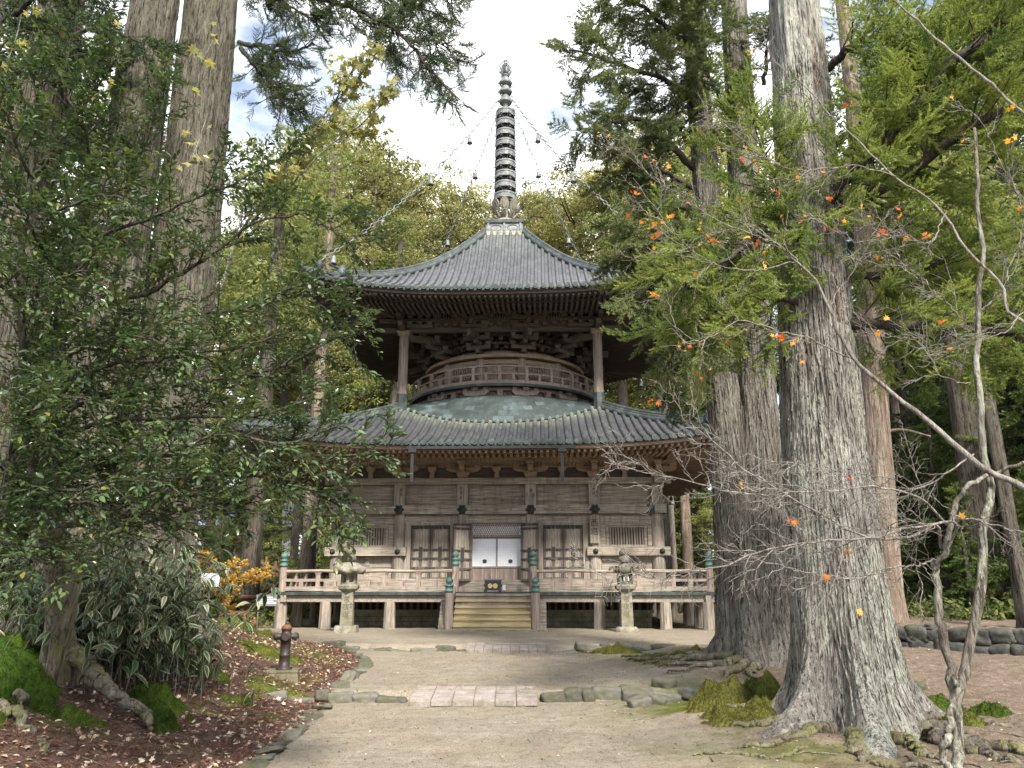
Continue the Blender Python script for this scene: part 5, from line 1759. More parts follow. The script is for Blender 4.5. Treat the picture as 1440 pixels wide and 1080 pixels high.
# ---- slender third cedar
t3 = thing('cedar_tree', 'slender tan cedar standing between the great grey cedar and the stone wall', 'tree')
m = MB()
trunk_mesh(m, [(9.32, 20, 0.0), (9.5, 20, 3), (9.75, 20, 7), (10.1, 20, 13), (10.3, 20, 24)], [(0, 0.5), (1.5, 0.40), (5, 0.36), (12, 0.30), (24, 0.12)], 181, 110, 200, 0.22, 0.5, 5, 0.022, 8.0)
for pts in ([(9.6, 20, 5.5), (10.2, 19.8, 5.6), (10.9, 19.7, 5.4)], [(9.6, 20, 6.3), (10.1, 19.9, 6.9), (10.3, 19.9, 6.8)]):
    m.tube(curve(pts, 10), np.linspace(0.06, 0.02, 10), 6)
m.build('trunk', bark_tan, t3)
m = MB()
root(m, ground_pts((9.0, 19.6), (8.5, 19.2), (8.1, 19.0), lift=0.02), 0.15, 0.03, 186)
m.build('root', bark_root, t3)

# ---- cedars on the bank
for (X, Y, rads, lab, seed, top, lean) in (
        (-5.85, 13.0, [(0, 0.70), (2, 0.60), (6, 0.565), (10, 0.53), (20, 0.4)], 'broad straight grey cedar rising behind the evergreen bush on the bank', 191, 20, -0.25),
        (-6.75, 12.0, [(0, 0.60), (1.2, 0.54), (4, 0.50), (9, 0.44), (18, 0.32)], 'olive grey cedar leaning close beside the broad straight one on the bank', 192, 18, 0.15),
        (-8.6, 12.2, [(0, 0.6), (2, 0.5), (8, 0.42), (18, 0.3)], 'shaded cedar trunk deepest among the evergreen leaves on the bank', 193, 18, 0.1)):
    t = thing('cedar_tree', lab, 'tree')
    m = MB()
    g0 = gh(X, Y) - 0.12
    Vl = trunk_mesh(m, [(X, Y, g0), (X + lean * 0.3, Y, 4), (X + lean * 0.7, Y, 9), (X + lean, Y, top)], rads, seed, 300, 340, 0.30, 0.35, 5, 0.03, 11.0)
    m.build('trunk', bark_left, t)
    bark_strips(t, Vl, 2200, seed + 1200, bark_left, 11, (0.012, 0.04), (0.25, 1.0))
    if seed == 191:
        cedar_limbs(t, 'c', [
            (PX((335, 60, 13), (400, 72, 12.2), (440, 60, 11.8)), 0.05, 0.015),
            (PX((338, 66, 13), (380, 105, 12.3), (425, 125, 11.8)), 0.05, 0.012),
            (PX((390, 115, 12.2), (400, 140, 12.0), (422, 155, 11.8)), 0.025, 0.01),
            (PX((330, -20, 13), (420, -10, 12.2), (500, 15, 11.4), (570, 55, 10.8), (610, 95, 10.5), (640, 135, 10.3)), 0.07, 0.014),
            (PX((450, -60, 12), (530, -15, 11.4), (590, 15, 11.0), (630, 30, 10.8)), 0.05, 0.012),
            (PX((500, 12, 11.4), (540, 50, 11.2), (556, 85, 11)), 0.03, 0.01),
            (PX((340, -40, 13), (400, 0, 12.2), (440, 20, 12), (470, 15, 12)), 0.04, 0.012),
            (PX((570, 55, 10.8), (620, 60, 10.6), (645, 90, 10.4)), 0.02, 0.008),
            (PX((560, -50, 11.2), (600, -10, 10.8), (640, 0, 10.6)), 0.03, 0.01),
        ], 6.5, 0.34, leaf_cedar_dark, 205, bark_twig, 18.0, 0.5, -0.30, (0.0, 0.3), SUGI_NEAR, 0.85)
    if seed == 193:
        cedar_limbs(t, 'd', [
            (PX((30, 100, 12.2), (80, 60, 11.6), (140, 40, 11.2), (200, 60, 11)), 0.06, 0.02),
            (PX((20, 20, 12.2), (70, -10, 11.8), (150, -10, 11.4)), 0.06, 0.02),
            (PX((20, 180, 12.2), (-20, 120, 11.4), (-60, 60, 10.8)), 0.06, 0.02),
            (PX((40, 260, 12.2), (90, 200, 11.8), (130, 170, 11.6)), 0.05, 0.02),
            (PX((30, 330, 12.2), (80, 320, 11.8), (140, 330, 11.6)), 0.05, 0.02),
        ], 4.4, 0.6, leaf_cedar_dark, 206, bark_twig, 8, 0.9, -0.3, (-0.1, 0.2), SUGI, 0.9)

# ================================================================== evergreen with glossy leaves on the bank
hl = thing('evergreen_bush', 'spreading glossy leaved evergreen covering the bank and its cedar trunks', 'shrub')
r_ = np.random.default_rng(301)
wb, cb = MB(), MB()
mains = [
    ([(60, 760, 7.6), (75, 600, 7.4), (85, 480, 7.2), (100, 360, 7.0), (130, 250, 6.9), (165, 190, 6.8)], 0.055, 0.02),
    ([(60, 760, 7.6), (40, 600, 7.3), (30, 430, 7.0), (45, 250, 6.8), (60, 90, 6.6)], 0.05, 0.015),
    ([(85, 480, 7.2), (130, 430, 7.0), (200, 412, 6.8), (270, 375, 6.6), (345, 320, 6.5), (420, 300, 6.4)], 0.03, 0.008),
    ([(82, 545, 7.3), (170, 490, 6.9), (250, 455, 6.6), (345, 440, 6.4), (430, 400, 6.3)], 0.03, 0.008),
    ([(80, 590, 7.3), (150, 552, 7.0), (220, 545, 6.8), (290, 530, 6.6), (400, 515, 6.5), (500, 460, 6.4)], 0.032, 0.008),
    ([(70, 680, 7.4), (150, 650, 7.0), (250, 640, 6.7), (350, 632, 6.5), (450, 640, 6.3), (545, 632, 6.2)], 0.03, 0.007),
    ([(70, 720, 7.4), (160, 700, 7.0), (260, 680, 6.7), (360, 670, 6.5), (440, 690, 6.4), (500, 720, 6.4)], 0.03, 0.007),
    ([(65, 740, 7.4), (130, 745, 6.9), (210, 735, 6.6), (290, 710, 6.5), (360, 720, 6.4)], 0.03, 0.007),
    ([(60, 700, 7.4), (20, 680, 6.6), (-30, 640, 6.0), (-80, 600, 5.6)], 0.03, 0.01),
    ([(95, 400, 7.1), (150, 330, 6.9), (190, 240, 6.7), (225, 160, 6.5), (240, 115, 6.5)], 0.025, 0.007),
    ([(100, 360, 7.0), (180, 320, 6.7), (260, 280, 6.5), (340, 250, 6.4), (410, 210, 6.3)], 0.022, 0.006),
    ([(45, 250, 6.8), (90, 180, 6.6), (130, 120, 6.5), (160, 60, 6.4)], 0.02, 0.006),
    ([(30, 430, 7.0), (-20, 380, 6.4), (-60, 330, 6.0)], 0.025, 0.008),
    ([(45, 250, 6.8), (10, 160, 6.4), (-20, 90, 6.2)], 0.02, 0.006),
    ([(75, 620, 7.3), (140, 600, 6.7), (200, 590, 6.3), (280, 590, 6.1), (370, 585, 6.0), (440, 560, 6.0)], 0.026, 0.007),
    ([(72, 650, 7.4), (40, 600, 6.2), (60, 570, 5.6), (120, 560, 5.4)], 0.026, 0.007),
    ([(72, 700, 7.4), (60, 690, 6.4), (90, 680, 5.8), (170, 670, 5.6), (240, 680, 5.5)], 0.026, 0.007),
    ([(70, 760, 7.4), (40, 780, 6.6), (60, 790, 6.0), (130, 790, 5.8)], 0.026, 0.007),
    ([(80, 520, 7.2), (120, 480, 6.3), (180, 470, 5.9), (250, 490, 5.7)], 0.024, 0.007),
    ([(345, 440, 6.4), (400, 430, 6.3), (460, 440, 6.3), (500, 480, 6.3)], 0.01, 0.005),
    ([(78, 560, 7.3), (150, 510, 6.5), (230, 500, 6.1), (310, 490, 5.9), (390, 470, 5.9)], 0.022, 0.007),
    ([(72, 660, 7.4), (140, 620, 6.5), (220, 640, 6.0), (320, 610, 5.8), (400, 620, 5.7), (470, 600, 5.7)], 0.024, 0.007),
    ([(70, 720, 7.4), (120, 700, 6.4), (200, 720, 5.9), (280, 660, 5.7)], 0.022, 0.007),
    ([(45, 300, 6.9), (90, 290, 6.3), (150, 270, 6.0), (200, 290, 5.9)], 0.02, 0.006),
    ([(30, 430, 7.0), (60, 400, 6.2), (100, 380, 5.8), (160, 390, 5.6)], 0.02, 0.006),
    ([(95, 400, 7.1), (60, 330, 6.4), (20, 280, 6.0), (-30, 260, 5.8)], 0.02, 0.006),
    ([(130, 250, 6.9), (110, 180, 6.5), (90, 120, 6.3), (100, 50, 6.2)], 0.018, 0.006),
    ([(345, 630, 6.5), (400, 660, 6.3), (450, 700, 6.2), (480, 740, 6.2)], 0.012, 0.005),
    ([(420, 300, 6.4), (470, 320, 6.3), (500, 350, 6.3)], 0.008, 0.004),
]
lp, ld, ls, lt_ = [], [], [], []
def leafy(tw, dens, size, tbase):
    L = np.linalg.norm(np.diff(tw, axis=0), axis=1).sum()
    n = max(3, int(L * dens))
    for q in range(n):
        f = 0.12 + 0.88 * (q + 0.5) / n
        i = min(int(f * (len(tw) - 1)), len(tw) - 2)
        p = tw[i] + (tw[i + 1] - tw[i]) * (f * (len(tw) - 1) - i)
        t = tw[i + 1] - tw[i]; t = t / (np.linalg.norm(t) + 1e-9)
        a = np.cross(t, [0, 0, 1.0]); a /= np.linalg.norm(a) + 1e-9
        sg = 1 if q % 2 else -1
        d = t * r_.uniform(0.3, 1.0) + a * sg * r_.uniform(0.4, 1.0) + np.array([0, 0, r_.uniform(-0.35, 0.25)])
        lp.append(p); ld.append(d); ls.append(size * r_.uniform(0.45, 1.3)); lt_.append(np.clip(tbase + r_.normal(0, 0.24), 0, 0.88) if r_.random() > 0.012 else 1.0)
for pts, a, b in mains:
    P = curve(PX(*pts), 26, 0.012, r_)
    wb.tube(P, np.linspace(a, b, 26), 7)
    Lg = np.linalg.norm(np.diff(P, axis=0), axis=1).sum()
    for tw in sprout(P, r_, int(Lg * 11.5), 0.10, 1.0, 0.62, (0.4, 1.1), 0.12):
        wb.tube(tw, np.linspace(0.006, 0.0025, 6), 4, caps=False)
        tb_ = r_.uniform(0.15, 0.75)
        leafy(tw, 22, 0.072, tb_)
        for t2 in sprout(tw, r_, 5, 0.25, 0.95, 0.26, (0.4, 1.0), 0.1):
            wb.tube(t2, np.linspace(0.0035, 0.0018, 6), 3, caps=False)
            leafy(t2, 34, 0.066, tb_)
    leafy(P[14:], 16, 0.06, 0.5)
scatter(cb, LEAF, np.array(lp), np.array(ld), np.array(ls), np.array(lt_), r_, 0.35, True)
wb.build('branch', bark_twig, hl)
m = MB()
root(m, [(-5.0, 9.1, 0.95), (-4.7, 8.95, 0.72), (-4.35, 8.8, 0.52), (-4.0, 8.75, 0.36), (-3.75, 8.7, 0.16)], 0.15, 0.06, 195)
root(m, ground_pts((-5.2, 8.9), (-4.95, 8.3), (-4.7, 7.9), lift=0.05), 0.15, 0.04, 196)
root(m, ground_pts((-5.5, 9.0), (-5.7, 8.5), (-5.8, 8.1), lift=0.05), 0.16, 0.05, 197)
root(m, ground_pts((-5.0, 7.75), (-4.5, 7.6), (-4.2, 7.4), (-3.95, 7.15), lift=0.03), 0.07, 0.04, 198)
m.build('root', bark_root, hl)
m = MB()
P = curve([(-5.05, 9.15, 0.55)] + PX((90, 880, 8.95), (92, 820, 8.75), (78, 740, 8.2), (72, 640, 7.5), (85, 480, 7.2)), 60, 0.006, r_)
m.tube(P, np.interp(np.arange(60), [0, 6, 25, 59], [0.24, 0.17, 0.13, 0.05]) * (1 + 0.25 * (vnoise(P * 5, 4) - 0.5)), 16)
m.build('trunk', bark_root, hl)
cb.build('crown', leaf_holly, hl, tint=True)
NLEAF = len(lp)

# ================================================================== white edged dwarf bamboo
sa = thing('bamboo_grass', 'thicket of white edged dwarf bamboo leaves at the foot of the bank cedars', 'bamboo')
r_ = np.random.default_rng(311)
def proto_sasa():
    xs = np.linspace(0, 1, 6)
    w = np.array([0.05, 0.75, 1.0, 0.95, 0.6, 0.0]) * 0.115
    v, t = [], []
    for x, q in zip(xs, w):
        z = 0.10 * x - 0.42 * x * x
        for e, tt in ((1, 0.80), (0.62, 0.30), (0, 0.12), (-0.62, 0.30), (-1, 0.80)):
            v.append((x * (1 - 0.12 * x), e * q, z + abs(e) * q * 0.25)); t.append(tt)
    f = []
    for i in range(5):
        for j in range(4):
            a = i * 5 + j
            f.append((a, a + 1, a + 6, a + 5))
    return np.array(v), np.array(f), np.array(t)
SASA = [proto_sasa()]
cb, wb = MB(), MB()
pp, dd, ss, tt = [], [], [], []
for k in range(620):
    u = r_.uniform(0, 1)
    X = -5.15 + r_.normal(0, 0.5)
    Y = 10.5 + r_.normal(0, 0.6)
    if k > 520:
        X, Y = r_.uniform(-7.2, -5.6), r_.uniform(8.6, 11.5)
    z = gh(X, Y)
    H = r_.uniform(0.45, 1.6) * (1.0 if k <= 520 else 0.75)
    lean = np.array([r_.normal(0.15, 0.28), r_.normal(-0.22, 0.25), 0])
    top = np.array([X, Y, z + H]) + lean * H
    st_ = curve([(X, Y, z), (X + lean[0] * H * .4, Y + lean[1] * H * .4, z + H * .65), tuple(top)], 7)
    wb.tube(st_, np.linspace(0.005, 0.003, 7), 4, caps=False)
    for q in range(r_.integers(5, 9)):
        a = r_.uniform(0, 6.28)
        e = r_.uniform(-0.75, 0.25)
        pp.append(st_[r_.integers(2, 7)]); dd.append((math.cos(a) + 0.35, math.sin(a) - 0.5, e)); ss.append(r_.uniform(0.19, 0.32)); tt.append(r_.normal(0.0, 0.10) if r_.random() > 0.10 else 0.45)
scatter(cb, SASA, np.array(pp), np.array(dd), np.array(ss), np.array(tt), r_, 0.25, True)
wb.build('stem', bark_maple, sa)
cb.build('foliage', leaf_sasa, sa, tint=True)

# ================================================================== climbing maple with yellow leaves, high on the bank
def leaf_tree(name, label, cat, mains, leafmat, barkmat, seed, twn, twl, leaf_size, per, star=True, up=0.0, droop=-0.3, side=True, tint=(0.1, 0.9), group=None, leaf_frac=1.0, depth2=0, lo=0.25):
    t = thing(name, label, cat, group=group)
    r = np.random.default_rng(seed)
    wb, cb = MB(), MB()
    pos, dr, sc, ti = [], [], [], []
    def put(tw):
        for q in range(per):
            if r.random() > leaf_frac:
                continue
            f = r.uniform(0.3, 1.0)
            i = min(int(f * (len(tw) - 1)), len(tw) - 2)
            p = tw[i] + (tw[i + 1] - tw[i]) * (f * (len(tw) - 1) - i)
            d = r.normal(0, 1, 3); d[2] = d[2] * 0.4 + droop
            pos.append(p + r.normal(0, 0.02, 3)); dr.append(d); sc.append(leaf_size * r.uniform(0.6, 1.2)); ti.append(r.uniform(*tint))
    for pts, a, b in mains:
        P = curve(PX(*pts) if len(pts[0]) == 3 and pts[0][0] > 20 else pts, 28, 0.008, r)
        wb.tube(P, np.linspace(a, b, 28), 8)
        Lg = np.linalg.norm(np.diff(P, axis=0), axis=1).sum()
        for tw in sprout(P, r, max(2, int(Lg * twn)), lo, 1.0, twl, (0.35, 1.0), up):
            wb.tube(tw, np.linspace(max(b * 0.55, 0.003), 0.0018, 6), 4, caps=False)
            put(tw)
            if depth2:
                for t2 in sprout(tw, r, depth2, 0.2, 1.0, twl * 0.55, (0.4, 1.0), up):
                    wb.tube(t2, np.linspace(0.0032, 0.0014, 6), 3, caps=False)
                    put(t2)
                    for t3_ in sprout(t2, r, 2, 0.3, 1.0, twl * 0.28, (0.4, 1.0), up):
                        wb.tube(t3_, np.linspace(0.002, 0.0012, 6), 3, caps=False)
    wb.build('trunk', barkmat, t)
    if pos:
        scatter(cb, STAR if star else LEAF, np.array(pos), np.array(dr), np.array(sc), np.array(ti), r, 0.8)
        cb.build('crown', leafmat, t, tint=True)
    return t
leaf_tree('maple_sapling', 'arching sapling with yellow green lobed leaves against the sky', 'tree', [
    ([(250, 780, 8.6), (262, 640, 8.4), (300, 470, 8.0), (345, 320, 7.6), (400, 255, 7.3), (440, 205, 7.1), (500, 90, 6.9)], 0.028, 0.006),
    ([(345, 320, 7.6), (400, 270, 7.2), (450, 210, 7.0), (520, 160, 6.9), (550, 130, 6.8)], 0.012, 0.004),
    ([(410, 245, 7.2), (455, 160, 7.0), (530, 80, 6.9)], 0.010, 0.004),
], leaf_yellow, bark_maple, 321, 12, 0.36, 0.10, 7, True, 0.0, -0.5, tint=(0.0, 0.7), leaf_frac=0.75, lo=0.62)
leaf_tree('climbing_vine', 'vine with pale yellow leaves hanging before the bank cedars', 'vine', [
    ([(175, 740, 8.3), (190, 560, 8.0), (240, 330, 7.6), (262, 200, 7.4), (285, 90, 7.2), (320, 20, 7.1)], 0.012, 0.004),
    ([(150, 740, 8.2), (120, 400, 7.6), (150, 200, 7.2), (160, 20, 7.0)], 0.012, 0.004),
    ([(240, 330, 7.6), (265, 255, 7.3), (290, 150, 7.2)], 0.008, 0.004),
    ([(60, 700, 7.6), (20, 300, 6.8), (10, 120, 6.6), (30, 20, 6.6)], 0.01, 0.004),
], leaf_yellow, bark_maple, 322, 3.2, 0.28, 0.13, 4, True, 0.0, -0.5, tint=(0.45, 1.0), leaf_frac=0.5, lo=0.3)

# ================================================================== bare maples with a few red leaves
def bare_maple(name, label, stems, mains, seed, twn, twl, leaf_frac, group=None, bark=None):
    t = thing(name, label, 'tree', group=group)
    r = np.random.default_rng(seed)
    tb, wb, cb = MB(), MB(), MB()
    pos, dr, sc, ti = [], [], [], []
    for pts, a, b in stems:
        a, b = a * 0.82, b * 0.82
        P = curve(PX(*pts), 40, 0.012, r)
        if P[0, 2] < 0.6:
            P[0, 2] = gh(P[0, 0], P[0, 1]) - 0.08
        rad = np.linspace(a, b, 40) * (1 + 0.18 * (vnoise(P * 6, seed) - 0.5))
        tb.tube(P, rad, 12)
    for pts, a, b, dens in mains:
        P = curve(PX(*pts), 40, 0.010, r)
        a, b = a * 0.75, b * 0.75
        wb.tube(P, np.linspace(a, b, 40) * (1 + 0.2 * (vnoise(P * 9, seed) - 0.5)), 7)
        Lg = np.linalg.norm(np.diff(P, axis=0), axis=1).sum()
        for tw in sprout(P, r, max(2, int(Lg * twn * dens)), 0.10, 1.0, twl, (0.35, 1.0), 0.0):
            tw = curve(tw, 9, 0.012, r)
            wb.tube(tw, np.linspace(0.0055, 0.0022, 9), 4, caps=False)
            for t2 in sprout(tw, r, 5, 0.2, 1.0, twl * 0.5, (0.4, 1.05), 0.0):
                t2 = curve(t2, 7, 0.008, r)
                wb.tube(t2, np.linspace(0.0032, 0.0016, 7), 3, caps=False)
                if r.random() < leaf_frac:
                    d = r.normal(0, 1, 3); d[2] -= 0.6
                    ti0 = r.uniform(0, 1)
                    for _ in range(r.integers(1, 4)):
                        pos.append(t2[-1] + r.normal(0, 0.022, 3)); dr.append(d + r.normal(0, 0.5, 3)); sc.append(r.uniform(0.035, 0.075)); ti.append(ti0 + r.normal(0, 0.12))
                for t3_ in sprout(t2, r, 2, 0.3, 1.0, twl * 0.25, (0.4, 1.0), 0.0):
                    wb.tube(t3_, np.linspace(0.002, 0.0012, 6), 3, caps=False)
    if tb.n:
        tb.build('trunk', bark or bark_maple, t)
    wb.build('branch', bark_pale, t)
    if pos:
        scatter(cb, STAR, np.array(pos), np.array(dr), np.array(sc), np.array(ti), r, 0.9)
        cb.build('foliage', leaf_orange, t, tint=True)
    return t
bare_maple('maple_tree', 'young bare maple whose pale forked stems rise before the stone wall',
    [([(1352, 1110, 7.3), (1345, 1040, 7.35), (1332, 930, 7.4), (1318, 850, 7.4), (1314, 790, 7.45)], 0.062, 0.04),
     ([(1345, 985, 7.4), (1358, 920, 7.4), (1370, 830, 7.4), (1372, 740, 7.4), (1382, 690, 7.4), (1372, 630, 7.4), (1362, 520, 7.4), (1368, 440, 7.4), (1374, 300, 7.4), (1370, 180, 7.5)], 0.058, 0.018),
     ([(1336, 1100, 7.15), (1340, 1000, 7.2), (1344, 950, 7.35)], 0.042, 0.03),
     ([(1314, 800, 7.45), (1330, 740, 7.3), (1350, 690, 7.3), (1380, 672, 7.3), (1440, 650, 7.1)], 0.036, 0.02)],
    [([(1316, 795, 7.4), (1340, 740, 7.1), (1280, 740, 6.9), (1200, 755, 6.7), (1100, 765, 6.6), (1010, 790, 6.5), (930, 800, 6.4), (850, 815, 6.3)], 0.018, 0.004, 1.0),
     ([(1320, 770, 7.4), (1310, 735, 7.2), (1250, 755, 7.0), (1190, 745, 6.8), (1120, 705, 6.7), (1060, 675, 6.6), (1000, 625, 6.5), (960, 590, 6.5)], 0.02, 0.005, 1.0),
     ([(1335, 740, 7.3), (1290, 695, 7.1), (1220, 685, 7.0), (1150, 690, 6.8), (1080, 700, 6.7), (1010, 690, 6.6), (920, 670, 6.5), (850, 650, 6.4)], 0.016, 0.004, 1.0),
     ([(1340, 730, 7.3), (1380, 740, 7.0), (1440, 755, 6.8), (1520, 770, 6.6)], 0.014, 0.005, 1.0),
     ([(1372, 640, 7.4), (1300, 690, 7.2), (1250, 680, 7.1), (1160, 660, 7.0), (1080, 650, 6.9)], 0.012, 0.004, 1.0),
     ([(1318, 790, 7.4), (1260, 800, 7.0), (1180, 815, 6.8), (1110, 800, 6.7), (1040, 780, 6.6)], 0.012, 0.004, 0.9),
     ([(1365, 470, 7.4), (1330, 420, 7.2), (1290, 380, 7.1), (1240, 330, 7.0)], 0.010, 0.004, 0.9),
     ([(1368, 440, 7.4), (1410, 400, 7.2), (1450, 330, 7.1)], 0.012, 0.005, 0.9),
     ([(1364, 540, 7.4), (1320, 530, 7.2), (1280, 480, 7.1), (1200, 470, 7.0)], 0.009, 0.003, 0.9)],
    401, 8.0, 0.55, 0.02)
bare_maple('maple_tree', 'leaning maple limb crossing before the great cedar with scattered red leaves',
    [([(1660, 1150, 6.6), (1645, 900, 6.6), (1640, 640, 6.3), (1640, 300, 6.4), (1660, -100, 6.5)], 0.11, 0.05),
     ([(1640, 900, 6.6), (1540, 770, 6.8), (1440, 695, 7.0), (1370, 655, 7.1), (1300, 590, 7.2), (1240, 540, 7.3), (1200, 500, 7.3), (1165, 440, 7.3), (1150, 400, 7.3), (1110, 360, 7.3), (1050, 315, 7.3)], 0.048, 0.008),
     ([(1640, 300, 6.4), (1540, 220, 6.5), (1440, 165, 6.6), (1380, 110, 6.7), (1330, 70, 6.8), (1290, 30, 6.9), (1262, 0, 6.9), (1240, -40, 6.9)], 0.022, 0.010),
     ([(1640, 640, 6.3), (1530, 500, 6.5), (1440, 440, 6.6), (1420, 390, 6.7), (1375, 350, 6.8), (1330, 300, 6.9), (1260, 250, 7.0), (1190, 180, 7.1), (1120, 110, 7.2)], 0.024, 0.006)],
    [([(1200, 500, 7.3), (1150, 475, 7.2), (1100, 470, 7.1), (1040, 455, 7.0), (980, 480, 6.9), (930, 440, 6.8)], 0.012, 0.004, 0.9),
     ([(1150, 400, 7.3), (1100, 340, 7.2), (1060, 320, 7.1), (990, 280, 7.0), (920, 240, 6.9), (860, 200, 6.9)], 0.010, 0.003, 1.0),
     ([(1120, 370, 7.3), (1060, 380, 7.1), (1000, 370, 7.0), (940, 330, 6.9), (890, 250, 6.9)], 0.009, 0.003, 1.0),
     ([(1165, 440, 7.3), (1200, 380, 7.2), (1230, 330, 7.1), (1260, 290, 7.0)], 0.009, 0.003, 0.9),
     ([(1260, 250, 7.0), (1200, 240, 6.9), (1130, 250, 6.8), (1060, 210, 6.8), (1000, 160, 6.8)], 0.009, 0.003, 1.0),
     ([(1330, 300, 6.9), (1300, 340, 6.8), (1260, 330, 6.8), (1200, 350, 6.8), (1140, 310, 6.8)], 0.009, 0.003, 1.0),
     ([(1440, 440, 6.6), (1400, 480, 6.6), (1360, 480, 6.6), (1300, 500, 6.6)], 0.009, 0.003, 1.0),
     ([(1190, 180, 7.1), (1150, 150, 7.0), (1090, 90, 7.0), (1060, 60, 7.0)], 0.007, 0.003, 0.8),
     ([(1420, 390, 6.7), (1440, 300, 6.6), (1400, 220, 6.6), (1370, 160, 6.6)], 0.009, 0.003, 0.9)],
    402, 6.0, 0.50, 0.20, bark=bark_pale)

# golden maple by the old steps
leaf_tree('maple_tree', 'small golden leaved maple glowing at the edge of the earth steps', 'tree', [
    ([(305, 905, 24), (318, 850, 24), (325, 810, 24), (335, 790, 24)], 0.06, 0.015),
    ([(318, 850, 24), (300, 800, 24), (285, 785, 24), (268, 775, 24)], 0.03, 0.012),
    ([(322, 840, 24), (330, 820, 23.5), (350, 815, 23), (375, 808, 22.8)], 0.02, 0.01),
    ([(312, 860, 24), (300, 830, 23.5), (280, 810, 23.2), (260, 800, 23)], 0.03, 0.01),
], leaf_gold, bark_maple, 331, 9, 0.48, 0.09, 12, True, 0.05, -0.3, tint=(0.1, 0.9), lo=0.3, depth2=3)

# ================================================================== background trees
def far_proto(seed, H, crown_lo, R0, nl, clump, mat_, bark_, top_flat=0.6):
    """tall cedar: trunk with limbs, clumped crown with gaps; two meshes shared by its copies"""
    r = np.random.default_rng(seed)
    wb, cb = MB(), MB()
    P = curve([(0, 0, -0.3), (r.normal(0, .3), r.normal(0, .3), H * 0.35), (r.normal(0, .6), r.normal(0, .6), H * 0.7), (r.normal(0, .4), r.normal(0, .4), H)], 22)
    wb.tube(P, np.interp(P[:, 2], [0, 0.6, H * .5, H], [0.62, 0.46, 0.32, 0.05]), 10)
    pos, sc, ti = [], [], []
    for k in range(nl):
        q = crown_lo + (1 - crown_lo) * ((k + r.uniform(0, 1)) / nl)
        z = q * H
        c = np.array([np.interp(z, P[:, 2], P[:, j]) for j in range(3)])
        s = (q - crown_lo) / (1 - crown_lo)
        reach = R0 * (0.35 + 0.75 * math.sin(math.pi * min(1, 0.18 + 0.82 * (1 - s) ** top_flat))) * r.uniform(0.55, 1.15)
        if s > 0.9: reach *= 0.6
        a = r.uniform(0, 6.28)
        tip = c + np.array([math.cos(a) * reach, math.sin(a) * reach, reach * r.uniform(-0.05, 0.45)])
        L = curve([c, (c + tip) / 2 + [0, 0, -0.1 * reach], tip], 8)
        wb.tube(L, np.linspace(0.09, 0.025, 8), 5, caps=False)
        tb_ = r.normal(0, 0.16)
        for _ in range(clump):
            f = r.uniform(0.35, 1.05) ** 0.8
            p = c + (tip - c) * f + r.normal(0, 0.55 + 0.12 * reach, 3) * [1, 1, 0.55]
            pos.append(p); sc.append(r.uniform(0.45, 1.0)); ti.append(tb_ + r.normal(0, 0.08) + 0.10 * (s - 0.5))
    n = len(pos)
    dirs = r.normal(0, 1, (n, 3)); dirs[:, 2] *= 0.15
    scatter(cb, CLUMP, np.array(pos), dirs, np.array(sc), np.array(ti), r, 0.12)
    return wb, cb, mat_, bark_, H

FP = {
    'a': far_proto(501, 30, 0.28, 4.2, 60, 9, leaf_far, bark_tan),
    'b': far_proto(502, 30, 0.22, 3.6, 60, 9, leaf_far, bark_tan),
    'c': far_proto(503, 30, 0.35, 4.8, 56, 10, leaf_far, bark_shade),
    'd': far_proto(504, 24, 0.22, 3.0, 42, 5, leaf_far_green, bark_shade),
    'e': far_proto(505, 14, 0.08, 3.2, 40, 6, leaf_far_green, bark_shade),
}
made = {}
def far_tree(kind, X, Y, H, rz, label, group, wide=1.0):
    wb, cb, lm, bk_, H0 = FP[kind]
    if kind not in made:
        t = thing('cedar_tree', label, 'tree', (X, Y, 0), rz, group)
        wb.build('trunk', bk_, t)
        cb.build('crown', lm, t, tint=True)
        made[kind] = t
    else:
        t = copy_tree(made[kind])
        t['label'] = label; t['group'] = group
    t.location = (X, Y, gh(X, Y))
    t.rotation_euler = (0, 0, rz)
    s = H / H0
    t.scale = (s * wide, s * wide, s)
    return t
r_ = np.random.default_rng(601)
LB = 'tall yellow green cedar rising behind the pagoda roofs'
for kind, u, Y, vtop in (('c', 425, 54, 330), ('a', 482, 60, 225), ('b', 372, 50, 390), ('b', 530, 57, 262), ('a', 585, 62, 262), ('c', 640, 66, 285), ('b', 612, 72, 290), ('a', 690, 74, 320),
                         ('b', 765, 66, 275), ('c', 805, 62, 272), ('a', 850, 60, 255), ('b', 900, 58, 230), ('c', 950, 64, 240), ('a', 1000, 60, 200), ('b', 735, 80, 300), ('c', 500, 75, 250), ('a', 440, 78, 290), ('b', 330, 62, 360)):
    p = at(u, vtop, Y)
    far_tree(kind, p[0], Y, p[2], r_.uniform(0, 6.28), LB, 'cedars behind the pagoda', r_.uniform(0.9, 1.15))
LB = 'leafy green cedar filling the gap between the bank and the pagoda'
for kind, u, Y, vtop in (('d', 330, 44, 400), ('d', 405, 48, 420), ('e', 455, 47, 600), ('d', 290, 38, 330), ('e', 385, 40, 640), ('d', 240, 38, 260), ('e', 520, 54, 540), ('d', 180, 36, 150), ('d', 90, 34, 100), ('d', 10, 32, 60), ('d', -70, 30, 60),
                         ('e', 330, 46, 690), ('e', 215, 30, 560), ('e', 60, 24, 480), ('e', 130, 22, 600), ('e', -20, 20, 420)):
    p = at(u, vtop, Y)
    far_tree(kind, p[0], Y, p[2] - gh(p[0], Y), r_.uniform(0, 6.28), LB, 'trees beyond the bank', r_.uniform(0.9, 1.2))
LB = 'leafy green tree seen between the pagoda and the twin cedar'
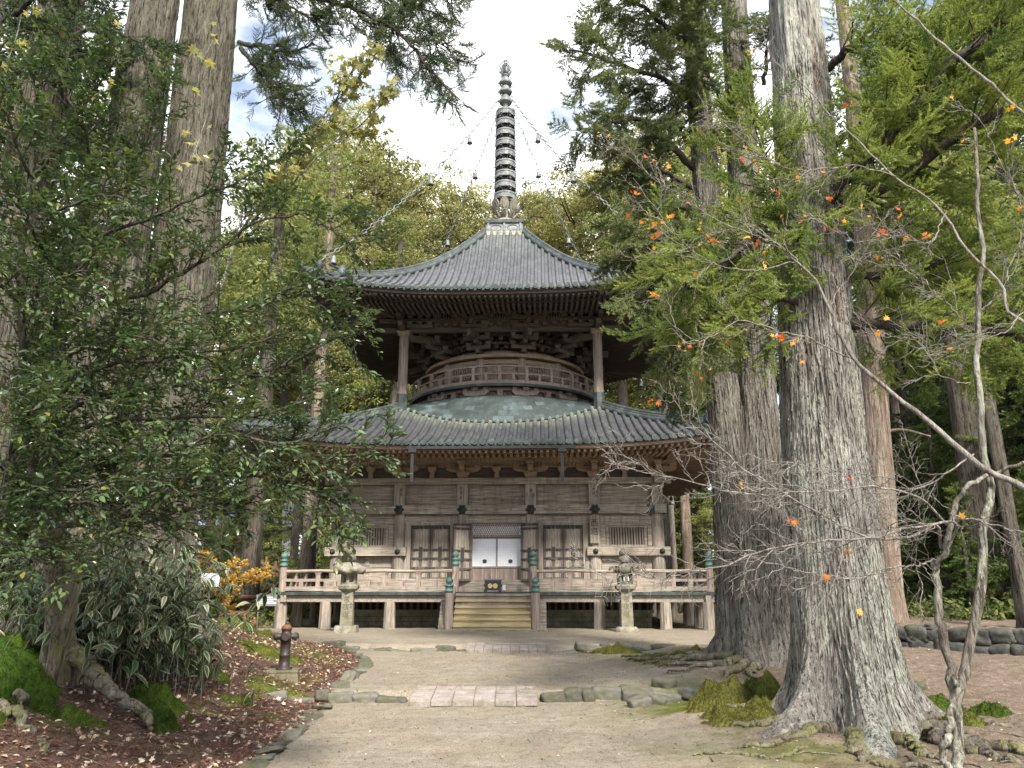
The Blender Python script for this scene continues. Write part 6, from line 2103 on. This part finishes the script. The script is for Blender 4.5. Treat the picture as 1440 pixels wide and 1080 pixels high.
for kind, u, Y, vtop in (('d', 935, 52, 420), ('e', 965, 50, 560), ('d', 1000, 46, 350), ('e', 990, 44, 720), ('d', 1095, 44, 330), ('e', 1020, 40, 690), ('d', 890, 60, 470), ('e', 905, 58, 560)):
    p = at(u, vtop, Y)
    far_tree(kind, p[0], Y, p[2] - gh(p[0], Y), r_.uniform(0, 6.28), LB, 'trees behind the twin cedar', r_.uniform(0.9, 1.2))

# straight bare trunks showing behind the veranda and the bush
def plain_trunk(u, Y, H, rad, label, mat_, seed, lean=0.0):
    X = at(u, 800, Y)[0]
    t = thing('cedar_tree', label, 'tree')
    m = MB()
    z = gh(X, Y)
    trunk_mesh(m, [(X, Y, z - 0.2), (X + lean * .4, Y, z + H * .4), (X + lean, Y, z + H)], [(0, rad * 1.15), (1.5, rad), (H * .5, rad * .85), (H, rad * .5)], seed, 40, 60, rad * 0.5, 0.4, 5, 0.02, 6.0)
    m.build('trunk', mat_, t)
    c = MB()
    r = np.random.default_rng(seed)
    n = 130
    zz = r.uniform(0.55, 1.05, n) * H
    a = r.uniform(0, 6.28, n); q = r.uniform(0.3, 2.6, n)
    scatter(c, CLUMP, np.stack([X + lean + np.cos(a) * q, Y + np.sin(a) * q, z + zz], -1), np.stack([np.cos(a), np.sin(a), 0 * a], -1), r.uniform(0.4, 0.9, n), r.normal(0, 0.15, n), r, 0.2)
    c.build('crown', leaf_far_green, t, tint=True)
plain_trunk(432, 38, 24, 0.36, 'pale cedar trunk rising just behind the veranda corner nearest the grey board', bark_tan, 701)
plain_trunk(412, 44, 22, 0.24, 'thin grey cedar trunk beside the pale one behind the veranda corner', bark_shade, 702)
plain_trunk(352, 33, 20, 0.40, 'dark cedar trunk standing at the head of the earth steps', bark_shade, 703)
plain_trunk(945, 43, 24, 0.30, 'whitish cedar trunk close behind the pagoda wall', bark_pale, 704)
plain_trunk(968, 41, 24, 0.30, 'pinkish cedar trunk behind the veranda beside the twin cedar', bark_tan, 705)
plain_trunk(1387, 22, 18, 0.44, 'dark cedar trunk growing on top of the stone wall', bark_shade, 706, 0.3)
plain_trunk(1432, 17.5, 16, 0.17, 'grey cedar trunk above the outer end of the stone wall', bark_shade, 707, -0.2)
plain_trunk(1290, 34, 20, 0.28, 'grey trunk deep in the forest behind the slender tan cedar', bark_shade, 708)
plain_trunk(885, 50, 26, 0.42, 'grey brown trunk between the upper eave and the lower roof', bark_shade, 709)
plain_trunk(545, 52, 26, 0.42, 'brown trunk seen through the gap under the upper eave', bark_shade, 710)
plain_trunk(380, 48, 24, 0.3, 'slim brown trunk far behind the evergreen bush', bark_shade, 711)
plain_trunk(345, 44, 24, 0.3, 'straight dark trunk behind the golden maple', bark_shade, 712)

# dark conifers on the rise behind the stone wall
def conifer_proto(seed, H, R0, n):
    r = np.random.default_rng(seed)
    wb, cb = MB(), MB()
    wb.tube([(0, 0, -0.3), (0.1, 0, H * .5), (0, 0.1, H)], [0.32, 0.22, 0.04], 9)
    pos, dr, sc, ti = [], [], [], []
    for k in range(n):
        q = (k + r.uniform(0, 1)) / n
        z = H * (0.06 + 0.94 * q)
        reach = R0 * (1.05 - q) * r.uniform(0.6, 1.15)
        a = r.uniform(0, 6.28)
        c = np.array([0, 0, z])
        tip = c + np.array([math.cos(a) * reach, math.sin(a) * reach, -0.12 * reach + 0.25])
        L = curve([c, (c + tip) / 2 + [0, 0, 0.12 * reach], tip], 6)
        wb.tube(L, np.linspace(0.04, 0.012, 6), 4, caps=False)
        tb_ = r.normal(0.0, 0.12)
        for j in range(max(2, int(reach * 3.4))):
            f = r.uniform(0.25, 1.0)
            p = c + (tip - c) * f + [0, 0, 0.1 * reach * math.sin(math.pi * f)]
            d = (tip - c) / (reach + 1e-6) + r.normal(0, 0.55, 3) + [0, 0, -0.35]
            pos.append(p); dr.append(d); sc.append(r.uniform(0.7, 1.2)); ti.append(tb_ + r.normal(0, 0.07))
    scatter(cb, SUGI_BIG, np.array(pos), np.array(dr), np.array(sc), np.array(ti), r, 0.35)
    return wb, cb
CP = [conifer_proto(801, 15, 3.2, 85), conifer_proto(802, 12, 2.8, 75)]
cmade = {}
def conifer(k, X, Y, H, rz, label, group, mat_=None):
    if k not in cmade:
        t = thing('conifer_tree', label, 'tree', (X, Y, 0), rz, group)
        CP[k][0].build('trunk', bark_shade, t)
        CP[k][1].build('crown', leaf_cedar_dark if k == 0 else leaf_cedar, t, tint=True)
        cmade[k] = t
    else:
        t = copy_tree(cmade[k]); t['label'] = label; t['group'] = group
    t.location = (X, Y, gh(X, Y)); t.rotation_euler = (0, 0, rz)
    s = H / (15, 12)[k]
    t.scale = (s, s, s)
LB = 'dark drooping conifer in the shaded forest beyond the stone wall'
for k, u, Y, vtop in ((0, 1330, 27, 250), (1, 1250, 31, 400), (0, 1410, 25, 150), (0, 1480, 22, 60), (1, 1365, 33, 330), (0, 1200, 36, 300), (0, 1290, 38, 150), (0, 1380, 40, 80), (0, 1460, 34, 60), (1, 1300, 24, 560), (1, 1420, 21, 420), (0, 1240, 44, 120), (0, 1160, 46, 160), (0, 1340, 48, 40), (1, 1530, 19, 200), (0, 1560, 26, 0), (1, 1215, 27, 640), (1, 1345, 21.5, 690)):
    p = at(u, vtop, Y)
    conifer(k, p[0], Y, p[2] - gh(p[0], Y), r_.uniform(0, 6.28), LB, 'conifers beyond the stone wall')
LB = 'dark shrubby conifer in the shade behind the bank'
for k, u, Y, vtop in ((0, 20, 19, -60), (0, -80, 16, -60), (0, 110, 24, -40), (1, 60, 17, 380), (1, 160, 20, 520), (0, 200, 26, 200), (1, 270, 27, 600), (1, 318, 30, 700), (0, -160, 14, -100)):
    p = at(u, vtop, Y)
    conifer(k, p[0], Y, p[2] - gh(p[0], Y), r_.uniform(0, 6.28), LB, 'conifers behind the bank')

# low undergrowth far back among the trunks
ub = MB()
n = 1500
X = r_.uniform(-34, 40, n); Y = r_.uniform(40, 75, n)
keep = (np.abs(X) > 0)
scatter(ub, CLUMP, np.stack([X, Y, gz(X, Y) + r_.uniform(0.0, 0.9, n)], -1), np.stack([r_.normal(size=n), r_.normal(size=n), 0 * X], -1), r_.uniform(0.5, 1.2, n), r_.normal(-0.1, 0.15, n), r_, 0.2)
n = 700
X = np.concatenate([r_.uniform(-16, -8.5, n), r_.uniform(10.5, 26, n)]); Y = np.concatenate([r_.uniform(16, 42, n), r_.uniform(20, 42, n)])
ok = ~((X < -8.6) & (X > -12.4) & (Y > 25) & (Y < 37) & (np.abs(X + 0.346 * Y - 0.0) < 0.75))
X, Y = X[ok], Y[ok]; n = len(X)
scatter(ub, CLUMP, np.stack([X, Y, gz(X, Y) + r_.uniform(-0.1, 0.4, n)], -1), np.stack([r_.normal(size=n), r_.normal(size=n), 0 * X], -1), r_.uniform(0.35, 0.75, n), r_.normal(-0.15, 0.15, n), r_, 0.2)
tag(ub.build('undergrowth', leaf_far_green, tint=True), kind='stuff')

# ================================================================== smaller things round the pagoda
sg = thing('sign_board', 'white sign board on a slim post beside the golden maple', 'sign', (-6.62, 17.4, gh(-6.62, 17.4)), 0.1)
sg.scale = (0.72, 0.8, 0.74)
b = MB().prism([(-0.27, 1.22), (0.27, 1.22), (0.27, 1.55), (0.22, 1.60), (-0.22, 1.60), (-0.27, 1.55)], 1, -0.02, 0.02)
bd = b.build('board', board_white, sg)
tm = MB()
for q in range(4):
    for w_ in range(7):
        x0 = -0.21 + w_ * 0.06
        tm.bx(x0, x0 + 0.045, -0.0225, -0.0205, 1.51 - q * 0.065, 1.53 - q * 0.065)
tm.build('lettering', board_grey, bd)
MB().lathe([(0.03, -0.1), (0.03, 1.22)], (0, 0, 0), 8).build('post', bark_maple, sg)
s2 = thing('sign_board', 'low grey information panel at the veranda corner', 'sign', (-8.05, 26.3, gh(-8.05, 26.3)), 0.05)
bd = MB().frus((0, 0, 0.72), (0.72, 0.06), (0.72, 0.05), 0.36).build('board', board_grey, s2)
tm = MB()
for q in range(4):
    tm.bx(-0.3, 0.3 - 0.1 * (q % 2), -0.034, -0.029, 0.80 + q * 0.06, 0.825 + q * 0.06)
tm.build('lettering', board_white, bd)
MB().lathe([(0.03, -0.1), (0.03, 0.73)], (-0.28, 0, 0), 8).lathe([(0.03, -0.1), (0.03, 0.73)], (0.28, 0, 0), 8).build('leg_frame', bark_maple, s2)
# white storehouse and brown rail fence beyond the steps
hs = thing('storehouse', 'white plastered storehouse with a pale blue grey roof seen through the trees', 'building', (-21.0, 58.0, gh(-21, 58)), 0.25)
MB().bx(-5, 5, -3, 3, -0.5, 3.9).build('wall', plaster, hs)
MB().prism([(-3.9, 3.75), (3.9, 3.75), (0, 6.6)], 0, -5.6, 5.6).build('roof', slate_blue, hs)
fb = MB(); fb.bx(-0.6, 0.6, -3.05, -2.9, 0.0, 2.2); fb.build('door', fence_wood, hs)
fc = thing('rail_fence', 'brown wooden rail fence behind the earth steps', 'fence')
f0, f1 = at(372, 835, 36), at(420, 830, 36)
for i in range(9):
    p = f0 + (f1 - f0) * (i / 3.5 - 0.3)
    z = gh(p[0], p[1])
    MB().box((p[0], p[1], z + 0.5), (0.1, 0.1, 1.15)).build('post', fence_wood, fc)
rl = MB()
a, b = f0 + (f1 - f0) * -0.4, f0 + (f1 - f0) * 2.1
za = gh(f0[0], f0[1])
for hgt in (0.45, 0.75, 0.98):
    rl.bar((a[0], a[1] - 0.07, za + hgt), (b[0], b[1] - 0.07, gh(b[0], b[1]) + hgt), 0.04, 0.09)
rl.build('rail', fence_wood, fc)
# log-edged earth steps climbing the rise
es = thing('earth_stair', 'brown log edged earth steps climbing the rise past the golden maple', 'steps')
for i in range(9):
    Y = 27.2 + i * 1.0
    X = -9.35 - (Y - 27) * 0.33
    z = gh(X, Y)
    b = MB().tube(curve([(X - 0.75, Y - 0.05, z + 0.06), (X, Y, z + 0.08), (X + 0.75, Y + 0.04, z + 0.06)], 8), 0.10, 8)
    b.bx(X - 0.72, X + 0.72, Y + 0.02, Y + 0.9, z - 0.1, z + 0.12)
    b.build('step', fence_wood, es)
# dry stone retaining wall
def stone_proto(seed, n=14, sharp=5.5, rough=0.62):
    """rounded irregular block of unit size"""
    r = np.random.default_rng(seed)
    u = np.linspace(0, 2 * math.pi, n * 2 + 1)[:-1]; v = np.linspace(0, math.pi, n)
    U, V = np.meshgrid(u, v, indexing='xy')
    d = np.stack([np.cos(U) * np.sin(V), np.sin(U) * np.sin(V), np.cos(V)], -1)
    p = d / (np.sum(np.abs(d) ** sharp, -1) ** (1 / sharp))[..., None] * 0.5
    p = p * (1 + rough * (fbm(d * 1.6 + r.uniform(0, 50, 3), 4, seed) - 0.5)[..., None] + 0.16 * (fbm(d * 6 + 3, 3, seed + 1) - 0.5)[..., None])
    mb = MB()
    mb.grid(p, 0, True, 0.0, True)
    return mb
sw = thing('stone_wall', 'low dry stone retaining wall of grey boulders behind the young maple', 'wall')
wm = MB()
a = math.atan2(-3.1, 2.9)
ca, sa_ = math.cos(a), math.sin(a)
def wall_stone_at(f, w, h, z, dep=0.5):
    X = 8.75 + f * 2.9; Y = 19.1 - f * 3.1
    pr = stone_proto(int(r_.integers(1000, 9999)), 14, 11.0, 0.34)
    V = pr.v[0] * [w, dep, h]
    t_ = r_.normal(0, 0.10)
    V = np.stack([V[:, 0] * math.cos(t_) - V[:, 2] * math.sin(t_), V[:, 1], V[:, 0] * math.sin(t_) + V[:, 2] * math.cos(t_)], -1)
    V = V @ np.array([[ca, sa_, 0], [-sa_, ca, 0], [0, 0, 1]])
    wm.add(V + [X, Y - 0.08 + r_.normal(0, 0.03), z], pr.f[0], 0, 0.0, True)
for row, (zc_, hh) in enumerate(((0.26, 0.40), (0.58, 0.34))):
    x = -0.1 * row
    while x < 4.5:
        w = r_.uniform(0.24, 0.62)
        h = hh * r_.uniform(0.8, 1.15)
        wall_stone_at((x + w / 2) / 4.6, w * 1.08, h, zc_ + r_.normal(0, 0.03))
        if r_.random() < 0.5:
            wall_stone_at((x + w) / 4.6, 0.16, 0.14, zc_ + hh * 0.5, 0.42)
        x += w
wm.build('brick_course', wall_stone, sw)

# kerb stones
KP = [stone_proto(s, 14, 8.0, 0.36) for s in (901, 902, 903, 904, 905)]
kmesh = []
def kerb(X, Y, size, rz, label, group, mat_=None, dz=0.0):
    k = int(r_.integers(0, len(KP)))
    if k >= len(kmesh) or kmesh[k] is None:
        while len(kmesh) < len(KP): kmesh.append(None)
    if kmesh[k] is None:
        o = KP[k].build('kerb_stone', kerb_mat)
        kmesh[k] = o.data
    else:
        o = link('kerb_stone', kmesh[k])
    tag(o, label, 'stone', group)
    o.location = (X, Y, gh(X, Y) + dz)
    o.scale = size
    o.rotation_euler = (r_.normal(0, .12), r_.normal(0, .12), rz)
def kerb_row(pts, wr, h, dep, label, group, dz=0.0):
    P = curve(pts, 200)
    s = np.concatenate([[0], np.cumsum(np.linalg.norm(np.diff(P[:, :2], axis=0), axis=1))])
    x = 0.0
    while x < s[-1] - 0.15:
        w = r_.uniform(*wr)
        q = min(x + w / 2, s[-1])
        p = [np.interp(q, s, P[:, j]) for j in range(2)]
        p2 = [np.interp(min(q + 0.1, s[-1]), s, P[:, j]) for j in range(2)]
        p1 = [np.interp(q - 0.1, s, P[:, j]) for j in range(2)]
        a = math.atan2(p2[1] - p1[1], p2[0] - p1[0])
        kerb(p[0], p[1] + r_.normal(0, 0.02), (w * 1.10, dep * r_.uniform(0.8, 1.2), h * r_.uniform(0.7, 1.2)), a + r_.normal(0, 0.16), label, group, None, dz)
        x += w
z3 = 0.0
kerb_row([(-3.7, 12.0, z3), (-2.6, 12.02, z3), (-1.45, 12.0, z3)], (0.18, 0.5), 0.22, 0.30, 'rough grey green kerb stone in the lower step, between the hydrant bed and the paving', 'kerb stones of the lower step', -0.065)
kerb_row([(0.42, 12.0, z3), (1.6, 12.03, z3), (3.1, 12.05, z3)], (0.16, 0.46), 0.20, 0.28, 'rough grey kerb stone in the lower step, between the paving and the cedar roots', 'kerb stones of the lower step by the roots', -0.075)
kerb_row([(-4.5, 19.25, z3), (-2.8, 19.25, z3), (-1.15, 19.25, z3)], (0.2, 0.6), 0.22, 0.30, 'mossy kerb stone in the upper step, toward the hydrant', 'kerb stones of the upper step', -0.065)
kerb_row([(0.95, 19.25, z3), (2.4, 19.25, z3), (3.9, 19.3, z3)], (0.2, 0.6), 0.22, 0.30, 'mossy kerb stone in the upper step, toward the twin cedar roots', 'kerb stones of the upper step by the roots', -0.075)
kerb_row([(-2.62, 12.3, z3), (-2.72, 14.0, z3), (-2.82, 15.6, z3), (-3.25, 17.3, z3), (-4.2, 18.9, z3)], (0.35, 0.65), 0.16, 0.26, 'grey stone edging the reddish litter bed around the hydrant', 'stones edging the litter bed', -0.03)
kerb_row([(-2.66, 11.7, z3), (-2.5, 9.5, z3), (-2.38, 7.6, z3), (-2.3, 6.4, z3)], (0.28, 0.55), 0.06, 0.24, 'flat grey stone set flush along the path edge', 'flat stones along the path edge', -0.012)
# loose stones
for X, Y, w, lab in ((1.75, 11.3, 0.30, 'loose stone lying before the lower step by the paving'), (2.3, 12.35, 0.34, 'squarish stone on the ground near the moss'), (2.05, 11.55, 0.22, 'small loose stone between the paving and the moss'), (6.2, 12.6, 0.26, 'loose stone on the brown earth beyond the great cedar')):
    kerb(X, Y, (w, w * .8, w * .55), r_.uniform(0, 3), lab, None, None, 0.04)

# paved landings laid over the two steps
def paving(X0, X1, Y0, Y1, z0, z1, nx, ny, label, chip):
    t = thing('paving_slab', label, 'paving', ((X0 + X1) / 2, Y0, 0), 0.0)
    b = MB()
    r = np.random.default_rng(nx * 7)
    w, d = (X1 - X0) / nx, (Y1 - Y0) / ny
    for i in range(nx):
        for j in range(ny):
            x0, y0 = X0 + i * w, Y0 + j * d
            za, zb = z0 + (z1 - z0) * j / ny, z0 + (z1 - z0) * (j + 1) / ny
            g_ = 0.008
            jit_ = r.normal(0, 0.003, 4) + chip * r.normal(0, 0.006, 4)
            q = [(x0 + g_, y0 + g_, za + jit_[0]), (x0 + w - g_, y0 + g_ + chip * r.uniform(-.03, .02), za + jit_[1]), (x0 + w - g_, y0 + d - g_, zb + jit_[2]), (x0 + g_, y0 + d - g_, zb + jit_[3])]
            lo = [(p[0], p[1], p[2] - 0.07) for p in q]
            c = np.array([(X0 + X1) / 2, Y0, 0])
            b.add(np.array(lo + q) - c, BOXF)
    b.build('paver', paver_mat, t)
    bed = MB()
    c = np.array([(X0 + X1) / 2, Y0, 0])
    v = np.array([(X0 + .01, Y0 + .02, -0.1), (X1 - .01, Y0 + .02, -0.1), (X1 - .01, Y1 - .01, -0.1), (X0 + .01, Y1 - .01, -0.1), (X0 + .01, Y0 + .02, z0 - 0.012), (X1 - .01, Y0 + .02, z0 - 0.012), (X1 - .01, Y1 - .01, z1 - 0.012), (X0 + .01, Y1 - .01, z1 - 0.012)]) - c
    bed.add(v, BOXF)
    bed.build('mortar_bed', plinth_mat, t)
paving(-1.43, 0.36, 11.45, 12.35, 0.075, 0.165, 6, 4, 'chipped pale pink paving ramp over the lower step', 1.0)
paving(-1.08, 0.80, 18.75, 19.55, 0.20, 0.31, 9, 2, 'smooth pale pink paving ramp over the upper step nearer the pagoda', 0.0)

# ================================================================== moss cushions
def proto_fuzz():
    v = np.array([(-0.16, 0, 0), (0.16, 0, 0), (0, 0.1, 1.0)]) ; return v, np.array([[0, 1, 2]]), np.array([-0.0, -0.0, 0.1])
def moss(X, Y, sx, sy, h, label, yellow, seed, rz=0.0):
    r = np.random.default_rng(seed)
    n = 40
    u = np.linspace(0, 2 * math.pi, 73)[:-1]; q = np.linspace(0, 1, n)
    Q, U = np.meshgrid(q, u, indexing='ij')
    d = np.stack([np.cos(U) * Q, np.sin(U) * Q, 0 * Q], -1)
    rim = 1.1 + 1.1 * (fbm(np.stack([np.cos(U) * 1.4 + seed, np.sin(U) * 1.4, 0 * U], -1), 3, seed) - 0.5)
    xx, yy = d[..., 0] * sx * rim, d[..., 1] * sy * rim
    c, s = math.cos(rz), math.sin(rz)
    xx, yy = X + xx * c - yy * s, Y + xx * s + yy * c
    nz1 = fbm(np.stack([xx * 4.5, yy * 4.5, 0 * xx + seed], -1), 4, seed)
    nz2 = fbm(np.stack([xx * 14, yy * 14, 0 * xx + seed], -1), 3, seed + 3)
    zz = gz(xx, yy) + h * (1 - Q ** 2.0) * np.clip(2.6 * nz1 - 0.45, 0.02, 2) * 0.95 + (nz2 - 0.5) * 0.06 - 0.035 - 0.05 * Q ** 3 - 0.25 * np.clip(0.42 - nz1, 0, 1) * (Q > 0.35)
    mb = MB()
    mb.grid(np.stack([xx, yy, zz], -1), 0, True, np.full(xx.shape, yellow), True)
    o = mb.build('moss_cushion', moss_mat, tint=True)
    tag(o, label, 'moss')
    fz = MB()
    k = int(16000 * min(1.0, sx * sy * 5))
    ii, jj = (np.sqrt(r.uniform(0, 1, k)) * (n - 2)).astype(int), r.integers(0, 72, k)
    P = np.stack([xx[ii, jj], yy[ii, jj], zz[ii, jj]], -1) + r.normal(0, 0.006, (k, 3))
    D = r.normal(0, 0.5, (k, 3)); D[:, 2] = 1.0
    v, f_, t_ = proto_fuzz()
    sc = r.uniform(0.012, 0.032, k)
    R3 = r.normal(0, 1, (k, 3))
    x = np.cross(D, R3); x /= np.linalg.norm(x, axis=1)[:, None]
    D /= np.linalg.norm(D, axis=1)[:, None]
    V = np.stack([P - x * sc[:, None] * 0.18, P + x * sc[:, None] * 0.18, P + D * sc[:, None]], 1).reshape(-1, 3)
    fz.add(V, np.arange(k * 3).reshape(-1, 3), 0, np.clip(yellow + np.repeat(r.normal(0, 0.15, k), 3), 0, 1))
    fz.build('moss_fuzz', moss_mat, o, tint=True)
moss(-5.2, 8.35, 0.52, 0.36, 0.28, 'large deep green moss cushion below the rooted cedar', 0.0, 1001, 0.3)
moss(-4.72, 8.15, 0.28, 0.24, 0.26, 'smaller green moss hump against the large moss cushion', 0.05, 1002)
moss(-5.35, 7.45, 0.34, 0.26, 0.20, 'round dark moss tuft lowest on the bank corner', 0.0, 1003)
moss(-5.75, 9.2, 0.5, 0.4, 0.30, 'dark moss behind the root of the rooted cedar', 0.0, 1004)
moss(-4.1, 9.6, 0.55, 0.34, 0.20, 'bright green moss bank under the dwarf bamboo', 0.15, 1005, -0.5)
moss(-3.85, 9.0, 0.42, 0.20, 0.16, 'long green moss strip beside the downhill root', 0.15, 1006, -0.6)
moss(-4.6, 11.8, 0.6, 0.5, 0.14, 'mossy hummock at the foot of the bamboo toward the hydrant', 0.4, 1007)
moss(-4.3, 14.3, 0.7, 0.6, 0.12, 'yellow green moss patch behind the hydrant', 0.6, 1008)
moss(-5.3, 16.2, 0.8, 0.6, 0.20, 'mossy mound below the white sign board', 0.55, 1009)
moss(2.7, 10.8, 0.50, 0.40, 0.30, 'golden moss cushion nearest the path beside the great cedar', 0.95, 1010, 0.4)
moss(3.35, 10.9, 0.46, 0.38, 0.40, 'olive moss cushion tucked against the great cedar', 0.65, 1011)
moss(2.7, 9.7, 0.62, 0.40, 0.14, 'low golden moss spread over the great cedar roots', 0.95, 1012, -0.4)
moss(5.3, 10.7, 0.5, 0.26, 0.24, 'green moss cushion behind the young maple', 0.25, 1013, -0.3)
moss(6.0, 10.3, 0.3, 0.2, 0.18, 'small round moss cushion on the brown earth', 0.2, 1014)
moss(5.0, 9.2, 0.3, 0.2, 0.14, 'yellowish moss over the root that points to the young maple', 0.7, 1015)
moss(3.1, 15.6, 0.7, 0.6, 0.16, 'yellow moss among the bare roots of the twin cedar', 0.9, 1016)
moss(-4.75, 7.35, 0.34, 0.22, 0.16, 'flat green moss patch among pale fallen leaves at the bank foot', 0.2, 1018)
moss(-4.3, 8.3, 0.26, 0.2, 0.14, 'small green moss tuft between the downhill root and the path', 0.1, 1019)
moss(-3.5, 10.9, 0.4, 0.3, 0.10, 'olive moss patch in the litter below the hydrant plinth', 0.45, 1020)
moss(2.3, 18.6, 0.8, 0.35, 0.16, 'golden moss strip against the upper step', 1.0, 1017)

# ================================================================== litter on the ground
r_ = np.random.default_rng(1101)
def on_ground(n, x0, x1, y0, y1, mask):
    X = r_.uniform(x0, x1, n); Y = r_.uniform(y0, y1, n)
    k = mask(X, Y)
    X, Y = X[k], Y[k]
    return np.stack([X, Y, gz(X, Y)], -1)
left_bed = lambda X, Y: (X < edge_l(Y) + r_.normal(0, 0.06, len(X)))
lb = MB()
P = on_ground(10000, -6.5, -2.2, 6.3, 19, left_bed)
D = r_.normal(0, 1, P.shape); D[:, 2] *= 0.25
scatter(lb, LEAF + STAR, P + [0, 0, 0.015], D, r_.uniform(0.02, 0.085, len(P)), r_.beta(1.6, 1.2, len(P)), r_, 0.5)
P = on_ground(3200, -2.4, 10, 6.5, 25, lambda X, Y: r_.random(len(X)) < 0.3 + 0.7 * (X > edge_r(Y)))
D = r_.normal(0, 1, P.shape); D[:, 2] *= 0.15
scatter(lb, LEAF + STAR, P + [0, 0, 0.008], D, r_.uniform(0.02, 0.05, len(P)), r_.beta(1.6, 1.6, len(P)), r_, 0.35)
tag(lb.build('fallen_leaves', leaf_dead, tint=True), kind='stuff')
tw = MB()
def proto_twig(seed):
    r = np.random.default_rng(seed)
    v, f, t = [], [], []
    for k in range(9):
        p = np.array([0, 0, 0.02]) + np.array([k * 0.1, r.normal(0, .03), r.uniform(0, .06)])
        d = np.array([r.uniform(0.3, 1), r.normal(0, 0.8), r.uniform(-.05, .35)]); d /= np.linalg.norm(d)
        w = np.array([-d[1], d[0], 0]) * 0.02
        i = len(v)
        v += [p - w, p + w, p + d * r.uniform(0.25, 0.5)]; f.append((i, i + 1, i + 2)); t += [r.uniform(0, .8)] * 3
    return np.array(v), np.array(f), np.array(t)
TW = [proto_twig(s) for s in (1, 2, 3, 4)]
P = on_ground(30000, -5.6, -2.2, 6.3, 19.2, lambda X, Y: left_bed(X, Y) & (fbm(np.stack([X * 0.8, Y * 0.8, 0 * X + 2], -1), 3, 77) > 0.40 - 0.25 * (X > -3.6)))
D = r_.normal(0, 1, P.shape); D[:, 2] *= 0.15
scatter(tw, TW, P + [0, 0, 0.005], D, r_.uniform(0.06, 0.16, len(P)), r_.normal(0, 0.15, len(P)), r_, 0.25)
P = on_ground(2600, -2.4, 3.0, 6.5, 19, lambda X, Y: X > edge_l(Y))
D = r_.normal(0, 1, P.shape); D[:, 2] *= 0.08
scatter(tw, TW, P, D, r_.uniform(0.03, 0.09, len(P)), r_.normal(-0.1, 0.2, len(P)), r_, 0.15)
P = on_ground(9000, -2.4, 10.0, 6.5, 20, lambda X, Y: r_.random(len(X)) < 0.16 + 0.84 * np.exp(-(((X - 3.9) / 1.9) ** 2 + ((Y - 9.2) / 1.9) ** 2)) + 0.5 * (X > edge_r(Y) + 0.4))
D = r_.normal(0, 1, P.shape); D[:, 2] *= 0.1
scatter(tw, TW, P, D, r_.uniform(0.05, 0.12, len(P)), r_.normal(0.1, 0.2, len(P)), r_, 0.2)
tag(tw.build('cedar_litter', leaf_litter, tint=True), kind='stuff')
gv = MB()
oct_v = np.array([(1, 0, 0), (-1, 0, 0), (0, 1, 0), (0, -1, 0), (0, 0, .7), (0, 0, -.7)], float) * 0.5
oct_f = np.array([(0, 2, 4), (2, 1, 4), (1, 3, 4), (3, 0, 4), (2, 0, 5), (1, 2, 5), (3, 1, 5), (0, 3, 5)])
P = on_ground(9000, -2.5, 7, 6.4, 19.2, lambda X, Y: X > edge_l(Y))
scatter(gv, [(oct_v, oct_f, np.zeros(6))], P, r_.normal(0, 1, P.shape), r_.uniform(0.006, 0.02, len(P)) * (1 + 1.2 * (r_.random(len(P)) > 0.97)), 0.0, r_, 1.0)
tag(gv.build('gravel', kerb_mat), kind='stuff')
sk = MB()
for k in range(70):
    if k < 34:
        X, Y = r_.uniform(-5.2, -2.6), r_.uniform(6.6, 11.8)
    else:
        X, Y = r_.uniform(1.2, 6.5), r_.uniform(6.8, 12.5)
    a = r_.uniform(0, 3.14); L = r_.uniform(0.1, 0.5)
    pts = [(X + math.cos(a) * L * q, Y + math.sin(a) * L * q + 0.03 * math.sin(q * 5), 0) for q in (-.5, 0, .5)]
    pts = [(x, y, gh(x, y) + 0.012) for x, y, _ in pts]
    sk.tube(curve(pts, 7, 0.006, r_), np.linspace(0.008, 0.004, 7), 4, 0, True)
tag(sk.build('fallen_twigs', bark_maple), kind='stuff')
# surface roots snaking over the earth round the great cedar
for k, (pts, a, lab) in enumerate([
        ([(2.9, 8.3), (2.5, 8.1), (2.1, 8.25), (1.7, 8.2)], 0.035, 'thin surface root reaching toward the middle of the path'),
        ([(3.3, 7.7), (3.7, 7.45), (4.3, 7.5)], 0.035, 'thin surface root crossing before the great cedar foot'),
        ([(5.3, 8.6), (5.9, 8.4), (6.4, 8.5)], 0.04, 'thin surface root on the brown earth past the young maple'),
        ([(-4.0, 9.9), (-3.5, 9.7), (-3.1, 9.75)], 0.035, 'dark root lying in the leaf litter below the hydrant')]):
    m = MB(); root(m, ground_pts(*pts), a, 0.012, 1200 + k, follow=0.012)
    tag(m.build('tree_root', bark_root), lab, 'root')
print('leaves', NLEAF, 'faces', sum(len(o.data.polygons) for o in SC.objects if o.type == 'MESH'))
